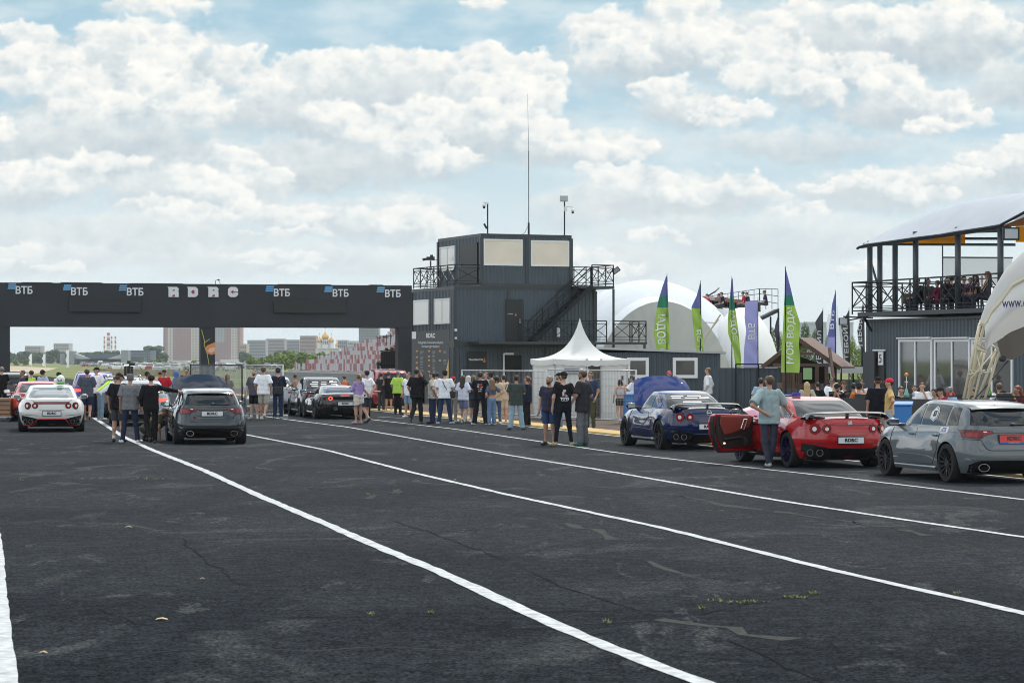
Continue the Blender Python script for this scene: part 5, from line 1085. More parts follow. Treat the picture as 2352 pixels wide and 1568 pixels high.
b = MB(); b.prism([P3(874, 808, 126), P3(914, 803, 126), P3(914, 846, 126), P3(874, 846, 126)], (0, .4, 0))
for k in range(10): b.bar(P3(876 + k * 4, 808, 125.9), P3(876 + k * 4, 846, 125.9), .05)
b.build('end_panel', M_BLK, gs)
b = MB(); b.bar(P3(873, 806, 125.8), P3(914, 801, 125.8), .05); b.bar(P3(873, 839, 125.8), P3(914, 839, 125.8), .06)
for x in (868, 873, 880, 888, 897): b.bar(P3(x, 792, 150), P3(x, 772 - (x - 868) * .2, 150), .04)
b.bar(P3(868, 776, 150), P3(905, 770, 150), .04); b.build('railing', M_RAIL, gs)
wl = MB(); wl.prism([TP(25.6, 118), TP(25.6, 172), TP(26.0, 172), TP(26.0, 118)], (0, 0, 1.35)); tag(wl.build('concrete_wall', mat('wall_grey', (.20, .21, .21), .9, var=.1, vscale=.6)), 'long grey concrete wall below the red and white seats', 'wall')
# ---- hoarding, start light tree, parked cars, truck, far white flags
hd = MB(); hd.prism([(PXX(222, 330), 330, 0), (PXX(472, 300), 300, 0), (PXX(472, 300), 300, PZ(851, 300)), (PXX(222, 330), 330, PZ(846, 330))], (0, .3, 0)); tag(hd.build('straw_barrier', mat('straw_brown', (.27, .225, .15), .9, var=.25, vscale=.8)), 'long straw coloured barrier in front of the parking field', 'barrier')
ct = empty('start_light_tree', (PXX(296, 112), 112, 0), 0, 'black drag race start light tree with stacked lamps above the dark wagon', 'start lights')
b = MB(); b.box(tuple(P3(296, 868, 112)), (.14, .14, 1.6)); b.box(tuple(P3(296, 836.5, 112)), (.55, .18, .12)); b.build('column', M_BLK, ct)
M_AMB = mat('amber_lamp', (.75, .32, .03), .3, emit=(1, .4, .05), es=1.2); M_BLU = mat('blue_lamp', (.5, .7, .9), .3, emit=(.5, .75, 1), es=1.5)
for k in range(5):
  for sx in (-1, 1):
    b = MB(); q = P3(296 + sx * 7.5, 844 + k * 5.4, 111.95); b.tube([q, q + Vector((0, -.12, 0))], .065, 10); b.build('lamp', M_BLK, ct)
b = MB(); b.box(tuple(P3(296, 863, 111.9)), (.14, .05, .16)); b.build('lit_lamp', M_AMB, ct); b = MB(); b.box(tuple(P3(290, 838, 111.88)), (.22, .05, .07)); b.build('lit_bar', M_BLU, ct)
def feather(x, yt, yb, lab):
  Y = 700; o = empty('feather_flag', (PXX(x, Y), Y, 0), 0, lab, 'flag', 'far white feather flags'); b = MB(); b.bar((PXX(x + 3, Y), Y, 0), P3(x + 3, yt, Y), .12); b.build('pole', M_WHF, o)
  b = MB(); n = 10; b.grid([[P3(x + 3, yt + (yb - yt) * j / n, Y), P3(x - 3 + 1.5 * math.sin(j * 1.3 + x), yt + 2 + (yb - yt) * j / n * .97, Y - .2)] for j in range(n + 1)], flip=True); b.build('cloth', mat('flag_plain_white', (.80, .82, .84), .7), o, True)
feather(70, 812, 837, 'leftmost short white feather flag on the far grass'); feather(101, 812, 840, 'middle white feather flag on the far grass'); feather(155, 803, 845, 'tallest white feather flag in front of the grey hall')
cols = [mat('parked_' + n_, c, .3, coat=1.0) for n_, c in (('white', (.70, .71, .72)), ('silver', (.42, .43, .45)), ('black', (.03, .032, .035)), ('red', (.30, .03, .03)), ('blue', (.06, .10, .22)), ('grey', (.15, .16, .17)))]
pc = {}
def parked_mesh(ci):
  if ci in pc: return pc[ci]
  o = empty('parked_car'); b = MB()
  rows = [(-2.2, .25, .62, .80), (-2.1, .20, .78, .86), (-1.3, .18, .88, .90), (0, .18, .90, .90), (1.3, .18, .92, .90), (2.0, .2, .90, .86), (2.2, .3, .75, .78)]
  b.grid([[(x, -w, z0), (x, -w, z1), (x, -w * .8, z1 + .06), (x, w * .8, z1 + .06), (x, w, z1), (x, w, z0)] for x, z0, z1, w in rows], flip=True); b.add([(2.2, -.78, .3), (2.2, .78, .3), (2.2, .78, .75), (2.2, -.78, .75)], [(0, 1, 2, 3)]); b.add([(-2.2, -.8, .25), (-2.2, .8, .25), (-2.2, .8, .62), (-2.2, -.8, .62)], [(3, 2, 1, 0)])
  b.add([(-.3, -.62, 1.42), (-.3, .62, 1.42), (1.2, .62, 1.40), (1.2, -.62, 1.40), (-.35, -.64, 1.36), (-.35, .64, 1.36), (1.3, .64, 1.34), (1.3, -.64, 1.34)], [(3, 2, 1, 0), (0, 1, 5, 4), (1, 2, 6, 5), (2, 3, 7, 6), (3, 0, 4, 7)]); b.build('body', cols[ci], o, True, local=True, autos=30)
  b = MB(); b.grid([[(-1.1, -.78, .92), (-1.1, .78, .92)], [(-.35, .64, 1.36)[:1] + (-.64, 1.36), (-.35, .64, 1.36)]], flip=True); b.grid([[(-1.1, -.78, .92), (-.35, -.64, 1.36)], [(1.95, -.78, .94), (1.3, -.64, 1.34)]]); b.grid([[(-1.1, .78, .92), (-.35, .64, 1.36)], [(1.95, .78, .94), (1.3, .64, 1.34)]], flip=True); b.grid([[(1.95, -.78, .94), (1.95, .78, .94)], [(1.3, -.64, 1.34), (1.3, .64, 1.34)]]); b.build('windows', M_GLS, o, local=True)
  b = MB()
  for x in (-1.35, 1.35):
    for s_ in (-1, 1): b.tube([(x, s_ * .70, .32), (x, s_ * .90, .32)], .32, 12)
  b.build('wheels', M_BLK, o, local=True)
  pc[ci] = o; return o
rr = random.Random(21); first = {}
PL = {0: 'white', 1: 'silver', 2: 'black', 3: 'red', 4: 'blue', 5: 'grey'}
for row, (Y, x0, x1) in enumerate(((460, 330, 530), (505, 232, 520), (560, 238, 640), (620, 232, 640), (690, 235, 560), (780, 175, 540), (900, 170, 500))):
  st_ = 2.9 * F / Y; x = x0; kk = -1
  while x < x1:
    x += st_ * rr.uniform(.95, 1.25)
    if rr.random() < .12: continue
    ci = rr.choices(range(6), (48, 20, 10, 5, 6, 11))[0]; src = parked_mesh(ci); kk += 1; lab = '%s car, %s from the left in the %s row of the far parking field' % (PL[ci], NTH[kk], 'nearest second third fourth fifth sixth farthest'.split()[row])
    if ci not in first: first[ci] = 1; o = src; tag(o, lab, 'car', 'cars in the far parking field')
    else:
      o = src.copy(); link(o); tag(o, lab, 'car', 'cars in the far parking field')
      for c in src.children: d = c.copy(); link(d); d.parent = o
    o.location = (PXX(x, Y), Y + rr.uniform(-1, 1), 0); o.rotation_euler = (0, 0, R(90) + rr.uniform(-.12, .12) + (math.pi if rr.random() < .4 else 0))
tk = empty('truck', (PXX(240, 950), 950, 0), 0, 'white cabbed truck with a black load far off beyond the parked cars', 'truck')
Y = 950; b = MB(); b.box(tuple(P3(230, 836, Y)), (9 * Y / F, 2.4, 2.6)); b.build('cab', M_WHF, tk, bevel=.2); b = MB(); b.box(tuple(P3(251, 836.4, Y)), (30 * Y / F, 2.4, 1.7)); b.build('load', M_BLK, tk, bevel=.3)
b = MB()
for x in (228, 243, 258, 263): b.tube([P3(x, 839, Y) - Vector((0, 1.3, 0)), P3(x, 839, Y) + Vector((0, 1.3, 0))], .5, 12)
b.build('wheels', M_BLK, tk)
# ---- air
hz = MB(); hz.box((0, 1650, 54), (3400, 4300, 112)); hm = bpy.data.materials.new('haze_air'); hm.use_nodes = True; nt = hm.node_tree
for n in list(nt.nodes): nt.nodes.remove(n)
oo = nt.nodes.new('ShaderNodeOutputMaterial'); pv = nt.nodes.new('ShaderNodeVolumePrincipled'); pv.inputs['Density'].default_value = 0.000095; pv.inputs['Anisotropy'].default_value = 0.35; pv.inputs['Color'].default_value = (.86, .93, 1.0, 1); nt.links.new(pv.outputs[0], oo.inputs['Volume'])
tag(hz.build('haze', hm), kind='stuff')
# ---------------------------------------------------------------- cars
M_TYRE = mat('tyre_rubber', (.016, .016, .017), .85, spec=.3); M_RIMB = mat('rim_black', (.02, .021, .023), .35, .5); M_DISC = mat('brake_disc', (.25, .25, .26), .4, .8)
M_WELL = mat('wheel_well_black', (.006, .006, .007), .95, spec=.1); M_TRIM = mat('gloss_black_trim', (.012, .013, .014), .22, coat=.6); M_CGLS = mat('car_glass', (.007, .010, .012), .04, spec=.42)
M_CHR = mat('chrome', (.62, .63, .65), .16, 1.0); M_LRED = mat('tail_red', (.26, .008, .010), .15, coat=.35, spec=.3); M_LREDD = mat('tail_dark_red', (.10, .006, .008), .15, coat=.35, spec=.3); M_LWH = mat('lamp_core', (.72, .70, .70), .15, coat=1.0)
M_LIT = mat('tail_lit', (.8, .03, .02), .3, emit=(1, .06, .03), es=2.5); M_PLATE = mat('plate_white', (.62, .63, .65), .45); M_SEAM = mat('seam_black', (.008, .008, .009), .8)
def ci(x, pts, d=0.0):
  xs, ys = [p[0] for p in pts], [p[1] for p in pts]
  if not d: return float(np.interp(x, xs, ys))
  return float(np.mean([np.interp(x + k * d, xs, ys) for k in (-1, -.5, 0, .5, 1)]))
class Car:
  def __init__(c, S, loc, rz, label, bodymat, group=None, name='car'):
    c.S = S; c.root = empty(name, tuple(loc), rz, label, 'car', group); c.m = bodymat
    c.ra = -S['wb'] / 2; c.fa = S['wb'] / 2; c.yr = c.ra - S['ro']; c.yf = c.fa + S['fo']; c.zb = S.get('zb', .17)
    c.body()
  def zt(c, y): return ci(y, c.S['sh'], .12)
  def lim(c, v): return c.yr + ci(v, c.S['rin'], .04), c.yf - ci(v, c.S['fin'], .04)
  def hw(c, v): return c.S['W'] / 2 * ci(v, c.S['wv'], .05)
  def bulge(c, y, v):
    g = math.exp(-((v - .50) / .42) ** 2); return c.S['bul'] * g * (math.exp(-((y - c.ra) / .50) ** 2) * 1.15 + math.exp(-((y - c.fa) / .48) ** 2)) - c.S.get('waist', .025) * math.exp(-((v - .42) / .2) ** 2) * math.exp(-(y / .9) ** 2)
  def vz(c, y, z): return min(max((z - c.zb) / (c.zt(y) - c.zb), 0), 1)
  def rear(c, x, z, off=0.0):
    v = c.vz(c.yr + .1, z); a, b = c.lim(v); A = (b - a) / 2; n = c.S['n']; t = min(abs(x) / (c.hw(v) + c.S['bul'] * .25 * math.exp(-((v - .5) / .42) ** 2)), .999)
    return Vector((x, (a + b) / 2 - A * (1 - t ** n) ** (1 / n) - off, z))
  def front(c, x, z, off=0.0):
    v = c.vz(c.yf - .1, z); a, b = c.lim(v); A = (b - a) / 2; n = c.S['n']; t = min(abs(x) / c.hw(v), .999)
    return Vector((x, (a + b) / 2 + A * (1 - t ** n) ** (1 / n) + off, z))
  def side(c, y, z, sgn=-1, off=0.0):
    v = c.vz(y, z); a, b = c.lim(v); A = (b - a) / 2; n = c.S['n']; t = min(abs(y - (a + b) / 2) / A, .9999)
    return Vector((sgn * (c.hw(v) * (1 - t ** n) ** (1 / n) + c.bulge(y, v) + off), y, z))
  def body(c):
    S = c.S; n = S['n']; NP = 132; NV = 15; rows = []
    ph = []
    for i in range(NP):
      a = 2 * math.pi * i / NP; ph.append(a)
    def ring(v):
      a, b = c.lim(v); A = (b - a) / 2; cy = (a + b) / 2; B = c.hw(v); out = []
      for t in ph:
        ca, sa = math.cos(t), math.sin(t);
        u = abs(ca) ** (2 / n) * (1 if ca >= 0 else -1); w = abs(sa) ** (2 / n) * (1 if sa >= 0 else -1)
        # keep the points spread along the sides as well as round the corners
        k = 1.0; y = cy + A * w; x = B * u
        out.append((x, y))
      return out
    # parametrise by equal steps of arc length on a reference ring so rows line up
    ref = []
    fine = 1440; a, b = c.lim(.5); A = (b - a) / 2; B = c.hw(.5)
    pts = [(abs(math.cos(t)) ** (2 / n) * math.copysign(1, math.cos(t)), abs(math.sin(t)) ** (2 / n) * math.copysign(1, math.sin(t))) for t in [2 * math.pi * i / fine for i in range(fine + 1)]]
    acc = [0]
    for p, q in zip(pts[:-1], pts[1:]): acc.append(acc[-1] + math.hypot((q[0] - p[0]) * B, (q[1] - p[1]) * A))
    for i in range(NP):
      s = acc[-1] * i / NP; j = int(np.searchsorted(acc, s)); j = max(1, j); f = (s - acc[j - 1]) / max(acc[j] - acc[j - 1], 1e-9)
      ref.append((pts[j - 1][0] + (pts[j][0] - pts[j - 1][0]) * f, pts[j - 1][1] + (pts[j][1] - pts[j - 1][1]) * f))
    V = []
    for k in range(NV + 1):
      v = k / NV; a, b = c.lim(v); A = (b - a) / 2; cy = (a + b) / 2; B = c.hw(v); row = []
      for (u, w) in ref:
        y = cy + A * w; x = B * u; e = max(0, min(1, abs(u) * 1.6 - .5)); x += math.copysign(c.bulge(y, v), u) * e * e * (3 - 2 * e) if abs(u) > .05 else 0
        row.append((x, y, c.zb + (c.zt(y) - c.zb) * v))
      rows.append(row)
    top = rows[-1]
    for s in (.965, .90, .78, .62, .45, .28, .12):
      row = []
      for (x, y, z) in top:
        cr = S.get('crown', .05); yy = (y - (c.yr + c.yf) / 2) * (1 - (1 - s) * .12) + (c.yr + c.yf) / 2
        row.append((x * s, yy, c.zt(yy) + cr * (1 - s ** 2.2)))
      rows.append(row)
    b = MB(); R_ = len(rows)
    vs = [p for r_ in rows for p in r_]; fs = []
    for i in range(R_ - 1):
      for j in range(NP): fs.append((i * NP + j, i * NP + (j + 1) % NP, (i + 1) * NP + (j + 1) % NP, (i + 1) * NP + j))
    fs.append(tuple(range(NP - 1, -1, -1)));
    # close the narrow slot along the centre line of the deck
    L0 = (R_ - 1) * NP
    fs.append(tuple(L0 + j for j in range(NP)))
    b.add(vs, fs); o = b.build('body', [c.m, M_WELL], c.root, True, local=True)
    wr = S['wr'] + S.get('gap', .035)
    cut = MB()
    for yy in (c.ra, c.fa):
      for s in (-1, 1): cut.tube([(s * (S['W'] / 2 - .36), yy, S['wr']), (s * (S['W'] / 2 + .2), yy, S['wr'])], wr, 40);
    co = cut.build('cut', M_WELL, None); co.parent = c.root
    md = o.modifiers.new('b', 'BOOLEAN'); md.operation = 'DIFFERENCE'; md.object = co; md.solver = 'EXACT'
    bpy.context.view_layer.update(); dg = bpy.context.evaluated_depsgraph_get(); me = bpy.data.meshes.new_from_object(o.evaluated_get(dg)); o.modifiers.clear(); o.data = me
    cm = co.data; bpy.data.objects.remove(co)
    for p in me.polygons:
      cx, cy_, cz = p.center; inw = any(abs(math.hypot(cy_ - yy, cz - S['wr']) - wr) < .012 or (math.hypot(cy_ - yy, cz - S['wr']) < wr - .005) for yy in (c.ra, c.fa)) and abs(cx) < S['W'] / 2 - .0 and abs(cx) > S['W'] / 2 - .40 and (abs(p.normal.x) < .25 or abs(cx) < S['W'] / 2 - .3)
      p.material_index = 1 if inw or p.normal.z < -.8 else 0
    me.polygons.foreach_set('use_smooth', [True] * len(me.polygons)); me.set_sharp_from_angle(angle=R(42))
    c.bo = o
    u = MB(); u.box((0, 0, .27), (S['W'] - .62, S['L'] * .86, .22)); u.box((0, 0, .30), (S['W'] * .86, S['wb'] - 2 * wr - .12, .2)); u.build('underbody_light_block', M_WELL, c.root, local=True)  # car floor as black boxes, added to block light through the hollow body
  def wheels(c, rim=None, spokes=10, style='thin', tw=.27, steer=0.0):
    S = c.S; r = S['wr']; rim = rim or M_RIMB; rr_ = r * .74; first = None
    for yy in (c.ra, c.fa):
      for s in (-1, 1):
        x0 = s * (S['W'] / 2 + S['bul'] * .45 - .005)
        if first is not None and s == first[1]:
          def cp(o, par):
            k = o.copy(); link(k); k.parent = par
            for ch_ in o.children: cp(ch_, k)
            return k
          k = cp(first[0] if s == first[1] else first[0], c.root); k.location = Vector((0, yy - c.ra, 0)); continue
        if first is not None and len(first) > 2 and s == first[3]:
          k = first[2].copy(); link(k); k.parent = c.root; k.location = Vector((0, yy - c.ra, 0))
          for ch_ in first[2].children: q = ch_.copy(); link(q); q.parent = k
          continue
        prof = [(-tw, rr_ * .97), (-tw, r * .93), (-tw + .02, r * .985), (-tw + .05, r), (-.05, r), (-.02, r * .985), (0, r * .93), (0, rr_ * 1.02), (-.012, rr_ * .97)]
        n = 40; rows = []
        for (px, pr) in prof: rows.append([(x0 + s * px, yy + pr * math.cos(2 * math.pi * k / n), r + pr * math.sin(2 * math.pi * k / n)) for k in range(n + 1)])
        b = MB(); b.grid(rows, flip=(s > 0)); w = b.build('wheel', M_TYRE, c.root, True, local=True, autos=40)
        b = MB(); rows = []
        for (px, pr) in ((-tw, rr_ * .97), (-.16, rr_ * .90), (-.05, rr_ * .93), (-.012, rr_ * .97), (-.006, rr_ * .975)): rows.append([(x0 + s * px, yy + pr * math.cos(2 * math.pi * k / n), r + pr * math.sin(2 * math.pi * k / n)) for k in range(n + 1)])
        b.grid(rows, flip=(s > 0))
        for k in range(spokes):
          a = 2 * math.pi * k / spokes + .1; dv = Vector((0, math.cos(a), math.sin(a))); ce = Vector((x0, yy, r)); wd = .030 if style == 'thin' else .05
          if style == 'y':
            for da in (-.13, .13): d2 = Vector((0, math.cos(a + da), math.sin(a + da))); b.bar(ce + Vector((-s * .045, 0, 0)) + dv * rr_ * .35, ce + Vector((-s * .018, 0, 0)) + d2 * rr_ * .95, wd * .7, .02)
            b.bar(ce + Vector((-s * .05, 0, 0)) + dv * .04, ce + Vector((-s * .045, 0, 0)) + dv * rr_ * .38, wd, .025)
          else: b.bar(ce + Vector((-s * .05, 0, 0)) + dv * .04, ce + Vector((-s * .015, 0, 0)) + dv * rr_ * .95, wd, .022)
        b.tube([(x0 - s * .07, yy, r), (x0 - s * .02, yy, r)], [.075, .06], 16); b.build('rim', rim, w, True, local=True, autos=40)
        b = MB(); b.tube([(x0 - s * .11, yy, r), (x0 - s * .10, yy, r)], rr_ * .72, 24); b.tube([(x0 - s * .2, yy, r), (x0 - s * .19, yy, r)], rr_ * .95, 24); b.build('brake_disc', M_DISC if style != 'dark' else M_WELL, w, local=True)
        if first is None: first = (w, s)
        else: first = (first[0], first[1], w, s)
  # greenhouse ------------------------------------------------
  def ge(c, s, r): return (1 - r) * s + r * (1 - math.sqrt(max(0, 1 - s * s)))
  def gl(c, s):
    S = c.S; yr = S['gr'] + (S['rr'] - S['gr']) * c.ge(s, S.get('rrd', .35)); yf = S['gf'] + (S['rf'] - S['gf']) * c.ge(s, S.get('frd', .35)); w = S['gw'] + (S['rw'] - S['gw']) * c.ge(s, .45)
    return yr, yf, w
  def gz(c, s, y=None):
    zb = c.S['gz']; d = 0 if y is None else c.S.get('rc', .03) * (y - c.S.get('ry', -.15)) ** 2 * s * s; return zb + (c.S['H'] - .02 - zb) * s - min(d, .14)
  def gside(c, y, s, sgn, off=0.0):
    yr, yf, w = c.gl(s); A = (yf - yr) / 2; n = c.S.get('gn', 4.5); t = min(abs(y - (yr + yf) / 2) / A, .9995); return Vector((sgn * (w * (1 - t ** n) ** (1 / n) + off), y, c.gz(s, y)))
  def gend(c, x, s, end, off=0.0):
    yr, yf, w = c.gl(s); A = (yf - yr) / 2; n = c.S.get('gn', 4.5); t = min(abs(x) / w, .9995); Y_ = (yr + yf) / 2 + end * (A * (1 - t ** n) ** (1 / n) + off); return Vector((x, Y_, c.gz(s, Y_) + off * .6))
  def greenhouse(c, rw=(.10, .88, .90, .86), sidew=None, glass=None, fw=(.08, .9, .92, .86), m=None, roofm=None):
    S = c.S; n = S.get('gn', 4.5); NP = 96; rows = []; g = glass or M_CGLS
    for k in range(-1, 13):
      s = max(k, 0) / 12; s = math.sin(s * math.pi / 2) ** .9 if k > 0 else 0; yr, yf, w = c.gl(s); A = (yf - yr) / 2; row = []
      for i in range(NP):
        t = 2 * math.pi * i / NP; ca, sa = math.cos(t), math.sin(t); Y_ = (yr + yf) / 2 + A * abs(sa) ** (2 / n) * math.copysign(1, sa); row.append((w * abs(ca) ** (2 / n) * math.copysign(1, ca), Y_, c.gz(s, Y_) - (.12 if k < 0 else 0)))
      rows.append(row)
    cy = (S['rr'] + S['rf']) / 2
    for q in (.93, .8, .6, .4, .2, .04): rows.append([(x * q, cy + (y - cy) * q, c.gz(1.0, cy + (y - cy) * q) + .02 * (1 - q * q) ** .8) for (x, y, z) in rows[13]])
    b = MB(); vs = [p for r_ in rows for p in r_]; fs = []
    for i in range(len(rows) - 1):
      for j in range(NP): fs.append((i * NP + j, i * NP + (j + 1) % NP, (i + 1) * NP + (j + 1) % NP, (i + 1) * NP + j))
    fs.append(tuple((len(rows) - 1) * NP + j for j in range(NP))); b.add(vs, fs); c.gh = b.build('roof', m or c.m, c.root, True, local=True)
    def endwin(end, p, nm):
      s0, s1, k0, k1 = p; rows = []
      for i in range(9):
        s = s0 + (s1 - s0) * i / 8; hw_ = c.gl(s)[2] * (k0 + (k1 - k0) * i / 8); rows.append([tuple(c.gend(hw_ * (j / 10 - 1), s, end, .006)) for j in range(21)])
      b = MB(); b.grid(rows, flip=(end > 0)); return b.build(nm, g, c.root, True, local=True)
    c.rwin = endwin(-1, rw, 'rear_window'); endwin(1, fw, 'windscreen')
    for sg in (-1, 1):
      for (y0b, y1b, y0t, y1t, sb, st) in (sidew or []):
        rows = []
        for i in range(7):
          s = sb + (st - sb) * i / 6; f = i / 6; a_, b_ = y0b + (y0t - y0b) * f, y1b + (y1t - y1b) * f; rows.append([tuple(c.gside(a_ + (b_ - a_) * j / 10, s, sg, .006)) for j in range(11)])
        b = MB(); b.grid(rows, flip=(sg > 0)); b.build('side_window', g, c.root, True, local=True)
  # patches on the rear face ----------------------------------
  def rpatch(c, name, m, lo, hi, th=.02, parent=None, n=12, off=.0):
    "strip between two polylines lo, hi of (x, z) on the rear face"
    def samp(pl, t):
      x0, x1 = pl[0][0], pl[-1][0]; x = x0 + (x1 - x0) * t; return x, float(np.interp(x, [p[0] for p in pl], [p[1] for p in pl])) if x1 > x0 else float(np.interp(-x, [-p[0] for p in pl], [p[1] for p in pl]))
    rows = []
    for k in range(5):
      f = k / 4; row = []
      for i in range(n + 1):
        (xa, za), (xb, zb) = samp(lo, i / n), samp(hi, i / n); row.append(tuple(c.rear(xa + (xb - xa) * f, za + (zb - za) * f, off + th)))
      rows.append(row)
    b = MB(); b.grid(rows, flip=lo[-1][0] < lo[0][0])
    rim = rows[0] + [r_[-1] for r_ in rows[1:-1]] + rows[-1][::-1] + [r_[0] for r_ in rows[1:-1]][::-1]
    back = [(x, y + th + .01, z) for x, y, z in rim]; k = len(rim); bb = len(b.v); b.add(rim + back, [(i, i + k, (i + 1) % k + k, (i + 1) % k) for i in range(k)])
    return b.build(name, m, parent or c.root, local=True, smooth=False)
  def rdisc(c, name, m, x, z, r, off, th=.02, parent=None, n=24, rz=None, inner=0):
    b = MB(); ce = c.rear(x, z, off); q = c.rear(x + .03, z, off) - c.rear(x - .03, z, off); q.normalize(); nn = Vector((q.y, -q.x, 0)); up = Vector((0, 0, 1)); rz = rz or r
    P = [ce + q * r * math.cos(2 * math.pi * i / n) + up * rz * math.sin(2 * math.pi * i / n) for i in range(n)]
    if inner:
      I = [ce + q * r * inner * math.cos(2 * math.pi * i / n) + up * rz * inner * math.sin(2 * math.pi * i / n) for i in range(n)]
      b.add([p + nn * th for p in P] + [p + nn * th for p in I] + [p - nn * .03 for p in P] + [p - nn * .03 for p in I], [(i, (i + 1) % n, n + (i + 1) % n, n + i) for i in range(n)] + [(2 * n + i, 2 * n + (i + 1) % n, (i + 1) % n, i) for i in range(n)] + [(n + i, n + (i + 1) % n, 3 * n + (i + 1) % n, 3 * n + i) for i in range(n)])
    else: b.prism([p - nn * .02 for p in P], nn * (th + .02))
    return b.build(name, m, parent or c.root, local=True)
  def seam(c, pts, name='panel_seam', w=.009, closed=False, m=None):
    b = MB(); b.tube([Vector(p) for p in pts] + ([Vector(pts[0])] if closed else []), w / 2, 5); return b.build(name, m or M_SEAM, c.root, local=True)
  def plate(c, txt, z, w=.52, h=.115, back=None, tcol=None, sub=None, off=.03, x=0):
    y = c.rear(x, z).y - off; b = MB(); b.box((x, y, z), (w + .03, .02, h + .03)); fr = b.build('plate_frame', M_TRIM, c.root, local=True)
    b = MB(); b.box((x, y - .014, z), (w, .012, h)); pl = b.build('number_plate', back or M_PLATE, fr, local=True)
    mw = wm(c.root); o_ = mw @ Vector((x, y - .022, z)); rt = (mw.to_3x3() @ Vector((1, 0, 0)))
    if txt: text_obj('lettering', txt, h * .82, tcol or M_SEAM, pl, o_, rt, (0, 0, 1), .004, sx=1.05, extrude=.003)
    if sub:
      b = MB(); b.box((x, y - .018, z - h * .62), (w, .014, h * .24)); s_ = b.build('blue_strip', mat('plate_blue', (.03, .12, .40), .4), fr, local=True); text_obj('lettering', sub, h * .2, M_PLATE, s_, mw @ Vector((x, y - .028, z - h * .62)), rt, (0, 0, 1), .0, extrude=.002)
    return fr
  def mirror(c, y, z, m=None, w=.24, sides=(-1, 1)):
    for s in sides:
      p = c.gside(y, .10, s); b = MB(); x = s * (c.S['W'] / 2 + .06); b.ell((x, y, z), (w / 2, .085, .075), 14, 10); b.tube([(p.x - s * .02, y + .03, z - .06), (x - s * .05, y + .02, z - .04)], .03, 8); mm = b.build('mirror', m or c.m, c.root, True, local=True)
      b = MB(); b.box((x, y - .078, z), (w * .78, .012, .105)); b.build('mirror_glass', mat('mirror_face', (.5, .56, .60), .05, 1.0), mm, local=True, bevel=.004)
  def rline(c, pts, off=.004, **k): return c.seam([c.rear(x, z, off) for x, z in pts], **k)
  def sline(c, pts, sg=-1, off=.003, **k): return c.seam([c.side(y, z, sg, off) for y, z in pts], **k)
def densify(pts, n=6):
  out = []
  for a, b in zip(pts[:-1], pts[1:]):
    for i in range(n): out.append(tuple(a[k] + (b[k] - a[k]) * i / n for k in range(len(a))))
  out.append(pts[-1]); return out
COUPE = dict(L=4.7, W=1.88, H=1.37, wb=2.78, ro=.99, fo=.94, wr=.35, n=5.2, bul=.045, zb=.19, crown=.045,
  sh=[(-2.4, .955), (-1.9, .965), (-1.2, .955), (-.2, .93), (.8, .93), (1.5, .86), (2.0, .74), (2.35, .62)],
  rin=[(0, .20), (.12, .10), (.3, .015), (.5, 0), (.75, .02), (.92, .05), (1, .09)], fin=[(0, .16), (.3, .0), (.6, .02), (.9, .12), (1, .22)],
  wv=[(0, .90), (.12, .97), (.45, 1.0), (.75, .985), (.9, .95), (1, .885)],
  gr=-1.62, rr=-.30, gf=1.02, rf=.18, gw=.80, rw=.57, gz=.93, gn=4.2, rrd=.42, frd=.35)
HATCH = dict(L=4.33, W=1.79, H=1.415, wb=2.63, ro=.83, fo=.87, wr=.337, n=5.4, bul=.022, zb=.18, crown=.03,
  sh=[(-2.2, .99), (-1.6, .985), (-.6, .955), (.6, .93), (1.1, .92), (1.6, .86), (2.0, .76), (2.2, .66)],
  rin=[(0, .16), (.12, .07), (.3, .0), (.48, .01), (.7, .07), (.9, .10), (1, .13)], fin=[(0, .14), (.3, .0), (.6, .02), (.9, .10), (1, .20)],
  wv=[(0, .92), (.12, .975), (.4, 1.0), (.7, .99), (.9, .955), (1, .90)],
  gr=-2.06, rr=-1.58, gf=1.12, rf=.22, gw=.79, rw=.57, gz=.94, gn=4.6, rrd=.35, frd=.35)
SEDAN = dict(HATCH, L=4.75, W=1.86, H=1.45, wb=2.85, ro=.98, fo=.86, wr=.34, sh=[(-2.4, 1.0), (-1.7, 1.02), (-.6, .98), (.6, .95), (1.2, .93), (1.7, .86), (2.1, .76), (2.3, .66)], gr=-1.95, rr=-1.0, gf=1.2, rf=.3, gz=.97, gw=.80, rw=.58)
WAGON = dict(HATCH, L=4.8, W=1.86, H=1.52, wb=2.85, ro=.98, fo=.90, wr=.34, gr=-2.28, rr=-1.85, gf=1.2, rf=.3, gz=.96, gw=.82, rw=.62, rin=[(0, .14), (.12, .06), (.3, .0), (.5, .0), (.7, .04), (.9, .06), (1, .08)])
SUV = dict(WAGON, L=4.8, W=1.95, H=1.66, wb=2.9, wr=.37, zb=.25, gz=1.08, sh=[(-2.5, 1.12), (-1.6, 1.12), (-.6, 1.09), (.6, 1.05), (1.2, 1.02), (1.8, .95), (2.3, .8)])
SUPER = dict(COUPE, L=4.6, W=1.96, H=1.20, wb=2.65, ro=.90, fo=1.02, wr=.35, sh=[(-2.3, .86), (-1.8, .90), (-1.2, .90), (-.3, .84), (.6, .82), (1.4, .76), (2.0, .62), (2.3, .5)], gr=-1.75, rr=-.12, gf=1.25, rf=.35, gw=.76, rw=.50, gz=.84, bul=.06)
def wheel_place(x, y, S, slope, side='left', dx=0.0):
  "root location when the outer left rear tyre stands at photo point x, y"
  X, Y = G(x, y); d = Vector((slope, 1, 0)).normalized(); n = Vector((d.y, -d.x, 0)); rz = math.atan2(-slope, 1)
  p = Vector((X, Y, 0));
  if side == 'left': p = p + n * (S['W'] / 2 - .02)
  return p + d * (S['wb'] / 2), rz
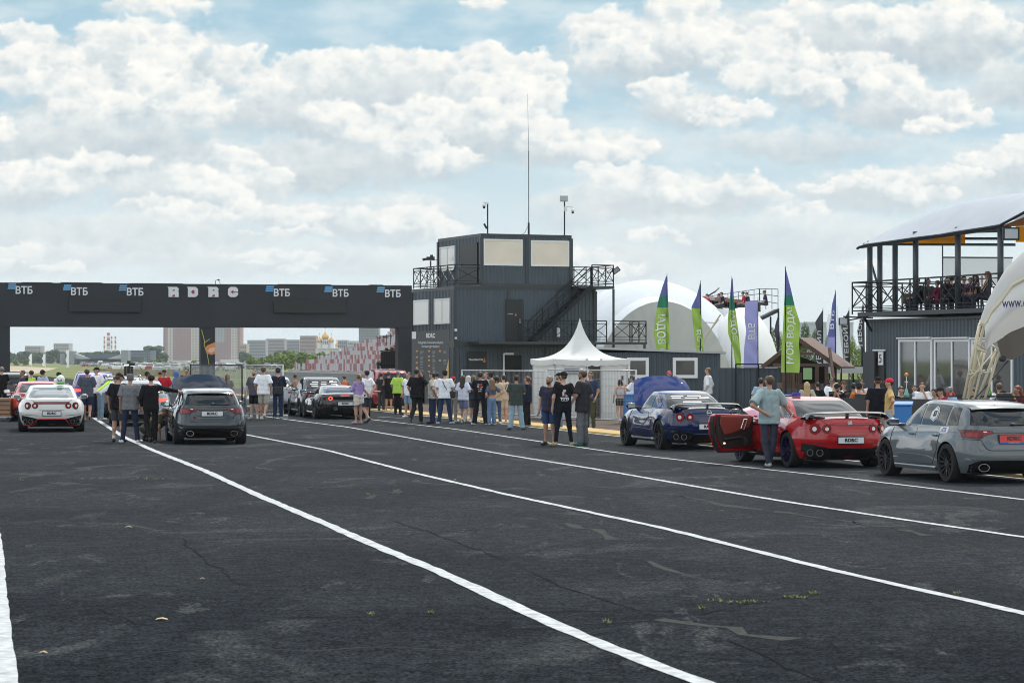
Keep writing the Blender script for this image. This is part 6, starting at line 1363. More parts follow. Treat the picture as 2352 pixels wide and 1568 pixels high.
def coupe_rear(c, spoiler=False, lipred=None, exh=True, red=True, diff=(.19, .47), accent=None, lowaccent=None, badge=None, plate='RDRC'):
  D = M_TRIM
  for s in (-1, 1):
    for (x, r, ln) in ((.685, .098, 1), (.475, .080, 2)):
      lp = c.rdisc('tail_light', M_TRIM, s * x, .775, r * 1.10, .0, .012); c.rdisc('red_ring', M_LRED, s * x, .775, r, .0, .020, parent=lp); c.rdisc('dark_ring', M_LREDD, s * x, .775, r * .62, .0, .024, parent=lp); c.rdisc('lamp_core', M_LWH, s * x, .775, r * .46, .0, .028, parent=lp)
  # dark lower bumper with a raised centre
  lo = [(-.90, .20), (-.40, .175), (.40, .175), (.90, .20)]; hi = [(-.92, .50), (-.74, .475), (-.42, .40), (.42, .40), (.74, .475), (.92, .50)]
  df = c.rpatch('rear_diffuser', D, lo, hi, .018, n=30)
  c.rpatch('diffuser_inset', M_WELL, [(-.36, .20), (.36, .20)], [(-.44, .37), (.44, .37)], .024, parent=df, n=10)
  for s in (-1, 1):
    c.rdisc('exhaust_surround', M_WELL, s * .655, .315, .155, .0, .022, parent=df, rz=.085)
    if exh:
      for dx in (-.07, .07): c.rdisc('exhaust_tip', M_CHR if not red else mat('dark_chrome', (.16, .16, .17), .3, 1.0), s * .655 + dx, .315, .068, .0, .050, parent=df, inner=.82)
  if accent is not None:
    w = .012 if accent is M_RED or accent.name.startswith('sign') else .010
    c.seam([c.rear(x, z, .030) for x, z in densify([(-.80, .215), (-.52, .215), (-.40, .385), (.40, .385), (.52, .215), (.80, .215)] if lowaccent else [(-.50, .235), (-.38, .375), (.38, .375), (.50, .235)], 5)], 'bumper_accent', w * 2, m=accent)
  c.rpatch('fog_light', M_LRED, [(-.10, .225), (.10, .225)], [(-.11, .243), (.11, .243)], .032, n=3)
  # plate recess, boot lid gaps
  c.rpatch('plate_recess', c.m, [(-.30, .475), (.30, .475)], [(-.36, .64), (.36, .64)], .004, n=8)
  c.plate(plate, .555, off=.018)
  c.rline(densify([(-.36, .645), (.36, .645)]), w=.012)
  c.rline(densify([(-.58, .955), (-.44, .845), (.44, .845), (.58, .955)], 5))
  c.rline(densify([(-.93, .50), (-.80, .52), (-.38, .49)]), w=.010); c.rline(densify([(.93, .50), (.80, .52), (.38, .49)]), w=.010)
  if lipred: c.rpatch('boot_lip', lipred, [(-.44, .815), (.44, .815)], [(-.53, .895), (.53, .895)], .006, n=16)
  if badge == 'ring': c.rdisc('badge', M_CHR, 0, .875, .062, .0, .012, inner=.78); c.rpatch('badge_bar', M_CHR, [(-.062, .868), (.062, .868)], [(-.062, .884), (.062, .884)], .012, n=2)
  if badge == 'gtr': text_obj('badge', 'GR', .09, M_CHR, c.root, wm(c.root) @ c.rear(0, .885, .012), wm(c.root).to_3x3() @ Vector((1, 0, 0)), (0, 0, 1), .006, sx=.8)
  if spoiler:
    b = MB(); rows = []
    for (dy, dz) in ((-.10, .0), (-.03, .028), (.10, .018), (.13, .0), (.06, -.012), (-.08, -.014), (-.10, .0)):
      row = []
      for i in range(25):
        t = i / 12 - 1; e = max(0, abs(t) - .84) / .16; x = t * .86; y = c.yr + .16 + .10 * t * t; z = 1.085 - .03 * t * t - .10 * e * e; row.append((x, y + dy * (1 + .6 * e), z + dz * (1 + .8 * e)))
      rows.append(row)
    b.grid(rows, flip=True); sp = b.build('spoiler', M_TRIM, c.root, True, local=True, autos=50)
    b = MB(); b.box((0, c.yr + .19, 1.03), (.03, .12, .12));
    for s in (-1, 1): b.tube([(s * .83, c.yr + .27, 1.01), (s * .70, c.yr + .24, .995), (s * .45, c.yr + .20, .985)], [.045, .035, .012], 8)
    b.build('spoiler_mount', M_TRIM, sp, True, local=True)
def coupe_side(c, arch_lo=True):
  sg = -1
  for sg in (-1, 1):
    c.sline(densify([(.93, .90), (.97, .60), (.88, .26), (-.52, .26), (-.66, .50), (-.46, .90)], 6), sg, w=.010)
    # sill and fender vent
    b = MB(); rows = []
    for (o_, z) in ((.0, .27), (.035, .225), (.03, .175), (-.1, .16)): rows.append([tuple(c.side(y, max(z, .2), sg, o_))[:2] + (z,) for y in np.linspace(-.90, .95, 16)])
    b.grid(rows, flip=(sg < 0)); b.build('sill', M_TRIM, c.root, local=True)
    b = MB(); b.tube([c.side(1.00, .86, sg, .0), c.side(1.03, .65, sg, .0), c.side(1.00, .40, sg, .0)], [.012, .022, .012], 6); b.build('fender_vent', M_SEAM, c.root, local=True)
    b = MB(); q = c.side(-.33, .70, sg, .008); b.box(tuple(q), (.02, .17, .03)); b.build('door_handle', c.m, c.root, local=True, bevel=.006)
CS = [(-.40, .86, -.40, .20, .06, .80), (-1.02, -.46, -.82, -.46, .10, .62)]
HS = [(-.02, .98, -.02, .33, .07, .86), (-1.06, -.08, -1.06, -.08, .07, .87), (-1.50, -1.14, -1.42, -1.14, .09, .82)]
def hood_up(c, ang, y0, length, wid, m, z0=None, inner=None):
  "raised bonnet hinged near the windscreen"
  z0 = z0 or c.zt(y0) + .03; rows = []; rows2 = []; n = 16
  for k in range(9):
    t = k / 8; row = []; r2 = []
    for i in range(n + 1):
      u = i / n * 2 - 1; w = wid * (1 - .16 * t ** 2); bend = .035 * (1 - u * u) - .10 * max(0, abs(u) - .75) - .30 * t ** 3 * .25
      l = length * (t - .10 * t * u * u * t); y = l * math.cos(R(ang)) - bend * math.sin(R(ang)); z = l * math.sin(R(ang)) + bend * math.cos(R(ang))
      row.append((u * w, y0 + y, z0 + z)); r2.append((u * w * .97, y0 + y + .03 * math.sin(R(ang)), z0 + z - .03 * math.cos(R(ang))))
    rows.append(row); rows2.append(r2)
  b = MB(); b.grid(rows); o = b.build('bonnet', m, c.root, True, local=True)
  b = MB(); b.grid(rows2, flip=True); b.build('bonnet_lining', inner or M_TRIM, o, True, local=True)
  b = MB(); b.tube([(wid * .7, y0 + .75, c.zt(y0 + .75)), (wid * .7, y0 + length * .8 * math.cos(R(ang)), z0 + length * .75 * math.sin(R(ang)))], .012, 6); b.build('gas_strut', M_TRIM, o, local=True)
  b = MB(); rows = [[(x, y, c.zt(y) + .052 - .0 * abs(x)) for x in np.linspace(-wid * .92, wid * .92, 9)] for y in np.linspace(y0 + .05, y0 + length * .95, 8)]; b.grid(rows); b.build('engine_bay', M_WELL, c.root, local=True)
  return o
# --- white coupe
P_WHITE = paint('pearl_white', (.62, .625, .60), .3); P_RED = paint('glossy_red', (.36, .006, .010), .2); P_BLUE = paint('deep_blue', (.003, .011, .065), .2); P_RED2 = paint('orange_red', (.50, .035, .015), .3)
def at_rear(x, y, S, slope):
  X, Y = G(x, y); d = Vector((slope, 1, 0)).normalized(); return Vector((X, Y, 0)) + d * S['wb'] / 2, math.atan2(-slope, 1)
l_, rz_ = at_rear(118, 990.5, COUPE, -.2)
c1 = Car(COUPE, l_, rz_, 'white coupe with round red tail lamps and a red trimmed black bumper at far left', P_WHITE)
c1.greenhouse((.16, .86, .86, .82), CS, mat('rear_glass_greenish', (.07, .10, .11), .08, spec=.9, coat=1.0)); c1.wheels(M_RIMB, 10); c1.mirror(.62, 1.0)
coupe_rear(c1, lipred=mat('red_carbon', (.20, .014, .02), .35, coat=.8), accent=M_RED, lowaccent=True); coupe_side(c1)
hp = wm(c1.root) @ Vector((.28, -.35, 1.37))
hm_ = empty('racing_helmet', tuple(hp), 0, 'green and white racing helmet sitting on the roof of the white coupe', 'helmet')
b = MB(); b.ell((0, 0, .145), (.13, .155, .145), 20, 14); b.build('shell', mat('helmet_white', (.62, .64, .62), .3, coat=1.0), hm_, True, local=True)
b = MB(); b.tube([(0, 0, .005), (0, 0, .03), (0, 0, .075)], [.105, .125, .139], 20); b.build('green_band', mat('helmet_green', (.08, .30, .05), .3, coat=1.0), hm_, True, local=True)
b = MB(); b.prism([(-.06, -.155, .10), (.07, -.155, .11), (.05, -.150, .17), (-.02, -.145, .15), (-.07, -.148, .19)], (0, .02, 0)); b.build('graphic', mat('helmet_black', (.03, .05, .03), .4), hm_, local=True)
# --- red coupe behind it
l_, rz_ = at_rear(88, 966.5, COUPE, -.24)
c2 = Car(COUPE, l_, rz_, 'bright red coupe mostly hidden behind the white coupe at far left', P_RED2); c2.greenhouse((.16, .86, .86, .82), CS); c2.wheels(); c2.mirror(.62, 1.0); coupe_rear(c2, accent=None); coupe_side(c2)
# --- blue coupe
l_, rz_ = wheel_place(1514, 1031.5, COUPE, -.25)
c12 = Car(COUPE, l_, rz_, 'dark blue coupe with raised bonnet, black rear wing and white side stickers', P_BLUE)
c12.greenhouse((.14, .88, .88, .84), CS); c12.wheels(M_RIMB, 10, 'thin'); c12.mirror(.66, 1.0, M_TRIM); coupe_rear(c12, True, accent=M_CHR, badge='ring', plate='RACER'); coupe_side(c12)
hood_up(c12, 58, .98, .94, .78, paint('deep_blue_bonnet', (.004, .022, .15), .12), inner=M_TRIM)
def side_text(c, txt, y, z, size, m, sg=-1, lean=0.0, name='sticker_lettering', bold=.004, off=.006):
  V, Fc = text_mesh(txt, size, bold, .0, 'CENTER'); mw = wm(c.root); b = MB(); b.add([mw @ c.side(y - sg * 0 - v[0] * (1 if sg < 0 else -1), z + v[1] + lean * v[0], sg, off) for v in V], Fc); return b.build(name, m, c.root)
def side_poly(c, pts, m, name='sticker', sg=-1, off=.005):
  mw = wm(c.root); b = MB(); ce = (sum(p[0] for p in pts) / len(pts), sum(p[1] for p in pts) / len(pts)); k = len(pts)
  b.add([mw @ c.side(ce[0], ce[1], sg, off)] + [mw @ c.side(y, z, sg, off) for y, z in pts], [(0, i + 1, (i + 1) % k + 1) for i in range(k)]); return b.build(name, m, c.root)
def badge_sticker(c, y, z, r, txt):
  side_poly(c, [(y + r * a_, z + r * b_) for a_, b_ in ((1, .5), (.35, 1.1), (-.9, .55), (-.9, -.55), (-.35, -1.1), (1, -.5))], M_PLATE, 'number_sticker'); side_poly(c, [(y + r * .86 * a_, z + r * .86 * b_) for a_, b_ in ((1, .5), (.35, 1.1), (-.9, .55), (-.9, -.55), (-.35, -1.1), (1, -.5))], mat('sticker_navy', (.02, .025, .05), .4), 'number_field', off=.007); side_text(c, txt, y, z, r * 1.1, M_PLATE, off=.009)
badge_sticker(c12, .12, .58, .17, '131')
side_poly(c12, [(-.42, .62), (-.35, .70), (-.30, .55), (-.34, .30), (-.48, .22), (-.52, .40)], M_PLATE); side_poly(c12, [(-.38, .52), (-.36, .44), (-.44, .38), (-.46, .47)], M_RED, off=.008)
side_text(c12, 'RDRC', -.55, .84, .13, M_PLATE)
mw = wm(c12.root)
for (s_, w_, x0) in ((.74, .30, -.30), (.74, .34, .12), (.64, .22, -.36), (.62, .30, .0), (.64, .26, .34), (.42, .46, -.05)):
  b = MB(); b.add([mw @ c12.gend(x0 + w_ * a_ / 6 - w_ / 2, s_ + d_, -1, .012) for d_ in (0, .045) for a_ in range(7)], [(i, i + 1, i + 8, i + 7) for i in range(6)]); b.build('window_sticker', M_PLATE, c12.root)
b = MB(); b.add([mw @ c12.gside(y, s_, -1, .012) for y, s_ in ((-1.02, .16), (-.80, .16), (-.82, .38), (-.98, .36))], [(0, 1, 2, 3)]); o = b.build('bank_sticker', mat('sticker_blue', (.05, .12, .45), .4), c12.root)
# --- red coupe with its door open
l_, rz_ = wheel_place(1809, 1072.8, COUPE, -.25)
c13 = Car(COUPE, l_, rz_, 'glossy red coupe with its driver door wide open and a black rear wing', P_RED)
c13.greenhouse((.14, .88, .88, .84), CS[1:]); c13.wheels(mat('rim_blue', (.008, .010, .06), .35, .6), 10, 'thin'); coupe_rear(c13, True, accent=None, badge='gtr'); coupe_side(c13)
hood_up(c13, 13, .98, 1.12, .80, paint('glossy_red_bonnet', (.34, .02, .04), .2))
b = MB(); rows = [[tuple(c13.side(y, z, -1, .004)) for y in np.linspace(-.44, .90, 10)] for z in (.27, .45, .62, .80, .90)]; b.grid(rows); b.build('door_opening', M_WELL, c13.root, local=True)
b = MB(); b.add([tuple(c13.gside(y, s_, -1, .004)) for y, s_ in ((-.40, .03), (.86, .03), (.22, .82), (-.40, .82))], [(0, 1, 2, 3)]); b.build('door_opening', M_WELL, c13.root, local=True)
c13.mirror(.62, 1.0, sides=(1,))
th = R(57); hy, hx = .72, -.93
def dpt(a, z, o_=0.0):      # a: distance from the hinge along the leaf, o_: thickness towards the cabin side
  d = Vector((-math.sin(th), -math.cos(th), 0)); n = Vector((math.cos(th), -math.sin(th), 0)); v = Vector((hx, hy, z)) + d * a + n * o_; v.z = z; return v
dr_ = None
outl = [(0, .27), (.0, .90), (.08, .985), (1.22, 1.03), (1.33, .98), (1.38, .86), (1.36, .62), (1.24, .38), (1.12, .25), (.2, .23)]
b = MB(); b.prism([dpt(a, z, -.03) for a, z in outl], dpt(0, 0, .10) - dpt(0, 0, 0)); dr_ = b.build('door', P_RED, c13.root, local=True, bevel=.02)
b = MB(); b.prism([dpt(a, z, .07) for a, z in ((.03, .34), (.03, .955), (1.20, .99), (1.27, .85), (1.25, .62), (1.14, .42), (1.02, .34))], dpt(0, 0, .02) - dpt(0, 0, 0)); b.build('door_lining', mat('lining_black', (.018, .016, .016), .6), dr_, local=True)
b = MB(); b.prism([dpt(a, z, .09) for a, z in ((.10, .90), (.14, .955), (1.12, .975), (1.16, .82), (1.02, .60), (.80, .62), (.42, .70), (.20, .74))], dpt(0, 0, .025) - dpt(0, 0, 0)); b.build('leather_panel', mat('red_leather', (.20, .035, .025), .45, bump=.2), dr_, local=True, bevel=.01)
b = MB(); b.tube([dpt(.30, .90, .13), dpt(.42, .90, .14), dpt(.52, .72, .14), dpt(.40, .70, .13), dpt(.30, .90, .13)], .014, 6); b.build('door_grip', M_CHR, dr_, local=True)
b = MB(); b.tube([dpt(.50, .54, .11), dpt(1.02, .50, .11)], .03, 6); b.ell(tuple(dpt(.36, .44, .10)), (.10, .02, .10), mtx=Matrix.Rotation(-th, 3, 'Z')); b.build('door_pocket', M_SEAM, dr_, local=True)
b = MB(); b.box(tuple(dpt(1.32, .72, .08)), (.05, .07, .12), rz=-th); b.build('latch', M_TRIM, dr_, local=True)
b = MB(); b.prism([dpt(a, z, .02) for a, z in ((.02, .27), (.02, .24), (1.12, .24), (1.24, .36), (1.36, .60), (1.39, .86), (1.34, .985), (1.30, .97), (1.34, .86), (1.31, .61), (1.20, .38), (1.10, .27))], dpt(0, 0, .085) - dpt(0, 0, 0)); b.build('door_seal', M_SEAM, dr_, local=True)
b = MB(); b.ell(tuple(dpt(1.0, .43, .095)), (.03, .03, .02)); b.build('courtesy_lamp', mat('lamp_warm', (.9, .6, .3), .3, emit=(1, .6, .25), es=1.5), dr_, local=True)
b = MB(); k = dpt(.34, 1.04, -.14); b.ell(tuple(k), (.13, .09, .075)); mm = b.build('mirror', M_TRIM, dr_, True, local=True); b = MB(); b.box(tuple(k + Vector((.0, -.08, 0))), (.19, .012, .11), rz=-.3); b.build('mirror_glass', MATS['mirror_face'], mm, local=True)
b = MB(); mw = wm(c13.root); b.add([mw @ c13.gside(y, s_, -1, .014) for y, s_ in ((-1.16, .05), (-.86, .05), (-.92, .33), (-1.13, .31))], [(0, 1, 2, 3)]); st_ = b.build('bank_sticker', M_PLATE, c13.root)
V, Fc = text_mesh('ВТБ', .12, .004, 0, 'CENTER'); b = MB(); b.add([mw @ c13.gside(-1.02 - v[0], .17 + v[1] * 2.2, -1, .019) for v in V], Fc); b.build('lettering', mat('bank_navy', (.02, .04, .16), .5), st_)
o = empty('suction_camera', tuple(mw @ Vector((-.32, -.15, 1.37))), 0, 'blue strap and suction mount lying on the red coupe roof', 'mount'); b = MB(); b.box((.05, 0, .04), (.16, .1, .07)); b.tube([(-.3, .1, .02), (-.1, .05, .05), (.0, 0, .03), (-.2, -.1, .02)], .012, 6); b.build('strap', mat('strap_blue', (.03, .04, .30), .5), o, local=True)
b = MB(); b.tube([(.1, 0, 1.37), (.1, 0, 1.43)], .008, 5); b.tube([(.06, -.02, 1.385), (.14, .02, 1.40)], .006, 5); b.build('roof_aerial', M_TRIM, c13.root, local=True)
# --- hatchbacks
def hatch_rear(c, plate, sub=None, pback=None, rings=True, emb=True, lit=False, pz=.775, tcol=None):
  for s in (-1, 1):
    lo = [(s * .36, .865), (s * .48, .83), (s * .58, .775), (s * .80, .785)]; hi = [(s * .36, .905), (s * .48, .915), (s * .60, .92), (s * .80, .925)]
    t_ = c.rpatch('tail_light', M_LREDD, lo, hi, .014, n=14)
    c.rpatch('light_inner', M_LIT if lit else M_LRED, [(s * .39, .872), (s * .53, .84)], [(s * .39, .895), (s * .53, .905)], .020, parent=t_, n=6); c.rpatch('light_inner', M_LIT if lit else M_LRED, [(s * .59, .80), (s * .76, .805)], [(s * .59, .87), (s * .76, .87)], .020, parent=t_, n=6)
    c.rpatch('light_clear', M_LWH, [(s * .47, .882), (s * .53, .880)], [(s * .47, .897), (s * .53, .897)], .024, parent=t_, n=3)
  df = c.rpatch('rear_diffuser', M_TRIM, [(-.72, .185), (.72, .185)], [(-.74, .33), (-.62, .405), (.62, .405), (.74, .33)], .012, n=20)
  c.rpatch('diffuser_inset', M_WELL, [(-.64, .20), (.64, .20)], [(-.60, .385), (.60, .385)], .016, parent=df, n=16)
  for s in (-1, 1): c.rdisc('exhaust_tip', mat('exhaust_steel', (.30, .30, .31), .25, 1.0), s * .53, .285, .095, .0, .05, parent=df, rz=.068, inner=.86); c.rdisc('exhaust_hole', M_WELL, s * .53, .285, .08, .0, .024, parent=df, rz=.055)
  c.rpatch('bumper_ridge', c.m, [(-.76, .405), (.76, .405)], [(-.80, .445), (.80, .445)], .012, n=20)
  c.plate(plate, pz, back=pback, sub=sub, off=.022, tcol=tcol)
  c.rline(densify([(-.80, .76), (-.58, .755), (-.50, .60), (-.42, .575), (.42, .575), (.50, .60), (.58, .755), (.80, .76)], 4), w=.010); c.rline(densify([(-.36, .865), (.36, .865)]), w=.010)
  if rings:
    for k in range(4): c.rdisc('ring_badge', M_TRIM, -.078 + k * .052, .925, .036, .0, .008, inner=.76)
  # roof spoiler and wiper
  b = MB(); S = c.S; zt_ = c.gz(1.0, S['rr']) - .012; rows = []
  for (dy, dz) in ((.10, .012), (-.16, -.012), (-.20, -.04), (-.10, -.055), (.02, -.06)): rows.append([(x, S['rr'] + dy - .02 + .14 * (abs(x) / .6) ** 3, zt_ + dz - .03 * (abs(x) / .6) ** 2) for x in np.linspace(-.58, .58, 17)])
  b.grid(rows, flip=True); b.build('roof_spoiler', c.m, c.root, True, local=True, autos=40)
  b = MB(); a_, e_ = c.gend(.02, .14, -1, .02), c.gend(.42, .10, -1, .02); b.tube([a_, e_], .012, 6); b.ell(tuple(a_), (.05, .03, .03)); b.build('wiper', M_TRIM, c.rwin, local=True)
  b = MB(); b.tube([(0.02, S['rr'] + .25, S['H'] - .01), (.02, S['rr'] + .22, S['H'] + .05)], .008, 5); b.tube([(-.03, S['rr'] + .24, S['H'] + .012), (.07, S['rr'] + .24, S['H'] + .012)], .007, 5); b.build('roof_aerial', M_TRIM, c.root, local=True)
def hatch_side(c):
  for sg in (-1, 1):
    c.sline(densify([(1.02, .90), (1.06, .60), (.98, .27), (.02, .27), (-.02, .90)], 6), sg, w=.009); c.sline(densify([(-.02, .27), (-.72, .30), (-.95, .55), (-1.05, .92)], 6), sg, w=.009)
    for y in (.16, -.86):
      q = c.side(y, .80, sg, .015); b = MB(); b.box(tuple(q), (.03, .17, .03)); b.ell(tuple(c.side(y, .80, sg, -.012)), (.02, .06, .035), 10, 6); b.build('door_handle', c.m, c.root, local=True, bevel=.008)
    c.sline(densify([(1.55, .80), (0, .84), (-1.7, .88)], 10), sg, w=.012, off=-.002, m=c.m); c.sline(densify([(.95, .36), (.2, .38), (-.75, .46)], 8), sg, off=.0, w=.020, m=c.m)
    b = MB(); rows = []
    for (o_, z) in ((.0, .265), (.022, .24), (.02, .18), (-.1, .165)): rows.append([tuple(c.side(y, max(z, .2), sg, o_))[:2] + (z,) for y in np.linspace(-.85, .92, 14)])
    b.grid(rows, flip=(sg < 0)); b.build('sill', c.m, c.root, local=True)
P_GR = paint('nardo_grey', (.108, .124, .134), .25); P_GR2 = paint('daytona_grey', (.030, .038, .043), .22, metal=.3)
S7 = dict(HATCH); l_, rz_ = at_rear(481, 1019, S7, -.215)
c7 = Car(S7, l_, rz_, 'dark grey hatchback with its bonnet raised beside the black suited driver', P_GR2); c7.greenhouse((.10, .84, .86, .86), HS, fw=(.08, .9, .92, .86)); c7.wheels(M_RIMB, 5, 'y', .24); c7.mirror(.78, .98, M_TRIM); hatch_rear(c7, 'RDRC'); hatch_side(c7)
hood_up(c7, 58, 1.06, .95, .76, paint('daytona_bonnet', (.016, .024, .045), .15, metal=.2))
text_obj('badge', 'RS', .06, M_LRED, c7.root, wm(c7.root) @ c7.rear(-.44, .68, .008), wm(c7.root).to_3x3() @ Vector((1, 0, 0)), (0, 0, 1), .003)
b = MB(); e_ = c7.gend(.50, .70, -1, .012); b.ell(tuple(e_), (.06, .012, .03)); b.build('round_sticker', M_LRED, c7.rwin, local=True)
S14 = dict(HATCH); l_, rz_ = wheel_place(2174, 1108, S14, -.255)
c14 = Car(S14, l_, rz_, 'light grey hatchback with black wheels and a red number plate cropped at the right edge', P_GR); c14.greenhouse((.10, .84, .86, .86), HS); c14.wheels(M_RIMB, 14, 'thin', .25); c14.mirror(.82, .99, M_TRIM)
hatch_rear(c14, 'RDRC', 'ЗДАРОВА, ЗАЕБАЛ', mat('plate_red', (.62, .05, .05), .4), tcol=mat('plate_letter_dark', (.09, .02, .02), .5)); hatch_side(c14)
mw = wm(c14.root)
b = MB(); hx_ = [(1, .38), (.62, .62), (.52, .50), (.30, .66), (.1, .60), (-.55, 1.0), (-1, .5), (-1, -.6), (-.5, -.95), (.55, -.85), (1, -.45)]
def gst(y, s_, off): return mw @ c14.gside(y, s_, -1, off)
for (k, m_, off, nm) in ((1, M_PLATE, .012, 'number_sticker'), (.86, M_SEAM, .015, 'sticker_line'), (.80, M_PLATE, .018, 'sticker_field')):
  b = MB(); ce = (-.52, .50); P_ = [(ce[0] + .165 * k * a_, ce[1] + .30 * k * c_) for a_, c_ in ((-.75, .70), (-1, .2), (-1, -.5), (-.2, -1.0), (.9, -.62), (.9, .25), (.1, 1.0))]; b.add([gst(*ce, off)] + [gst(*p, off) for p in P_], [(0, i + 1, (i + 1) % 7 + 1) for i in range(7)]); b.build(nm, m_, c14.root)
V, Fc = text_mesh('55', .13, .008, 0, 'CENTER'); b = MB(); b.add([gst(-.54 - v[0], .50 + v[1] * 2.1, .021) for v in V], Fc); b.build('lettering', M_SEAM, c14.root)
side_poly(c14, [(-1.30, .955), (-.98, .945), (-1.00, .84), (-1.32, .85)], M_PLATE, 'bank_sticker'); side_text(c14, 'ВТБ', -1.16, .90, .085, mat('bank_navy', (.02, .04, .16), .5))
# --- other cars in the lanes
def simple(S, x, y, sl, m, lab, lights='wide', win=None, glass=None, name='car', litc=False, plate=None, wheelst='thin', hatch=False, group=None):
  l_, rz_ = at_rear(x, y, S, sl); c = Car(S, l_, rz_, lab, m, group, name); c.greenhouse((.10, .86, .88, .84), win or HS, glass); c.wheels(M_RIMB, 10, wheelst, .25); c.mirror(.8, S['gz'] + .05, M_TRIM)
  zr = c.zt(c.yr)
  for s in (-1, 1):
    t_ = c.rpatch('tail_light', M_LIT if litc else M_LRED, [(s * .46, zr - .20), (s * .80, zr - .22)], [(s * .46, zr - .13), (s * .80, zr - .10)], .014, n=8)
  df = c.rpatch('rear_diffuser', M_TRIM, [(-.74, .22), (.74, .22)], [(-.78, .38), (.78, .38)], .012, n=14)
  for s in (-1, 1): c.rdisc('exhaust_tip', M_CHR, s * .55, .30, .05, 0, .04, parent=df, inner=.85)
  c.plate(plate, zr - .36, off=.02); c.rline(densify([(-.6, zr - .1), (-.55, zr - .42), (.55, zr - .42), (.6, zr - .1)], 4)); hatch_side(c); return c
P_BLACK = paint('black_paint', (.014, .015, .017), .25); P_SIL = paint('silver_paint', (.26, .28, .30), .3, metal=.5); P_PUR = paint('violet_paint', (.07, .035, .28), .3, metal=.3); P_DGR = paint('graphite_paint', (.045, .048, .052), .25, metal=.4)
simple(SUV, 30, 948, -.2, P_BLACK, 'black van at the far left edge behind the red and white coupes')
simple(SUV, 218, 953, -.2, P_PUR, 'violet off-road car behind the man in the grey blue shirt', litc=True)
cw = simple(WAGON, 285, 958, -.2, P_DGR, 'dark estate car with rear window lettering behind the bending marshal')
for (s_, w_, x0) in ((.62, .34, -.38), (.45, .30, -.34)):
  b = MB(); mw = wm(cw.root); b.add([mw @ cw.gend(x0 + w_ * a_ / 6 - w_ / 2, s_ + d_, -1, .012) for d_ in (0, .06) for a_ in range(7)], [(i, i + 1, i + 8, i + 7) for i in range(6)]); b.build('window_sticker', M_PLATE, cw.root)
b = MB()
for s in (-1, 1): b.tube([(s * .60, -1.6, 1.49), (s * .60, -1.5, 1.55), (s * .60, .1, 1.55), (s * .60, .2, 1.49)], .018, 6)
b.build('roof_rail', M_CHR, cw.root, True, local=True)
simple(SEDAN, 325, 977, -.2, P_SIL, 'silver saloon with lit tail lamps behind the black suited driver', litc=True)
simple(SEDAN, 630, 948, -.2, P_SIL, 'silver saloon half hidden behind the man in the navy jacket and the mesh fence')
c8 = simple(dict(SEDAN, H=1.48), 744, 956.5, -.23, P_DGR, 'graphite saloon with stickers across its rear window behind the black supercar')
rr = random.Random(3)
for i in range(9):
  mw = wm(c8.root); s_ = .30 + (i // 3) * .17; x0 = -.36 + (i % 3) * .34 + rr.uniform(-.04, .04); w_ = rr.uniform(.18, .30); b = MB(); b.add([mw @ c8.gend(x0 + w_ * a_ / 4 - w_ / 2, s_ + d_, -1, .012) for d_ in (0, .07) for a_ in range(5)], [(k, k + 1, k + 6, k + 5) for k in range(4)]); b.build('window_sticker', [M_PLATE, mat('sticker_red', (.55, .05, .04), .4), MATS['sticker_blue']][(i * 7) % 3 if i % 2 else 0], c8.root)
l_, rz_ = at_rear(784, 961.5, SUPER, -.23); c9 = Car(SUPER, l_, rz_, 'low black supercar with round lit tail lamps behind the girl in lilac', P_BLACK)
c9.greenhouse((.22, .80, .80, .70), [(-.35, .95, -.30, .30, .08, .8)]); c9.wheels(M_RIMB, 10, 'y', .28); c9.mirror(.75, .96)
for s in (-1, 1):
  lp = c9.rdisc('tail_light', M_TRIM, s * .52, .745, .10, 0, .012); c9.rdisc('lit_ring', M_LIT, s * .52, .745, .075, 0, .022, parent=lp, inner=.62); c9.rdisc('outer_lamp', M_LREDD, s * .72, .735, .06, 0, .014)
c9.rpatch('brake_lamp', M_LIT, [(-.16, .835), (.16, .835)], [(-.16, .852), (.16, .852)], .02, n=4); c9.rpatch('rear_grille', M_WELL, [(-.42, .70), (.42, .70)], [(-.42, .80), (.42, .80)], .006, n=8); c9.plate('RDRC', .56, off=.02)
df = c9.rpatch('rear_diffuser', M_TRIM, [(-.80, .20), (.80, .20)], [(-.86, .44), (.86, .44)], .012, n=14)
for s in (-1, 1): c9.rdisc('exhaust_tip', M_CHR, s * .34, .38, .055, 0, .05, parent=df, inner=.82); c9.rpatch('reflector', M_LRED, [(s * .56, .455), (s * .78, .455)], [(s * .56, .475), (s * .78, .475)], .016, n=4)
coupe_side(c9)
cr = simple(dict(SUV, H=1.72, W=1.8), 898, 940, -.23, paint('suv_red', (.30, .015, .02), .3), 'red off-road car behind the man in black shorts at the kerb')
c_b = cr.rpatch('bumper_bar', M_CHR, [(-.86, .50), (.86, .50)], [(-.86, .60), (.86, .60)], .06, n=10)
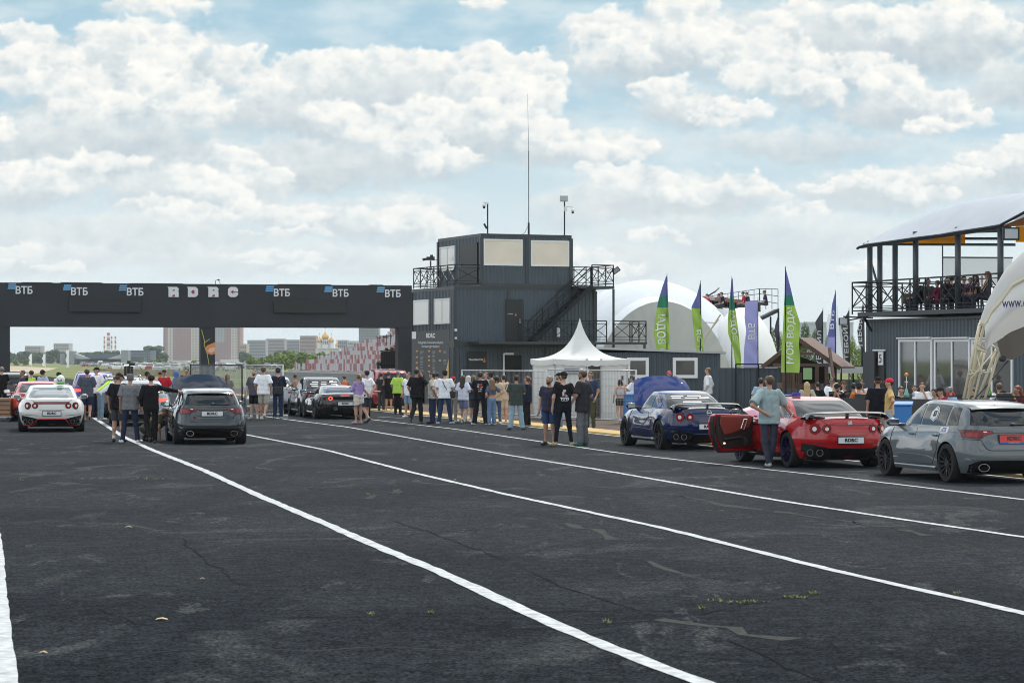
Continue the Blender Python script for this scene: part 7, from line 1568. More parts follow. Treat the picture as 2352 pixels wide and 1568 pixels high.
# ---------------------------------------------------------------- people
def surf_net(D, org, h):
  S = D < 0; nx, ny, nz = D.shape
  acc = np.zeros((nx - 1, ny - 1, nz - 1, 3), np.float32); cnt = np.zeros((nx - 1, ny - 1, nz - 1), np.float32)
  for ax in range(3):
    a = [slice(None)] * 3; b = [slice(None)] * 3; a[ax] = slice(0, -1); b[ax] = slice(1, None)
    d0, d1 = D[tuple(a)], D[tuple(b)]; cr = (d0 < 0) != (d1 < 0); t = np.where(cr, d0 / np.where(cr, d0 - d1, 1), 0)
    o1, o2 = [k for k in range(3) if k != ax]
    for i in (0, 1):
      for j in (0, 1):
        sl = [slice(None)] * 3; sl[o1] = slice(i, cr.shape[o1] - 1 + i); sl[o2] = slice(j, cr.shape[o2] - 1 + j); c = cr[tuple(sl)]; tt = t[tuple(sl)]
        acc[..., ax] += c * tt; acc[..., o1] += c * i; acc[..., o2] += c * j; cnt += c
  m = cnt > 0; idx = -np.ones(m.shape, np.int64); idx[m] = np.arange(m.sum()); base = np.argwhere(m)
  V = (base + acc[m] / cnt[m][:, None]) * h + org; Q = []
  for ax in range(3):
    o1, o2 = [(1, 2), (2, 0), (0, 1)][ax]; a = [slice(None)] * 3; b = [slice(None)] * 3; a[ax] = slice(0, -1); b[ax] = slice(1, None)
    for o in (o1, o2): a[o] = slice(1, -1); b[o] = slice(1, -1)
    s0, s1 = S[tuple(a)], S[tuple(b)]
    for flip, msk in ((False, s0 & ~s1), (True, ~s0 & s1)):
      e = np.argwhere(msk)
      if not len(e): continue
      e = e.copy(); e[:, o1] += 1; e[:, o2] += 1; q = []
      for (i, j) in ((-1, -1), (0, -1), (0, 0), (-1, 0)):
        k = e.copy(); k[:, o1] += i; k[:, o2] += j; q.append(idx[k[:, 0], k[:, 1], k[:, 2]])
      q = np.stack(q, 1); Q.append(q[:, ::-1] if flip else q)
  return V, (np.concatenate(Q) if Q else np.zeros((0, 4), int))
def caps(P, a, b, ra, rb):
  ba = b - a; L2 = float(ba @ ba) + 1e-9; t = np.clip(((P - a) @ ba) / L2, 0, 1); return np.linalg.norm(P - a - t[..., None] * ba, axis=-1) - (ra + (rb - ra) * t)
class Field:
  def __init__(s, subs, vox):
    pts = [(p[0], max(p[2:4])) if p[0].shape == (3,) else None for sub in subs for p in sub['p']]
    A = np.array([p[0] - max(p[2], p[3]) - .05 for sub in subs for p in sub['p']] + [p[1] - max(p[2], p[3]) - .05 for sub in subs for p in sub['p']])
    B = np.array([p[0] + max(p[2], p[3]) + .05 for sub in subs for p in sub['p']] + [p[1] + max(p[2], p[3]) + .05 for sub in subs for p in sub['p']])
    s.lo = A.min(0); s.h = vox; n = np.ceil((B.max(0) - s.lo) / vox).astype(int) + 1; s.D = np.full(n, .08, np.float32)
    for sub in subs: s.add(sub)
  def add(s, sub):
    k = sub.get('k', .03); lo = np.min([np.minimum(p[0], p[1]) - max(p[2], p[3]) - .045 for p in sub['p']], 0); hi = np.max([np.maximum(p[0], p[1]) + max(p[2], p[3]) + .045 for p in sub['p']], 0)
    i0 = np.maximum(((lo - s.lo) / s.h).astype(int), 0); i1 = np.minimum(((hi - s.lo) / s.h).astype(int) + 2, s.D.shape); E = np.full(i1 - i0, .08, np.float32)
    for (a, b, ra, rb) in sub['p']:
      l, u = np.minimum(a, b) - max(ra, rb) - .045, np.maximum(a, b) + max(ra, rb) + .045
      j0 = np.maximum(((l - s.lo) / s.h).astype(int), i0); j1 = np.minimum(((u - s.lo) / s.h).astype(int) + 2, i1)
      if (j1 <= j0).any(): continue
      P = np.stack(np.meshgrid(*[s.lo[q] + s.h * np.arange(j0[q], j1[q]) for q in range(3)], indexing='ij'), -1)
      d = caps(P, a, b, ra, rb); sl = tuple(slice(x - z, y - z) for x, y, z in zip(j0, j1, i0)); e = E[sl]; hh = np.maximum(k - np.abs(e - d), 0) / k; E[sl] = np.minimum(e, d) - hh * hh * k * .25
    if sub.get('cut') or sub.get('wr'):
      P = np.stack(np.meshgrid(*[s.lo[q] + s.h * np.arange(i0[q], i1[q]) for q in range(3)], indexing='ij'), -1)
      w = sub.get('wr', 0)
      if w: ph = sub.get('ph', 0); E = E + w * (np.sin(P[..., 2] * 26 + P[..., 0] * 31 + ph) * np.sin(P[..., 0] * 27 - P[..., 2] * 15 + ph * 2) + .35 * np.sin(P[..., 2] * 47 + P[..., 1] * 30 - P[..., 0] * 42 + ph))
      for (pt, nn) in sub.get('cut', ()): E = np.maximum(E, (P - pt) @ nn)
    sl = tuple(slice(x, y) for x, y in zip(i0, i1)); s.D[sl] = np.minimum(s.D[sl], E)
  def mesh(s):
    s.D[0] = s.D[-1] = .08; s.D[:, 0] = s.D[:, -1] = .08; s.D[:, :, 0] = s.D[:, :, -1] = .08
    return surf_net(s.D, s.lo, s.h)
def npmesh(name, V, Q, m, parent, extra=None):
  if extra and extra.v:
    E = np.array([tuple(v) for v in extra.v]); fs = [tuple(int(i) for i in q) for q in Q] + [tuple(i + len(V) for i in f) for f in extra.f]; V = np.concatenate([V, E]); me = bpy.data.meshes.new(name); me.from_pydata([tuple(v) for v in V], [], fs)
  else:
    me = bpy.data.meshes.new(name); me.vertices.add(len(V)); me.vertices.foreach_set('co', V.astype(np.float32).ravel()); me.loops.add(Q.size); me.loops.foreach_set('vertex_index', Q.astype(np.int32).ravel()); me.polygons.add(len(Q)); me.polygons.foreach_set('loop_start', np.arange(0, Q.size, 4, dtype=np.int32))
  me.polygons.foreach_set('use_smooth', [True] * len(me.polygons)); me.materials.append(m); me.update(); me.validate(); o = bpy.data.objects.new(name, me); link(o); o.parent = parent; return o
def v3(*a): return np.array(a, float)
def rotx(a): c, s = math.cos(a), math.sin(a); return np.array([[1, 0, 0], [0, c, -s], [0, s, c]])
def rotz(a): c, s = math.cos(a), math.sin(a); return np.array([[c, -s, 0], [s, c, 0], [0, 0, 1]])
def roty(a): c, s = math.cos(a), math.sin(a); return np.array([[c, 0, s], [0, 1, 0], [-s, 0, c]])
ARM = {'down': ((.255, -.03, 1.17), (.265, .05, .92)), 'relax': ((.27, -.05, 1.17), (.24, .09, .95)), 'hip': ((.40, -.12, 1.22), (.19, -.02, 1.05)), 'hipback': ((.40, -.20, 1.20), (.14, -.16, 1.06)), 'front': ((.26, .02, 1.19), (.10, .24, 1.20)), 'film': ((.27, .12, 1.24), (.10, .30, 1.42)), 'behind': ((.27, -.12, 1.19), (.05, -.16, .98)), 'ear': ((.30, .14, 1.24), (.13, .10, 1.55)), 'pocket': ((.29, -.07, 1.19), (.20, .06, .99)), 'chest': ((.25, .06, 1.20), (-.06, .20, 1.26)), 'side': ((.45, .02, 1.38), (.70, .08, 1.34)), 'lean': ((.34, .06, 1.20), (.50, .16, 1.00)), 'table': ((.26, .10, 1.12), (.12, .34, 1.10)), 'chin': ((.22, .18, 1.12), (.05, .18, 1.48)), 'fore': ((.24, .16, 1.22), (.18, .38, 1.10)), 'up': ((.30, .12, 1.36), (.34, .22, 1.52))}
HAIRC = {'k': (.018, .014, .012), 'd': (.035, .024, .018), 'b': (.085, .050, .030), 'l': (.17, .105, .055), 'y': (.42, .29, .15), 'r': (.15, .045, .025), 'g': (.16, .155, .15), 'w': (.45, .44, .42)}
SKINS = [(.40, .235, .165), (.45, .27, .195), (.36, .205, .14), (.48, .30, .22)]
NPEO = [0]
def person(x, yf, yh, face, arms, legs, top, bot, shoe, hair, label, z0=0.0, Y=None, sleeve='s', kind='long', lean=0, head=0, build=1.0, fat=0.0, skin=None, hcol='d', extra=(), vox=None, h=None, group=None, hemlow=0.0, sit=None, nod=0, tilt=0):
  NPEO[0] += 1; pid = NPEO[0]; rnd = random.Random(pid)
  if Y is None: X, Y = G(x, yf); z0 = 0.0
  else: X = PXX(x, Y)
  hh = h or (PZ(yh, Y) - z0)
  if legs == 'sit' : sc_ = 1.0
  else: sc_ = max(.80, min(1.10, hh / 1.78))
  pxm = F / Y * .435; vox = vox or (.015 if pxm > 38 else .018 if pxm > 26 else .022)
  root = empty('person', (X, Y, z0), R(face), label, 'person', group)
  sk = mat('skin_%d' % (pid % 4 if skin is None else skin), SKINS[pid % 4 if skin is None else skin], .55, spec=.35)
  w = build
  # frames
  Lr = rotx(-R(lean)); pv = v3(0, 0, .96)
  sitdz = 0
  if legs == 'sit': sitdz = -.46 if sit is None else sit
  elif legs == 'crouch': sitdz = -.62
  off = v3(0, 0, sitdz)
  def T(p): return (Lr @ (np.array(p, float) - pv) + pv + off)
  Hr = rotz(R(head)) @ rotx(-R(nod)) @ roty(R(tilt)); hp = v3(0, 0, 1.55)
  def Hd(p): return T(Hr @ (np.array(p, float) - hp) + hp)
  # legs
  hipz = .93
  def leg(s):
    hx = .092 * w
    if legs == 'stand': k, a, t = (s * .10, .015, .50), (s * .115, -.01, .085), (0.05 * s, .15)
    elif legs == 'wide': k, a, t = (s * .15, .01, .50), (s * .20, -.02, .085), (.09 * s, .14)
    elif legs == 'step': k, a, t = ((s * .10, .10, .51), (s * .10, .13, .09), (0, .16)) if s > 0 else ((s * .10, .03, .50), (s * .11, -.28, .16), (0, .13))
    elif legs == 'stepl': k, a, t = ((s * .10, .10, .51), (s * .10, .13, .09), (0, .16)) if s < 0 else ((s * .10, .03, .50), (s * .11, -.30, .17), (0, .13))
    elif legs == 'cross': k, a, t = ((s * .09, .02, .50), (s * .05 + (.04 if s < 0 else -.04), .02 + s * .06, .085), (0.02 * s, .15))
    elif legs == 'hang': k, a, t = ((s * .10, .02, .50), (s * .10, -.02, .085), (0, .15)) if s > 0 else ((s * .12, .06, .51), (-.02, -.10, .12), (0, .10))
    elif legs == 'sit': k, a, t = (s * .13, .44, .50), (s * .13, .42, .085), (0, .16)
    elif legs == 'crouch': k, a, t = (s * .16, .36, .42), (s * .14, .02, .09), (0, .15)
    hp_ = v3(s * hx, 0, hipz) + off; kk, aa = v3(*k), v3(*a)
    if legs == 'sit': kk[2] = .50 + (sitdz + .46); aa[2] = .085 + (sitdz + .46)
    return hp_, kk, aa, t
  LG = {s: leg(s) for s in (-1, 1)}
  if isinstance(arms, str): arms = (arms, arms)
  AR = {}
  for s, nm in ((-1, arms[0]), (1, arms[1])):
    e, wr = ARM[nm] if isinstance(nm, str) else nm
    AR[s] = (T((s * .178 * w, -.01, 1.445)), T((s * e[0], e[1], e[2])), T((s * wr[0], wr[1], wr[2])))
  # ---- body
  fem = 'f' in extra
  tor = [(T((-.12 * w, -.01, 1.43)), T((.12 * w, -.01, 1.43)), .072, .072)] + [(T((s * .075 * w, 0, 1.34)), T((s * .068 * w, 0, 1.06)), .092, .082) for s in (-1, 1)] + [(T((-.07 * w, 0, .96)), T((.07 * w, 0, .96)), .10, .10), (T((0, .01 + fat * .5, 1.2)), T((0, .02 + fat * .6, 1.03)), .09 + fat, .09 + fat)]
  if fem: tor += [(T((s * .075, .07, 1.30)), T((s * .07, .06, 1.29)), .058, .058) for s in (-1, 1)]
  bd = list(tor) + [(T((0, -.01, 1.46)), Hd((0, .005, 1.60)), .054, .050)]
  hd = [(Hd((0, -.015, 1.685)), Hd((0, .02, 1.68)), .086, .082), (Hd((0, .03, 1.63)), Hd((0, .055, 1.59)), .060, .036), (Hd((0, .098, 1.665)), Hd((0, .112, 1.642)), .010, .015), (Hd((-.03, .078, 1.69)), Hd((.03, .078, 1.69)), .018, .018)] + [(Hd((s * .083, -.005, 1.68)), Hd((s * .086, -.01, 1.645)), .014, .010) for s in (-1, 1)]
  limbs = []; fing = MB()
  for s in (-1, 1):
    a, e, wr = AR[s]; limbs += [(a, e, .048, .038), (e, wr, .039, .026)]
    d = (wr - e) / (np.linalg.norm(wr - e) + 1e-6); up = v3(0, 1, 0) if abs(d[1]) < .8 else v3(0, 0, 1); sd_ = np.cross(d, v3(s, 0, 0.2)); sd_ /= np.linalg.norm(sd_) + 1e-6; nn = np.cross(d, sd_)
    pm = wr + d * .085; limbs += [(wr, pm, .026, .030), (wr + d * .03 + sd_ * .018, pm + sd_ * .018, .018, .020)]
    for q in range(4):
      o_ = sd_ * (.028 - q * .019); l = (.068, .080, .074, .058)[q]; p0 = pm + o_ + d * .008; cu = nn * (-s) * 0.5
      p1 = p0 + d * l * .5 + cu * l * .18; p2 = p1 + d * l * .34 + cu * l * .42; p3 = p2 + d * l * .12 + cu * l * .5
      fing.tube([Vector(p) for p in (p0, p1, p2, p3)], [.0095, .009, .008, .0055], 6)
    t0 = wr + d * .03 + sd_ * .030; t1 = t0 + d * .035 + sd_ * .026; t2 = t1 + d * .035 + sd_ * .006; fing.tube([Vector(p) for p in (t0, t1, t2)], [.012, .010, .007], 6)
    hp_, k, an, t = LG[s]; q_ = .70 if kind == 'long' else 1; limbs += [(hp_, k, .082 * q_, .055 * q_), (k + v3(0, -.005, 0), k + (an - k) * .4 + v3(0, -.018, 0), .052 * q_, .052 * q_), (k, an, .050 * q_, .026 if q_ < 1 else .034), (an, an + v3(t[0] * .5, t[1] * .5, -.04), .030 if q_ < 1 else .036, .030)]
  f = Field([dict(p=bd, k=.045), dict(p=hd, k=.03), dict(p=limbs, k=.035)], vox); V, Q = f.mesh(); body = npmesh('body', V, Q, sk, root, fing)
  # ---- hair
  hc = mat('hair_' + hcol, HAIRC[hcol], .55, spec=.35)
  def cutp(p, n): n = np.array(n, float); n /= np.linalg.norm(n); R_ = Lr @ Hr; return (Hd(p), R_ @ n)
  hb = [(Hd((0, -.022, 1.694)), Hd((0, .016, 1.694)), .094, .086)]
  def hm(name, subs, m):
    V, Q = Field(subs, min(vox, .016)).mesh(); return npmesh(name, V, Q, m, root)
  hk = hair.split('+');
  if hk[0] == 'short': hm('hair', [dict(p=hb, k=.02, wr=.003, ph=pid, cut=[cutp((0, .03, 1.665), (0, .72, -.62))])], hc)
  elif hk[0] == 'crop': hm('hair', [dict(p=[(a, b, r - .005, q - .004) for a, b, r, q in hb], k=.02, cut=[cutp((0, .045, 1.685), (0, .70, -.65))])], hc)
  elif hk[0] in ('long', 'pony', 'bob', 'tuft'):
    subs = [dict(p=hb, k=.03, wr=.003, ph=pid, cut=[cutp((0, .045, 1.66), (0, .85, -.45))])]
    if hk[0] == 'long': subs.append(dict(p=[(Hd((s * .05, -.04, 1.68)), T((s * .07, -.09, 1.36)), .062, .048) for s in (-1, 1)] + [(Hd((0, -.07, 1.66)), T((0, -.12, 1.32)), .07, .05)], k=.04, wr=.006, ph=pid))
    if hk[0] == 'bob': subs.append(dict(p=[(Hd((s * .055, -.02, 1.68)), Hd((s * .07, -.04, 1.56)), .05, .04) for s in (-1, 1)], k=.04, wr=.004, ph=pid))
    if hk[0] == 'pony': subs.append(dict(p=[(Hd((0, -.10, 1.72)), Hd((0, -.16, 1.66)), .035, .035), (Hd((0, -.16, 1.66)), T((0, -.17, 1.42)), .035, .018)], k=.03, wr=.004, ph=pid))
    if hk[0] == 'tuft': subs.append(dict(p=[(Hd((-.03, .03, 1.76)), Hd((.04, -.02, 1.77)), .045, .045)], k=.03, wr=.008, ph=pid))
    hm('hair', subs, hc)
  if 'cap' in hk[-1] or hk[-1] in ('capback', 'hood', 'beanie'):
    cc = next((e for e in extra if isinstance(e, tuple) and e[0] == 'cap'), ('cap', (.015, .015, .017)))[1]
    cm_ = cloth('cap_%02d_%02d_%02d' % tuple(int(v * 99) for v in cc), cc)
    crown = [(Hd((0, -.015, 1.705)), Hd((0, .018, 1.705)), .100, .094)]
    if hk[-1] == 'hood': hm('hood', [dict(p=[(Hd((0, -.03, 1.69)), Hd((0, .01, 1.69)), .108, .098), (Hd((0, -.05, 1.62)), T((0, -.05, 1.46)), .095, .10)], k=.05, cut=[cutp((0, .06, 1.64), (0, .95, -.2))])], cm_)
    elif hk[-1] == 'beanie': hm('beanie', [dict(p=crown, k=.02, cut=[cutp((0, .0, 1.70), (0, .15, -1))])], cm_)
    else:
      s_ = -1 if hk[-1] == 'capback' else 1
      subs = [dict(p=crown, k=.02, cut=[cutp((0, .0, 1.708), (0, s_ * .12, -1))])]
      subs.append(dict(p=[(Hd((x_, s_ * .10, 1.715)), Hd((x_ * .75, s_ * (.165 - abs(x_) * .5), 1.700)), .012, .010) for x_ in (-.055, -.03, 0, .03, .055)], k=.03)); hm('cap', subs, cm_)
  if 'beard' in extra: hm('beard', [dict(p=[(Hd((0, .035, 1.62)), Hd((0, .062, 1.59)), .064, .042)], k=.03, cut=[cutp((0, 0, 1.625), (0, -.2, 1)), cutp((0, .01, 1.6), (0, -1, -.1))])], mat('beard_dark', (.03, .022, .018), .8))
  cam = abs(((face + head) % 360) - 180) < 115
  if cam and h is None or 'face' in extra:
    for s in (-1, 1):
      b = MB(); b.ell(tuple(Hd((s * .031, .093, 1.672))), (.011, .007, .006), 8, 6); b.build('eye', mat('eye_dark', (.02, .015, .012), .3), body, local=True)
    b = MB(); b.ell(tuple(Hd((0, .098, 1.612))), (.021, .008, .006), 8, 6); b.build('mouth', mat('lip', (.26, .09, .08), .5), body, local=True)
  if 'shades' in extra:
    b = MB(); b.tube([Vector(Hd(p)) for p in ((-.088, 0, 1.685), (-.062, .075, 1.683), (-.03, .104, 1.678), (.03, .104, 1.678), (.062, .075, 1.683), (.088, 0, 1.685))], [.006, .014, .017, .017, .014, .006], 6); b.build('sunglasses', M_BLK, root, local=True)
  # ---- trousers, shorts, skirt
  bc = cloth('cloth_%02x%02x%02x' % tuple(int(v * 255) for v in bot), bot); tcl = cloth('cloth_%02x%02x%02x' % tuple(int(v * 255) for v in top), top) if top else None
  pel = [(T((-.075 * w, -.005, .965)), T((.075 * w, -.005, .965)), .112 + fat * .4, .112 + fat * .4), (LG[-1][0], LG[-1][0] + (LG[-1][1] - LG[-1][0]) * .2, .108, .10), (LG[1][0], LG[1][0] + (LG[1][1] - LG[1][0]) * .2, .108, .10)]
  subs = [dict(p=pel, k=.04, cut=[(T((0, 0, 1.03)), Lr @ v3(0, 0, 1))] + ([(v3(0, 0, hipz - .12), v3(0, 0, -1))] if legs not in ('sit', 'crouch') else []))]
  wide = 'baggy' in extra; sl_ = 'slim' in extra
  for s in (-1, 1):
    hp_, k, an, t = LG[s]; g = .022 if wide else (-.004 if sl_ else .008); hp2 = hp_ + (k - hp_) * .05
    if kind in ('long', 'cropped'):
      e = an if kind == 'long' else k + (an - k) * .55; d = (an - k) / np.linalg.norm(an - k); e2 = e + d * (.03 if kind == 'long' else 0)
      subs.append(dict(p=[(hp2, k, .092, .066 + g), (k, e, .066 + g, .050 + g * 1.5)], k=.04, wr=.0045, ph=pid + s, cut=[(e2 - d * .005, d)]))
    elif kind in ('shorts', 'hot'):
      q = .86 if kind == 'shorts' else .42; e = hp_ + (k - hp_) * q; d = (k - hp_) / np.linalg.norm(k - hp_); subs.append(dict(p=[(hp2, hp_ + (k - hp_) * (q + .15), .096, .092 + (.012 if wide else 0))], k=.03, wr=.003, ph=pid, cut=[(e, d)]))
  if kind == 'dress': subs.append(dict(p=[(T((-.05, 0, 1.0)), v3(-.06, 0, .62), .12, .15), (T((.05, 0, 1.0)), v3(.06, 0, .62), .12, .15)], k=.05, wr=.006, ph=pid, cut=[(v3(0, 0, .60), v3(0, 0, -1))]))
  V, Q = Field(subs, vox).mesh(); npmesh({'long': 'trousers', 'cropped': 'trousers', 'shorts': 'shorts', 'hot': 'shorts', 'dress': 'skirt'}[kind], V, Q, bc, root)
  # ---- top
  if tcl:
    g = .016 + ('loose' in extra) * .014; hem = .86 - hemlow + (.10 if 'tucked' in extra else 0); crop = 'croptop' in extra
    if crop: hem = 1.16
    tt = [(T((-.135 * w, -.01, 1.425)), T((.135 * w, -.01, 1.425)), .072 + g * .8, .072 + g * .8)] + [(T((s * .078 * w, 0, 1.34)), T((s * .082 * w, -.005, hem)), .095 + g, .094 + g * 1.5 + fat * .4) for s in (-1, 1)] + [(T((0, .01 + fat * .6, 1.3)), T((0, .02 + fat * .7, hem)), .09 + g + fat, .095 + g + fat)]
    if fem: tt += [(T((s * .075, .07, 1.30)), T((s * .07, .055, 1.28)), .066, .066) for s in (-1, 1)]
    subs = [dict(p=tt, k=.045, wr=.0055, ph=pid * 1.7, cut=[(T((0, 0, hem)), Lr @ v3(0, 0, -1)), (T((0, 0, 1.50)), Lr @ v3(0, .1, 1))] + ([(T((0, 0, 1.39)), Lr @ v3(0, 0, 1))] if 'strapless' in extra else []))]
    if sleeve != 'n':
      for s in (-1, 1):
        a, e, wr = AR[s]; d = (e - a) / np.linalg.norm(e - a); q = .68 if 'loose' not in extra else .86
        if sleeve == 's': subs.append(dict(p=[(a - d * .01, e, .066 + g * .3, .066 + g * 1.2)], k=.02, wr=.003, ph=pid, cut=[(a + (e - a) * q, d)]))
        else:
          d2 = (wr - e) / np.linalg.norm(wr - e); subs.append(dict(p=[(a, e, .062 + g * .4, .054 + g * .4), (e, wr, .054 + g * .4, .042)], k=.03, wr=.004, ph=pid, cut=[(wr - d2 * .01, d2)]))
    nm = 'shirt' if sleeve == 's' else ('top' if sleeve == 'n' else 'jacket'); V, Q = Field(subs, vox).mesh(); npmesh(nm, V, Q, tcl, root)
  for e in extra:
    if isinstance(e, tuple) and e[0] == 'vest':
      g = .034; tt = [(T((s * .09 * w, 0, 1.41)), T((s * .09 * w, -.005, .90)), .095 + g * .7, .098 + g + fat * .4) for s in (-1, 1)] + [(T((0, .01, 1.36)), T((0, .02 + fat, .9)), .09 + g, .095 + g + fat)]
      V, Q = Field([dict(p=tt, k=.045, wr=.005, ph=pid, cut=[(T((0, 0, .90)), Lr @ v3(0, 0, -1)), (T((0, 0, 1.49)), Lr @ v3(0, 0, 1)), (T((.15 * w, 0, 1)), Lr @ v3(1, 0, 0)), (T((-.15 * w, 0, 1)), Lr @ v3(-1, 0, 0))])], vox).mesh(); vo = npmesh('vest', V, Q, cloth('hivis_%d' % int(e[1][0] * 100), e[1]), root)
      for zz in (1.02, 1.18):
        V, Q = Field([dict(p=[(a_, b_, r_ + .006, q_ + .006) for a_, b_, r_, q_ in tt], k=.045, cut=[(T((0, 0, zz)), Lr @ v3(0, 0, -1)), (T((0, 0, zz + .05)), Lr @ v3(0, 0, 1)), (T((.152 * w, 0, 1)), Lr @ v3(1, 0, 0)), (T((-.152 * w, 0, 1)), Lr @ v3(-1, 0, 0))])], vox).mesh(); npmesh('reflective_band', V, Q, mat('reflective_grey', (.45, .46, .44), .5), vo)
    if isinstance(e, tuple) and e[0] == 'wrap':     # clothing tied round the waist
      V, Q = Field([dict(p=[(T((-.09, -.02, 1.0)), T((-.12, -.05, .66)), .115, .11), (T((.09, -.02, 1.0)), T((.10, -.05, .70)), .115, .11)], k=.05, wr=.008, ph=pid, cut=[(T((0, -.02, .70)), Lr @ v3(.25, 0, -1)), (T((0, .02, .9)), Lr @ v3(0, 1, 0)), (T((0, 0, 1.05)), Lr @ v3(0, 0, 1))])], vox).mesh(); npmesh('tied_jacket', V, Q, cloth('wrap_cream', e[1]), root)
    if isinstance(e, tuple) and e[0] == 'strap':     # shoulder strap worn across the back or chest
      sg = e[2]; b = MB(); b.tube([Vector(T(p)) for p in ((sg * .10, .0, 1.515), (sg * .06, -.125, 1.42), (0, -.135, 1.28), (-sg * .12, -.12, 1.08), (-sg * .16, .0, 1.0), (-sg * .05, .15, 1.15), (sg * .06, .13, 1.36), (sg * .10, .0, 1.515))], .013, 5); b.build('strap', mat('strap_black', e[1], .7), root, local=True)
    if isinstance(e, tuple) and e[0] == 'print':     # printed motif on the back
      for (nm, px, pz, pw, ph_, col) in e[1]:
        b = MB();
        def bk(u, v): return tuple(T((u * w, -(.094 + .030) - .008 + .25 * u * u * 2, v)))
        b.grid([[bk(px - pw / 2 + pw * i / 5, pz - ph_ / 2 + ph_ * j / 3) for i in range(6)] for j in range(4)]); b.build('printed_' + nm, cloth('print_%02x%02x%02x' % tuple(int(v * 255) for v in col), col), root, local=True)
    if isinstance(e, tuple) and e[0] == 'text':
      V_, F_ = text_mesh(e[1], e[2], .004, 0, 'CENTER'); b = MB(); b.add([tuple(T((v[0] * w, -.142 + v[0] ** 2 * .5, e[3] + v[1]))) for v in V_], F_); b.build('printed_lettering', M_LOGO, root, local=True)
  # ---- shoes and socks
  shm = mat('shoe_%02x%02x%02x' % tuple(int(v * 255) for v in shoe), shoe, .6); sv_ = []
  sock = next((e[1] for e in extra if isinstance(e, tuple) and e[0] == 'sock'), None)
  for s in (-1, 1):
    hp_, k, an, t = LG[s]; lift = an[2] - .085; tl = np.array([t[0], t[1], -.045 - (lift * .6 if lift > .03 else 0)]); heel = an + v3(0, -.03, -.038); toe = an + tl
    if lift > .03: heel = an + v3(0, -.035, .0)
    sv_.append(dict(p=[(heel, toe, .044, .038), (an + v3(0, 0, -.005), an + tl * .35, .042, .040)], k=.03, cut=[] if lift > .03 else [(v3(0, 0, an[2] - .083), v3(0, 0, -1))]))
    if sock: V, Q = Field([dict(p=[(an + v3(0, 0, -.01), an + (k - an) * .22, .042, .043)], k=.02, cut=[(an + (k - an) * .22, (k - an) / np.linalg.norm(k - an))])], .016).mesh(); npmesh('sock', V, Q, cloth('sock_white', (.62, .62, .62)), root)
    V, Q = Field([sv_[-1]], min(vox, .016)).mesh(); npmesh('shoe', V, Q, shm, root)
  root.scale = (sc_ * .98, sc_ * .98, sc_);
  return root
W_, BK, NV, GY, DGY = (.78, .79, .82), (.012, .012, .014), (.020, .028, .055), (.17, .175, .185), (.05, .052, .06)
JN, LJ, KH, OL, GN_ = (.045, .075, .15), (.20, .29, .38), (.40, .36, .29), (.065, .060, .038), (.045, .060, .055)
WSH, BSH = (.66, .66, .64), (.02, .02, .022)
LIME = (.42, .72, .06)
PQ = 'people standing in the queue by the tower'
# ---- far left
person(4, 955, 842, 15, 'fore', 'stand', BK, BK, BSH, 'crop', 'man in black holding something at the very left edge of the photo', hcol='g')
person(52, 956, 850, 120, 'front', 'stand', DGY, BK, BSH, 'short', 'man in dark grey T-shirt right of the man at the left edge', hcol='b')
person(72, 957, 850, 25, 'front', 'stand', BK, BK, BSH, 'short', 'man in a yellow hi-vis vest behind the red coupe', extra=(('vest', LIME),), hcol='d')
person(98, 957, 850, -25, 'relax', 'stand', (.36, .42, .55), NV, BSH, 'short+cap', 'stout man in pale blue shirt and dark cap behind the white coupe roof', fat=.05, extra=('loose',), hcol='k')
person(135, 953, 855, -30, 'front', 'stand', W_, DGY, BSH, 'short+cap', 'man in white top and dark cap behind the racing helmet')
person(200, 967, 847, 5, 'front', 'stepl', (.075, .085, .115), NV, (.30, .22, .15), 'short', 'man in grey blue T-shirt and navy shorts walking right of the white coupe', kind='shorts', build=1.1, extra=('loose',), hcol='b', hemlow=.04)
person(222, 958, 844, 160, 'relax', 'stand', W_, NV, BSH, 'short+cap', 'man in white jersey and black cap facing us beside the grey blue T-shirt', extra=('face', 'loose'), head=-30)
person(231, 965, 862, -58, 'fore', 'stand', W_, LJ, (.45, .40, .36), 'short', 'marshal in yellow hi-vis vest and jeans bending forward', lean=52, h=1.80, extra=(('vest', LIME),), hcol='b')
person(271, 1015, 857.5, -12, 'down', 'stand', BK, DGY, BSH, 'short+cap', 'slim young man in black T-shirt, black cap and white socks', kind='shorts', build=.92, head=-35, nod=18, extra=(('sock', 1), 'loose'), hcol='b')
person(299, 1017, 859.5, 0, 'down', 'wide', GY, NV, (.60, .60, .62), 'crop+cap', 'broad man in grey T-shirt, grey cap and navy trousers seen from behind', build=1.14, extra=(('cap', (.11, .115, .125)), 'loose'), hcol='g', nod=10)
person(347, 1018, 859, 4, ('relax', 'side'), 'hang', BK, BK, (.05, .05, .055), 'short', 'driver in a black race suit leaning one arm on the grey hatchback', sleeve='l', build=1.08, hcol='k', head=8)
person(334, 1013, 950, -60, 'fore', 'crouch', OL, (.035, .034, .024), (.02, .02, .02), 'short', 'mechanic in olive T-shirt crouching at the hatchback wheel', lean=50, h=1.72, hcol='b', nod=10)
person(377, 955, 850, 165, 'relax', 'stand', (.48, .02, .035), BK, BSH, 'short+cap', 'man in bright red T-shirt and dark cap behind the silver saloon', head=30, extra=('loose', 'face'))
person(338, 953, 854, -20, 'front', 'stand', W_, DGY, BSH, 'short+cap', 'man in white sleeveless top and cap behind the race driver', sleeve='n', head=-20)
person(368, 950, 862, 190, 'front', 'stand', (.5, .3, .32), BK, BSH, 'short+cap', 'short man in a pale red patterned top beside the man in red', h=1.62)
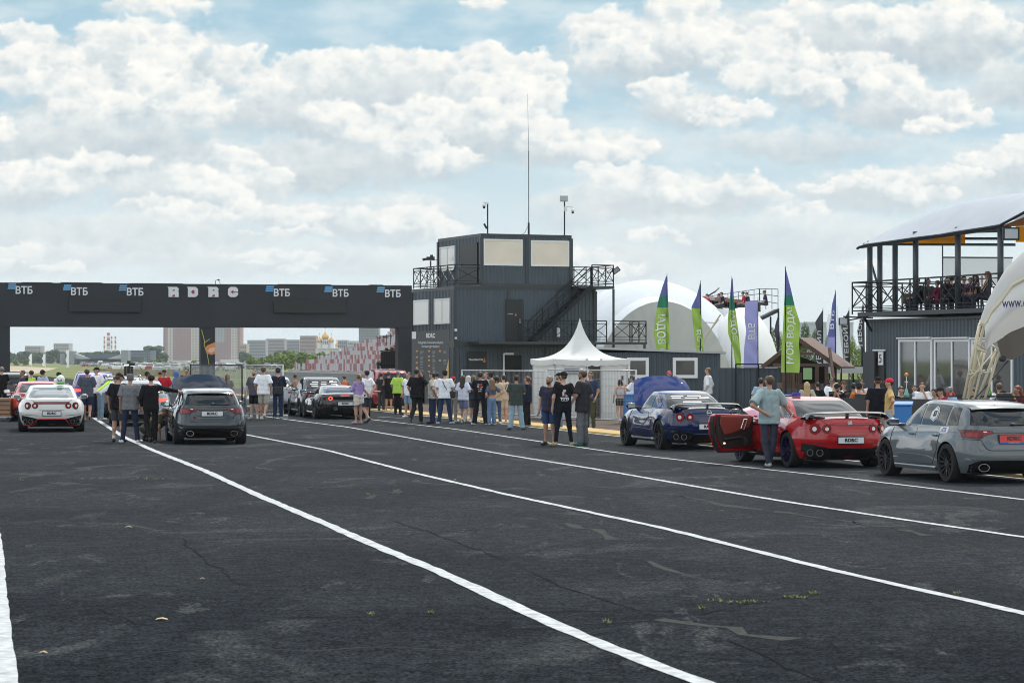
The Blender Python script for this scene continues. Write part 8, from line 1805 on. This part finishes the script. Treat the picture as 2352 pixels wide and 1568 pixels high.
person(403, 952, 852, 80, 'front', 'stand', (.10, .17, .38), NV, BSH, 'short+hood', 'person in a light blue hooded top left of the raised hood', sleeve='l', extra=(('cap', (.10, .17, .38)),))
person(428.5, 955, 845, 175, 'relax', 'stand', NV, BK, BSH, 'short', 'dark haired man looking over the raised grey bonnet', hcol='d', extra=('face',))
person(523, 958, 859, -15, 'relax', 'stand', BK, DGY, BSH, 'long', 'woman with long reddish hair in black behind the hatchback', hcol='r', extra=('f',), build=.92)
# ---- three men by the fence, supercar walkers
person(584, 963.5, 848, 165, 'down', 'stand', (.085, .082, .105), BK, (.25, .26, .27), 'crop', 'man in purple grey T-shirt and black shorts facing the camera by the fence', kind='shorts', hcol='b', extra=('beard', 'loose', ('sock', 1), 'face'))
person(605, 964.5, 842, -8, 'relax', 'stepl', W_, (.38, .36, .31), (.50, .50, .46), 'short', 'man in white T-shirt and beige shorts seen from behind by the fence', kind='shorts', hcol='b', extra=('loose',))
person(638.5, 962, 845, 10, 'front', 'stand', (.018, .024, .042), (.02, .035, .075), (.30, .36, .42), 'short+cap', 'man in navy jacket and cap with a dark bag, seen from behind', sleeve='l', extra=(('cap', NV), ('strap', (.02, .02, .02), 1)))
person(679, 948, 859, -60, 'relax', 'stand', None, DGY, BSH, 'short', 'bare chested man behind the silver saloon', hcol='d')
person(791, 945, 862, 20, 'relax', 'stand', GY, DGY, BSH, 'short', 'marshal in an orange vest behind the graphite saloon', extra=(('vest', (.75, .16, .05)),), hcol='b')
person(823, 973.5, 858, 40, 'chest', 'stand', (.33, .24, .47), (.34, .36, .48), (.35, .22, .24), 'pony', 'girl in lilac sweatshirt with a cream jacket tied round her waist', sleeve='l', kind='hot', build=.88, hcol='l', extra=('f', ('wrap', (.52, .48, .42)), 'face'))
person(842, 972, 850, 42, 'behind', 'step', W_, (.04, .05, .075), (.04, .06, .07), 'short', 'man in white T-shirt and dark shorts striding beside the girl in lilac', kind='shorts', hcol='k')
person(893, 944.5, 853, -10, 'front', 'stand', BK, BK, BSH, 'short', 'tall man in black vest and black shorts at the yellow kerb', sleeve='n', kind='shorts', hcol='b')
person(876, 944, 856, -20, 'relax', 'stand', (.03, .03, .035), DGY, BSH, 'short', 'dark figure partly hidden between the red off-road car and the man in white', hcol='d')
person(914, 951, 852, -25, 'relax', 'stand', (.40, .62, .10), BK, BSH, 'crop', 'stout man in lime hi-vis top and black trousers left of the pillar', fat=.06, hcol='g', extra=('loose',))
# ---- queue by the board
person(938, 959, 862, 150, 'relax', 'stand', W_, LJ, WSH, 'short', 'person in white top and denim shorts half hidden behind the man on the phone', kind='shorts', h=1.66)
person(957, 973.5, 846, -20, ('relax', 'ear'), 'step', BK, (.02, .02, .022), (.12, .11, .11), 'short', 'man in black phoning in front of the champions board', hcol='d', extra=('loose',), hemlow=.03)
person(993, 972.5, 855, 75, 'behind', 'stand', (.52, .50, .44), (.025, .045, .095), BSH, 'short', 'man in cream polo shirt with hands clasped behind his back', hcol='k', extra=('face',), fat=.02)
person(1003, 958, 855, 30, 'relax', 'stand', W_, NV, BSH, 'short', 'man in white top right behind the cream polo shirt', hcol='k', group=None)
person(1022, 974, 851, -5, 'front', 'wide', (.76, .78, .82), (.022, .042, .09), (.45, .46, .48), 'short+capback', 'man in white T-shirt with a black bag strap across his back', build=1.1, hcol='k', extra=(('strap', (.02, .02, .02), -1), 'loose'))
person(1041, 969, 865, -25, 'relax', 'stand', (.20, .22, .22), (.24, .22, .19), WSH, 'crop+cap', 'man in a red cap and grey T-shirt in the queue', extra=(('cap', (.45, .03, .07)),), hcol='d')
person(1064, 972, 862, -25, 'front', 'stepl', (.62, .66, .78), (.16, .20, .32), WSH, 'long', 'long haired woman in white top and wide blue grey shorts', kind='shorts', hcol='d', extra=('f', 'baggy', 'loose'), build=.94)
person(1076, 969, 862, -20, 'relax', 'stand', (.45, .44, .42), (.55, .54, .52), (.5, .42, .36), 'long', 'pale haired woman in white trousers behind the long haired woman', hcol='w', extra=('f',), build=.9)
person(1088, 970.5, 861.6, -30, ('hip', 'relax'), 'stand', (.022, .035, .075), DGY, WSH, 'short', 'ginger haired man in navy T-shirt in the queue', kind='shorts', hcol='l', extra=(('sock', 1),))
person(1103, 976, 854, -4, 'front', 'wide', BK, (.012, .013, .016), (.50, .54, .52), 'short', 'man in black T-shirt with coloured print patches on the back', hcol='d', build=1.08, extra=('loose', 'baggy', ('print', [('patch', -.05, 1.36, .05, .04, (.45, .4, .42)), ('patch', .0, 1.35, .05, .05, (.5, .06, .08)), ('patch', .05, 1.36, .04, .04, (.15, .35, .08)), ('patch', -.06, 1.29, .05, .04, (.55, .55, .55)), ('patch', .01, 1.28, .06, .04, (.45, .05, .05)), ('patch', .07, 1.28, .04, .04, (.5, .5, .5)), ('patch', -.05, 1.21, .06, .04, (.4, .15, .18)), ('patch', .03, 1.21, .06, .05, (.4, .4, .38)), ('patch', .0, 1.14, .10, .04, (.3, .3, .3))])))
person(1116, 962, 855, 150, 'relax', 'stand', (.35, .34, .34), NV, BSH, 'short', 'man facing us just behind the printed black T-shirt', hcol='b', extra=('face',))
person(1129, 962, 856, -20, 'front', 'stand', W_, NV, BSH, 'short+beanie', 'person in black beanie and white top behind the blonde woman in jeans', hcol='k')
person(1129, 976, 869, 30, ('relax', 'hip'), 'stand', (.09, .10, .17), (.13, .21, .33), WSH, 'long', 'small woman in cropped blue patterned top and wide jeans', hcol='l', extra=('f', 'croptop', 'baggy', 'face'), build=.88)
person(1141, 974, 863, -10, 'front', 'stand', (.52, .43, .29), (.05, .10, .20), WSH, 'bob', 'woman in a cream jacket and blue jeans beside the small woman', sleeve='l', hcol='d', extra=('f', 'slim', 'loose'), build=.92)
person(1156, 972.7, 861, 35, 'front', 'stand', (.55, .43, .35), (.52, .41, .31), (.08, .04, .035), 'short', 'young man in matching sand coloured shirt and shorts', kind='shorts', hcol='d', extra=('loose', 'baggy', ('strap', (.04, .04, .04), 1)))
person(1186, 987, 861.6, 0, 'front', 'wide', GN_, (.24, .34, .42), (.05, .04, .06), 'short', 'man in dark green T-shirt and wide pale jeans seen from behind', hcol='d', build=1.12, extra=('loose', 'baggy'), hemlow=.05)
person(1210, 980, 864, 60, 'front', 'stand', (.012, .016, .035), (.012, .013, .017), (.55, .50, .44), 'pony', 'red haired woman with ponytail in navy top and black trousers', sleeve='l', hcol='r', extra=('f', 'baggy', 'loose', 'face'), build=.95)
# ---- three men in front of the tent
person(1262, 1022.5, 863, 158, 'down', 'stand', (.035, .034, .060), (.032, .060, .13), BSH, 'crop', 'smiling man in purple polo shirt and blue shorts facing the camera', kind='shorts', hcol='g', fat=.02, extra=('beard', 'face'), head=-22, build=1.06)
person(1294, 1024, 854.7, 12, ('down', 'pocket'), 'wide', BK, (.010, .013, .022), (.34, .24, .13), 'crop+cap', 'man in black cap and black T-shirt with white print on the back', build=1.02, hcol='b', extra=('slim', 'beard', ('text', 'TOYS', .085, 1.14), ('print', [('motif', -.0, 1.335, .07, .055, (.52, .53, .55)), ('motif', -.03, 1.26, .05, .10, (.5, .51, .53)), ('motif', .01, 1.25, .05, .04, (.42, .03, .06)), ('motif', .045, 1.21, .05, .045, (.5, .51, .53)), ('line', 0, 1.085, .16, .014, (.28, .28, .29))])), head=20)
person(1338, 1023.5, 850, 58, ('front', 'pocket'), 'stand', (.028, .030, .035), (.13, .14, .15), (.04, .17, .11), 'short', 'bearded man in loose charcoal T-shirt, grey jeans and green shoes', hcol='b', build=1.08, extra=('beard', 'baggy', 'loose', 'face'), hemlow=.06)
person(1284, 985, 857, 60, 'relax', 'stand', BK, (.10, .18, .28), WSH, 'short+cap', 'man in dark cap peering between the two men in front of the tent', hcol='k', extra=('beard',))
person(1356, 983, 853, 150, 'relax', 'stand', (.03, .05, .10), (.07, .07, .04), BSH, 'crop', 'man in dark blue shirt mostly hidden behind the bearded man', hcol='k', extra=('face',))
person(1424, 974, 871, 20, ('relax', 'front'), 'step', (.50, .50, .58), (.022, .026, .024), WSH, 'bob', 'woman in white strapless top and black shorts walking to the tent', sleeve='n', kind='hot', hcol='k', extra=('f', 'croptop', 'strapless'), build=.86)
person(1452, 970, 863, 70, 'film', 'stand', W_, (.06, .075, .10), WSH, 'tuft', 'curly haired man in white T-shirt holding a phone by the raised blue bonnet', hcol='k', extra=('loose', 'face'))
# ---- behind the blue car
person(1537, 962, 861, 190, 'relax', 'stand', (.4, .4, .42), DGY, BSH, 'short+cap', 'person in a red and white cap behind the raised blue bonnet', extra=(('cap', (.45, .10, .12)),), h=1.70)
person(1551, 965, 862, 175, 'relax', 'stand', BK, DGY, BSH, 'short', 'man in sunglasses looking over the raised blue bonnet', extra=('shades', 'face'), hcol='l')
person(1626, 962, 844, 70, 'pocket', 'stand', (.74, .77, .80), (.04, .06, .12), WSH, 'short', 'blond person in a white hooded top behind the blue coupe', sleeve='l', hcol='l', extra=('loose',), build=.95)
# ---- by the red car
person(1767, 1072, 862.6, 8, ('hipback', 'lean'), 'cross', (.27, .36, .37), (.040, .048, .070), (.46, .42, .36), 'short', 'tall young man in a pale teal T-shirt leaning on the red coupe', hcol='b', build=1.0, extra=('loose',), head=25, hemlow=.02)
person(1748, 1000, 886, -20, 'relax', 'stand', (.30, .40, .50), NV, BSH, 'short', 'person in a light blue shirt hidden behind the tall young man', hcol='d', h=1.60)
person(1853, 1000, 877, 5, 'relax', 'stand', (.42, .36, .28), DGY, BSH, 'long', 'woman with very long blonde hair behind the red coupe roof', hcol='y', extra=('f', 'loose'), build=1.05)
person(1878, 985, 889, 10, 'relax', 'stand', BK, BK, BSH, 'short', 'dark haired child right of the blonde woman', hcol='k', h=1.35)
person(2016, 1028, 866, 4, 'down', 'wide', (.010, .012, .018), (.26, .25, .23), BSH, 'crop+cap', 'man in black T-shirt and black cap standing behind the red coupe', kind='shorts', build=1.12, hcol='b', extra=('loose',), hemlow=.05)
person(2043, 1030, 870, 78, ('hip', 'relax'), 'stand', (.55, .38, .15), (.28, .33, .42), WSH, 'short+cap', 'man in red cap and yellow shirt with his hand on his hip', kind='shorts', hcol='d', extra=(('cap', (.58, .03, .05)), 'baggy', 'face'), build=1.02)
# ---- things people carry
def bag(name, loc, d, m, label, rz=0, cat='bag'):
  o = empty(name, tuple(loc), rz, label, cat); b = MB(); b.box((0, 0, 0), d); b.build('bag_body', m, o, local=True, bevel=min(d) * .35); b = MB(); b.box((0, -d[1] * .52, d[2] * .12), (d[0] * .8, .01, d[2] * .5)); b.build('flap', m, o, local=True, bevel=.003); return o
M_BAG = mat('bag_black', (.016, .016, .018), .6)
def near(x, yf, dx, dy, z): X, Y = G(x, yf); return (X + dx, Y + dy, z)
bag('shoulder_bag', near(1022, 974, .22, -.05, .98), (.26, .12, .24), M_BAG, 'black messenger bag hanging at the right hip of the man with the strap')
bag('shoulder_bag', near(638, 962, .03, -.16, 1.02), (.28, .12, .30), M_BAG, 'dark bag hanging behind the back of the man in the navy jacket')
bag('shoulder_bag', near(1156, 972, .16, -.12, 1.02), (.24, .10, .20), M_BAG, 'small black camera bag on the hip of the young man in sand colours')
bag('folded_cap', near(866, 958, -.02, -.1, .95), (.30, .14, .05), mat('salmon_cloth', (.62, .28, .24), .8), 'salmon pink cap held behind the back of the striding man', cat='cap')
o = empty('phone', near(1452, 970, -.32, .16, 1.50), 0, 'phone held up by the curly haired man near the blue bonnet', 'phone'); b = MB(); b.box((0, 0, 0), (.075, .01, .15)); b.build('phone_body', M_BLK, o, local=True, bevel=.004)
# ---- seated crowd: chairs and tables first
def make_chair():
  o = empty('chair'); m = mat('chair_black', (.02, .02, .022), .5); b = MB(); b.box((0, 0, .46), (.44, .44, .05)); b.build('seat', m, o, local=True, bevel=.015); b = MB(); b.box((0, -.21, .72), (.42, .04, .40)); b.build('backrest', m, o, local=True, bevel=.012)
  for sx in (-1, 1):
    for sy in (-1, 1): b = MB(); b.bar((sx * .18, sy * .18, .44), (sx * .21, sy * .21, 0), .035); b.build('leg', m, o, local=True)
  return o
CH = []
def chair(loc, rz, label, group):
  if not CH: o = make_chair(); CH.append(o)
  else:
    o = CH[0].copy(); link(o)
    for c in list(CH[0].children): d = c.copy(); link(d); d.parent = o
  o.location = loc; o.rotation_euler = (0, 0, rz); tag(o, label, 'chair', group); return o
def seated(x, yh, Y, face, arms, top, hair, label, clabel, zf=0.0, grp=None, **k):
  zh = PZ(yh, Y); dz = (zh - zf) - 1.32; kk = dict(sleeve='s', hcol='d'); kk.update(k)
  p = person(x, 0, yh, face, arms, 'sit', top, kk.pop('bot', (.03, .035, .05)), BSH, hair, label, z0=zf, Y=Y, sit=-.46 + max(min(dz, .25), -.1), vox=.020, h=1.78, **kk)
  if dz < -.1: s_ = (zh - zf) / 1.22; p.scale = (s_, s_, s_)
  c = chair((p.location.x, Y, zf), R(face), clabel, grp); c.scale = (1, 1, max((.5 + max(min(dz, .25), -.1)) / .5, .6)); return p
GC = 'chairs behind the black barrier'
seated(1911, 868, 78, 165, 'table', W_, 'short', 'seated man in sunglasses and white T-shirt behind the barrier', 'chair of the seated man in sunglasses behind the barrier', grp=GC, extra=('shades', 'face'))
seated(1920, 876, 74, -10, 'table', W_, 'long', 'seated blonde woman in white left of the bearded man', 'chair of the seated blonde woman in white', grp=GC, hcol='y', extra=('f',), lean=20)
seated(1926, 880, 70, 160, 'chin', BK, 'short+cap', 'bearded man in black cap resting his chin on his hand', 'chair of the bearded man resting his chin', grp=GC, extra=('beard', 'face'), lean=14)
seated(1938, 876, 76, 190, 'table', BK, 'short+cap', 'seated man in brown cap and black T-shirt behind the bearded man', 'chair of the seated man in the brown cap', grp=GC, extra=(('cap', (.12, .05, .03)), 'face'))
seated(1961, 879, 71, -20, 'table', BK, 'short', 'seated dark haired man left of the orange vest', 'chair left of the orange vest', grp=GC, hcol='k')
seated(1972, 880, 69, 15, 'table', (.55, .15, .02), 'short+capback', 'seated person in an orange vest with the number 4 on the back', 'chair of the person in the orange vest', grp=GC, extra=(('vest', (.62, .17, .02)), ('text', '4', .14, 1.16)))
seated(1979, 873, 79, 170, 'chin', W_, 'short', 'small seated figure in white far behind the orange vest', 'chair of the figure in white behind the orange vest', grp=GC)
seated(2069, 886, 70, 175, 'table', BK, 'short', 'seated dark haired man in black next to the blue bin', 'chair next to the blue bin behind the barrier', grp=GC, hcol='k', lean=12)
seated(2101, 884, 73, 165, 'table', DGY, 'short', 'seated man in dark shirt left of the man in white by the window', 'chair left of the man in white by the window', grp=GC)
seated(2118, 878, 70, 172, ('chin', 'table'), W_, 'short', 'seated man in white T-shirt touching his chin below the first window', 'chair of the man in white touching his chin', grp=GC, hcol='k', extra=('face', 'loose'))
seated(2156, 889, 70, 130, 'table', (.45, .44, .42), 'bob', 'seated dark haired woman between the windows leaning to the right', 'chair of the dark haired woman between the windows', grp=GC, hcol='k', extra=('f',), lean=15)
seated(2172, 889, 67, 100, 'table', (.30, .02, .06), 'short+cap', 'seated man in crimson shirt and dark cap', 'chair of the man in the crimson shirt', grp=GC, lean=12)
seated(2199, 885, 68, 60, 'table', (.30, .40, .60), 'short', 'seated grey haired man in a light blue shirt left of the truss legs', 'chair of the grey haired man in light blue', grp=GC, hcol='g', lean=20)
seated(2245, 890, 70, 120, 'table', DGY, 'short', 'seated person in grey behind the truss legs', 'chair behind the truss legs', grp=GC, lean=12)
seated(2299, 880, 64, 10, 'table', W_, 'tuft', 'seated curly haired person in white right of the truss legs', 'chair of the curly haired person in white', grp=GC, hcol='b', extra=('loose',), lean=10)
seated(2326, 892, 64, 110, 'table', BK, 'short+cap', 'seated man in black cap bowed low near the right edge', 'chair of the bowed man in black cap', grp=GC, lean=25)
seated(2345, 884, 64, 120, 'chin', (.12, .02, .03), 'long', 'seated dark haired woman in dark red at the right edge', 'chair of the woman in dark red', grp=GC, hcol='r', extra=('f',), lean=10)
def table(X, Y, zf, label, grp, r=.40, h=.74):
  o = empty('table', (X, Y, zf), 0, label, 'table', grp); m = mat('table_dark', (.03, .028, .026), .5); b = MB(); b.tube([(0, 0, h - .03), (0, 0, h)], r, 24); b.build('tabletop', m, o, local=True); b = MB(); b.tube([(0, 0, 0.02), (0, 0, h - .03)], .035, 8); b.build('leg', m, o, local=True); b = MB(); b.tube([(0, 0, 0), (0, 0, .03)], .22, 16); b.build('foot', m, o, local=True)
for x, Y, l in ((1943, 73, 'round table before the seated group left of the standing man in black'), (2090, 71, 'round table by the first window'), (2160, 68.5, 'round table between the windows'), (2318, 63, 'round table at the right edge below the stage tent')): table(PXX(x, Y), Y, 0, l, 'café tables behind the barrier', h=.95)
def bottle(x, Y, yb, yt, m, label, name='bottle', cap=None, r=.035):
  z0, z1 = PZ(yb, Y), PZ(yt, Y); H_ = z1 - z0; o = empty(name, (PXX(x, Y), Y, z0), 0, label, name); b = MB(); b.tube([(0, 0, 0), (0, 0, H_ * .55), (0, 0, H_ * .75), (0, 0, H_ * .92)], [r, r, r * .4, r * .35], 12); b.build('glass_body', m, o, True, local=True)
  b = MB(); b.tube([(0, 0, H_ * .92), (0, 0, H_)], r * .45, 10); b.build('cap', cap or M_BLK, o, local=True)
zt_ = .95
bottle(2098, 66.2, 911, 896, mat('water_plastic', (.40, .45, .50), .1, alpha=.8), 'clear water bottle on the barrier ledge beside the man in white', cap=M_LBLUE)
bottle(2275, 62.1, 910, 893, mat('green_bottle', (.06, .30, .04), .15), 'green drink bottle on the rail right of the truss legs', cap=mat('cap_yellow', (.6, .5, .05), .5))
o = empty('hookah', (PXX(2082, 66.2), 66.2, PZ(913, 66.2)), 0, 'tall hookah with an orange glowing bowl and green glass base', 'hookah'); b = MB(); b.tube([(0, 0, 0), (0, 0, .10), (0, 0, .16), (0, 0, .26)], [.09, .075, .045, .02], 14); b.build('glass_base', mat('green_glass', (.08, .30, .24), .1, coat=1), o, True, local=True); b = MB(); b.tube([(0, 0, .24), (0, 0, .60)], .012, 8); b.tube([(0, 0, .42), (0, 0, .45)], .05, 12); b.build('stem', M_CHR, o, local=True); b = MB(); b.ell((0, 0, .63), (.055, .055, .05), 12, 8); b.build('bowl', mat('orange_bowl', (.70, .22, .03), .4), o, local=True)
for x, l in ((2177, 'red paper cup on the rail near the crimson shirt'), (2190, 'second red paper cup right of the first on the rail')):
  b = MB(); p = P3(x, 911, 62.2); b.tube([p, p + Vector((0, 0, .11))], [.032, .042], 12); tag(b.build('paper_cup', mat('cup_red', (.40, .03, .04), .5)), l, 'cup')
# ---- terrace guests
GT = 'chairs on the roof terrace'
def terr(x, yh, dY, face, arms, top, hair, label, cl, **k): Y = WY(x) + dY; return seated(x, yh, Y, face, arms, top, hair, label, cl, zf=3.77, grp=GT, **k)
terr(2112, 638, 1.4, 110, 'table', (.02, .022, .026), 'short', 'seated man in black jacket at the left terrace table', 'terrace chair of the man in the black jacket', sleeve='l', hcol='k', lean=8)
terr(2153, 644, 1.6, 60, 'table', (.28, .02, .07), 'short', 'seated person in crimson top on the roof terrace', 'terrace chair of the person in crimson', sleeve='l', hcol='k')
terr(2185, 634, 1.2, 20, 'front', BK, 'short', 'seated person in black with their back to us beside a terrace post', 'terrace chair beside the post, left one', sleeve='l', hcol='k')
terr(2196, 632, 2.2, 190, 'table', BK, 'short', 'seated person in black behind the terrace post', 'terrace chair behind the post', sleeve='l', hcol='k')
terr(2229, 637, 1.9, 150, 'table', (.16, .06, .10), 'short', 'seated fair headed person in a dull purple top on the terrace', 'terrace chair of the person in dull purple', hcol='b', extra=('face',))
terr(2240, 630, 1.3, 100, 'table', (.05, .02, .04), 'long', 'seated dark haired woman with bare arms on the terrace', 'terrace chair of the woman with bare arms', sleeve='n', hcol='k', extra=('f',))
terr(2268, 623, 1.2, 80, 'chin', (.05, .05, .06), 'long', 'seated brown haired woman nearest the stage tent on the terrace', 'terrace chair nearest the stage tent', sleeve='n', hcol='r', extra=('f',))
terr(2132, 640, 2.6, 200, 'table', DGY, 'short', 'seated person in dark grey facing us behind the left terrace table', 'terrace chair facing us behind the left table', hcol='d')
terr(2176, 637, 2.4, 170, 'table', (.05, .05, .07), 'long', 'seated woman in charcoal behind the crimson top on the terrace', 'terrace chair behind the crimson top', hcol='k', extra=('f',))
terr(2214, 634, 2.5, 200, 'table', (.02, .03, .05), 'short', 'seated man in navy facing us right of the terrace post', 'terrace chair right of the post', hcol='k')
for x, dY, l in ((2130, 1.5, 'terrace table between the man in black and the crimson top'), (2212, 1.6, 'terrace table right of the post'), (2254, 1.5, 'terrace table nearest the stage tent')): k = W3(x, 700, dY); table(k.x, k.y, 3.77, l, 'tables on the roof terrace')
b = MB(); k = W3(2088, 686, 1.0); b.box(tuple(k), (.50, .36, .36)); o = b.build('wicker_basket', mat('basket_grey', (.10, .09, .08), .8), bevel=.05); tag(o, 'dark bag or basket on the left terrace table', 'basket');
b = MB(); b.tube([(k.x - .15, k.y, k.z + .18), (k.x, k.y, k.z + .32), (k.x + .15, k.y, k.z + .18)], .015, 6); b.build('handle', M_BLK, o)
# ---- spectators on the stands
for i, (x, y, c, lab) in enumerate(((1628, 675, (.38, .02, .05), 'leftmost spectator in red on the small raised stand'), (1656, 674, (.10, .10, .12), 'spectator in dark clothes second from left on the small raised stand'), (1661, 671, BK, 'spectator in black beside the dark clothed one on the raised stand'), (1711, 670, (.35, .02, .05), 'spectator in red near the middle of the raised stand'), (1719, 671, NV, 'spectator in navy right of the one in red on the raised stand'), (1760, 667, NV, 'spectator in navy sitting at the right end of the raised stand'))):
  zf = PZ(y, 147) - 1.30; p = person(x, 0, y, 90 if i % 2 else 110, 'table', 'sit', c, DGY, BSH, 'short', lab, z0=zf, Y=147, vox=.035, h=1.78, group='spectators on the small raised stand', lean=10)
for i, (x, y, c, lab) in enumerate(((887, 799, (.55, .35, .25), 'fair spectator at the left of three on the grandstand corner'), (899, 798, W_, 'spectator in white in the middle on the grandstand corner'), (908, 793.6, BK, 'dark haired spectator nearest the pillar on the grandstand corner'))):
  p = person(x, 0, y, 100, 'table', 'sit', c, DGY, BSH, 'short', lab, z0=PZ(y, 127) - 1.3, Y=127, vox=.035, h=1.78, group='spectators on the grandstand corner')
# ---- trolley of boxes at the far left edge
tr = empty('hand_trolley', (PXX(5, 83), 83, 0), 0, 'wooden crates on a low trolley at the very left edge', 'trolley'); b = MB(); b.box((PXX(0, 83), 83, .16), (.9, .6, .05)); b.build('deck', M_STEEL, tr)
b = MB()
for sx in (-.35, .35): b.tube([(PXX(0, 83) + sx, 82.75, .08), (PXX(0, 83) + sx, 82.68, .08)], .08, 12)
b.build('wheel', M_BLK, tr)
b = MB(); b.box((PXX(3, 83), 83, .50), (.72, .5, .62)); cr_ = b.build('crate', mat('crate_wood', (.30, .17, .10), .8, var=.2, vscale=4), bevel=.01); tag(cr_, 'brown wooden crate standing on the trolley at the left edge', 'crate')
b = MB()
for k in range(4): b.box((PXX(3, 83), 82.74, .26 + k * .15), (.73, .02, .015))
b.build('slat_gap', M_SEAM, cr_)
print('people', NPEO[0])
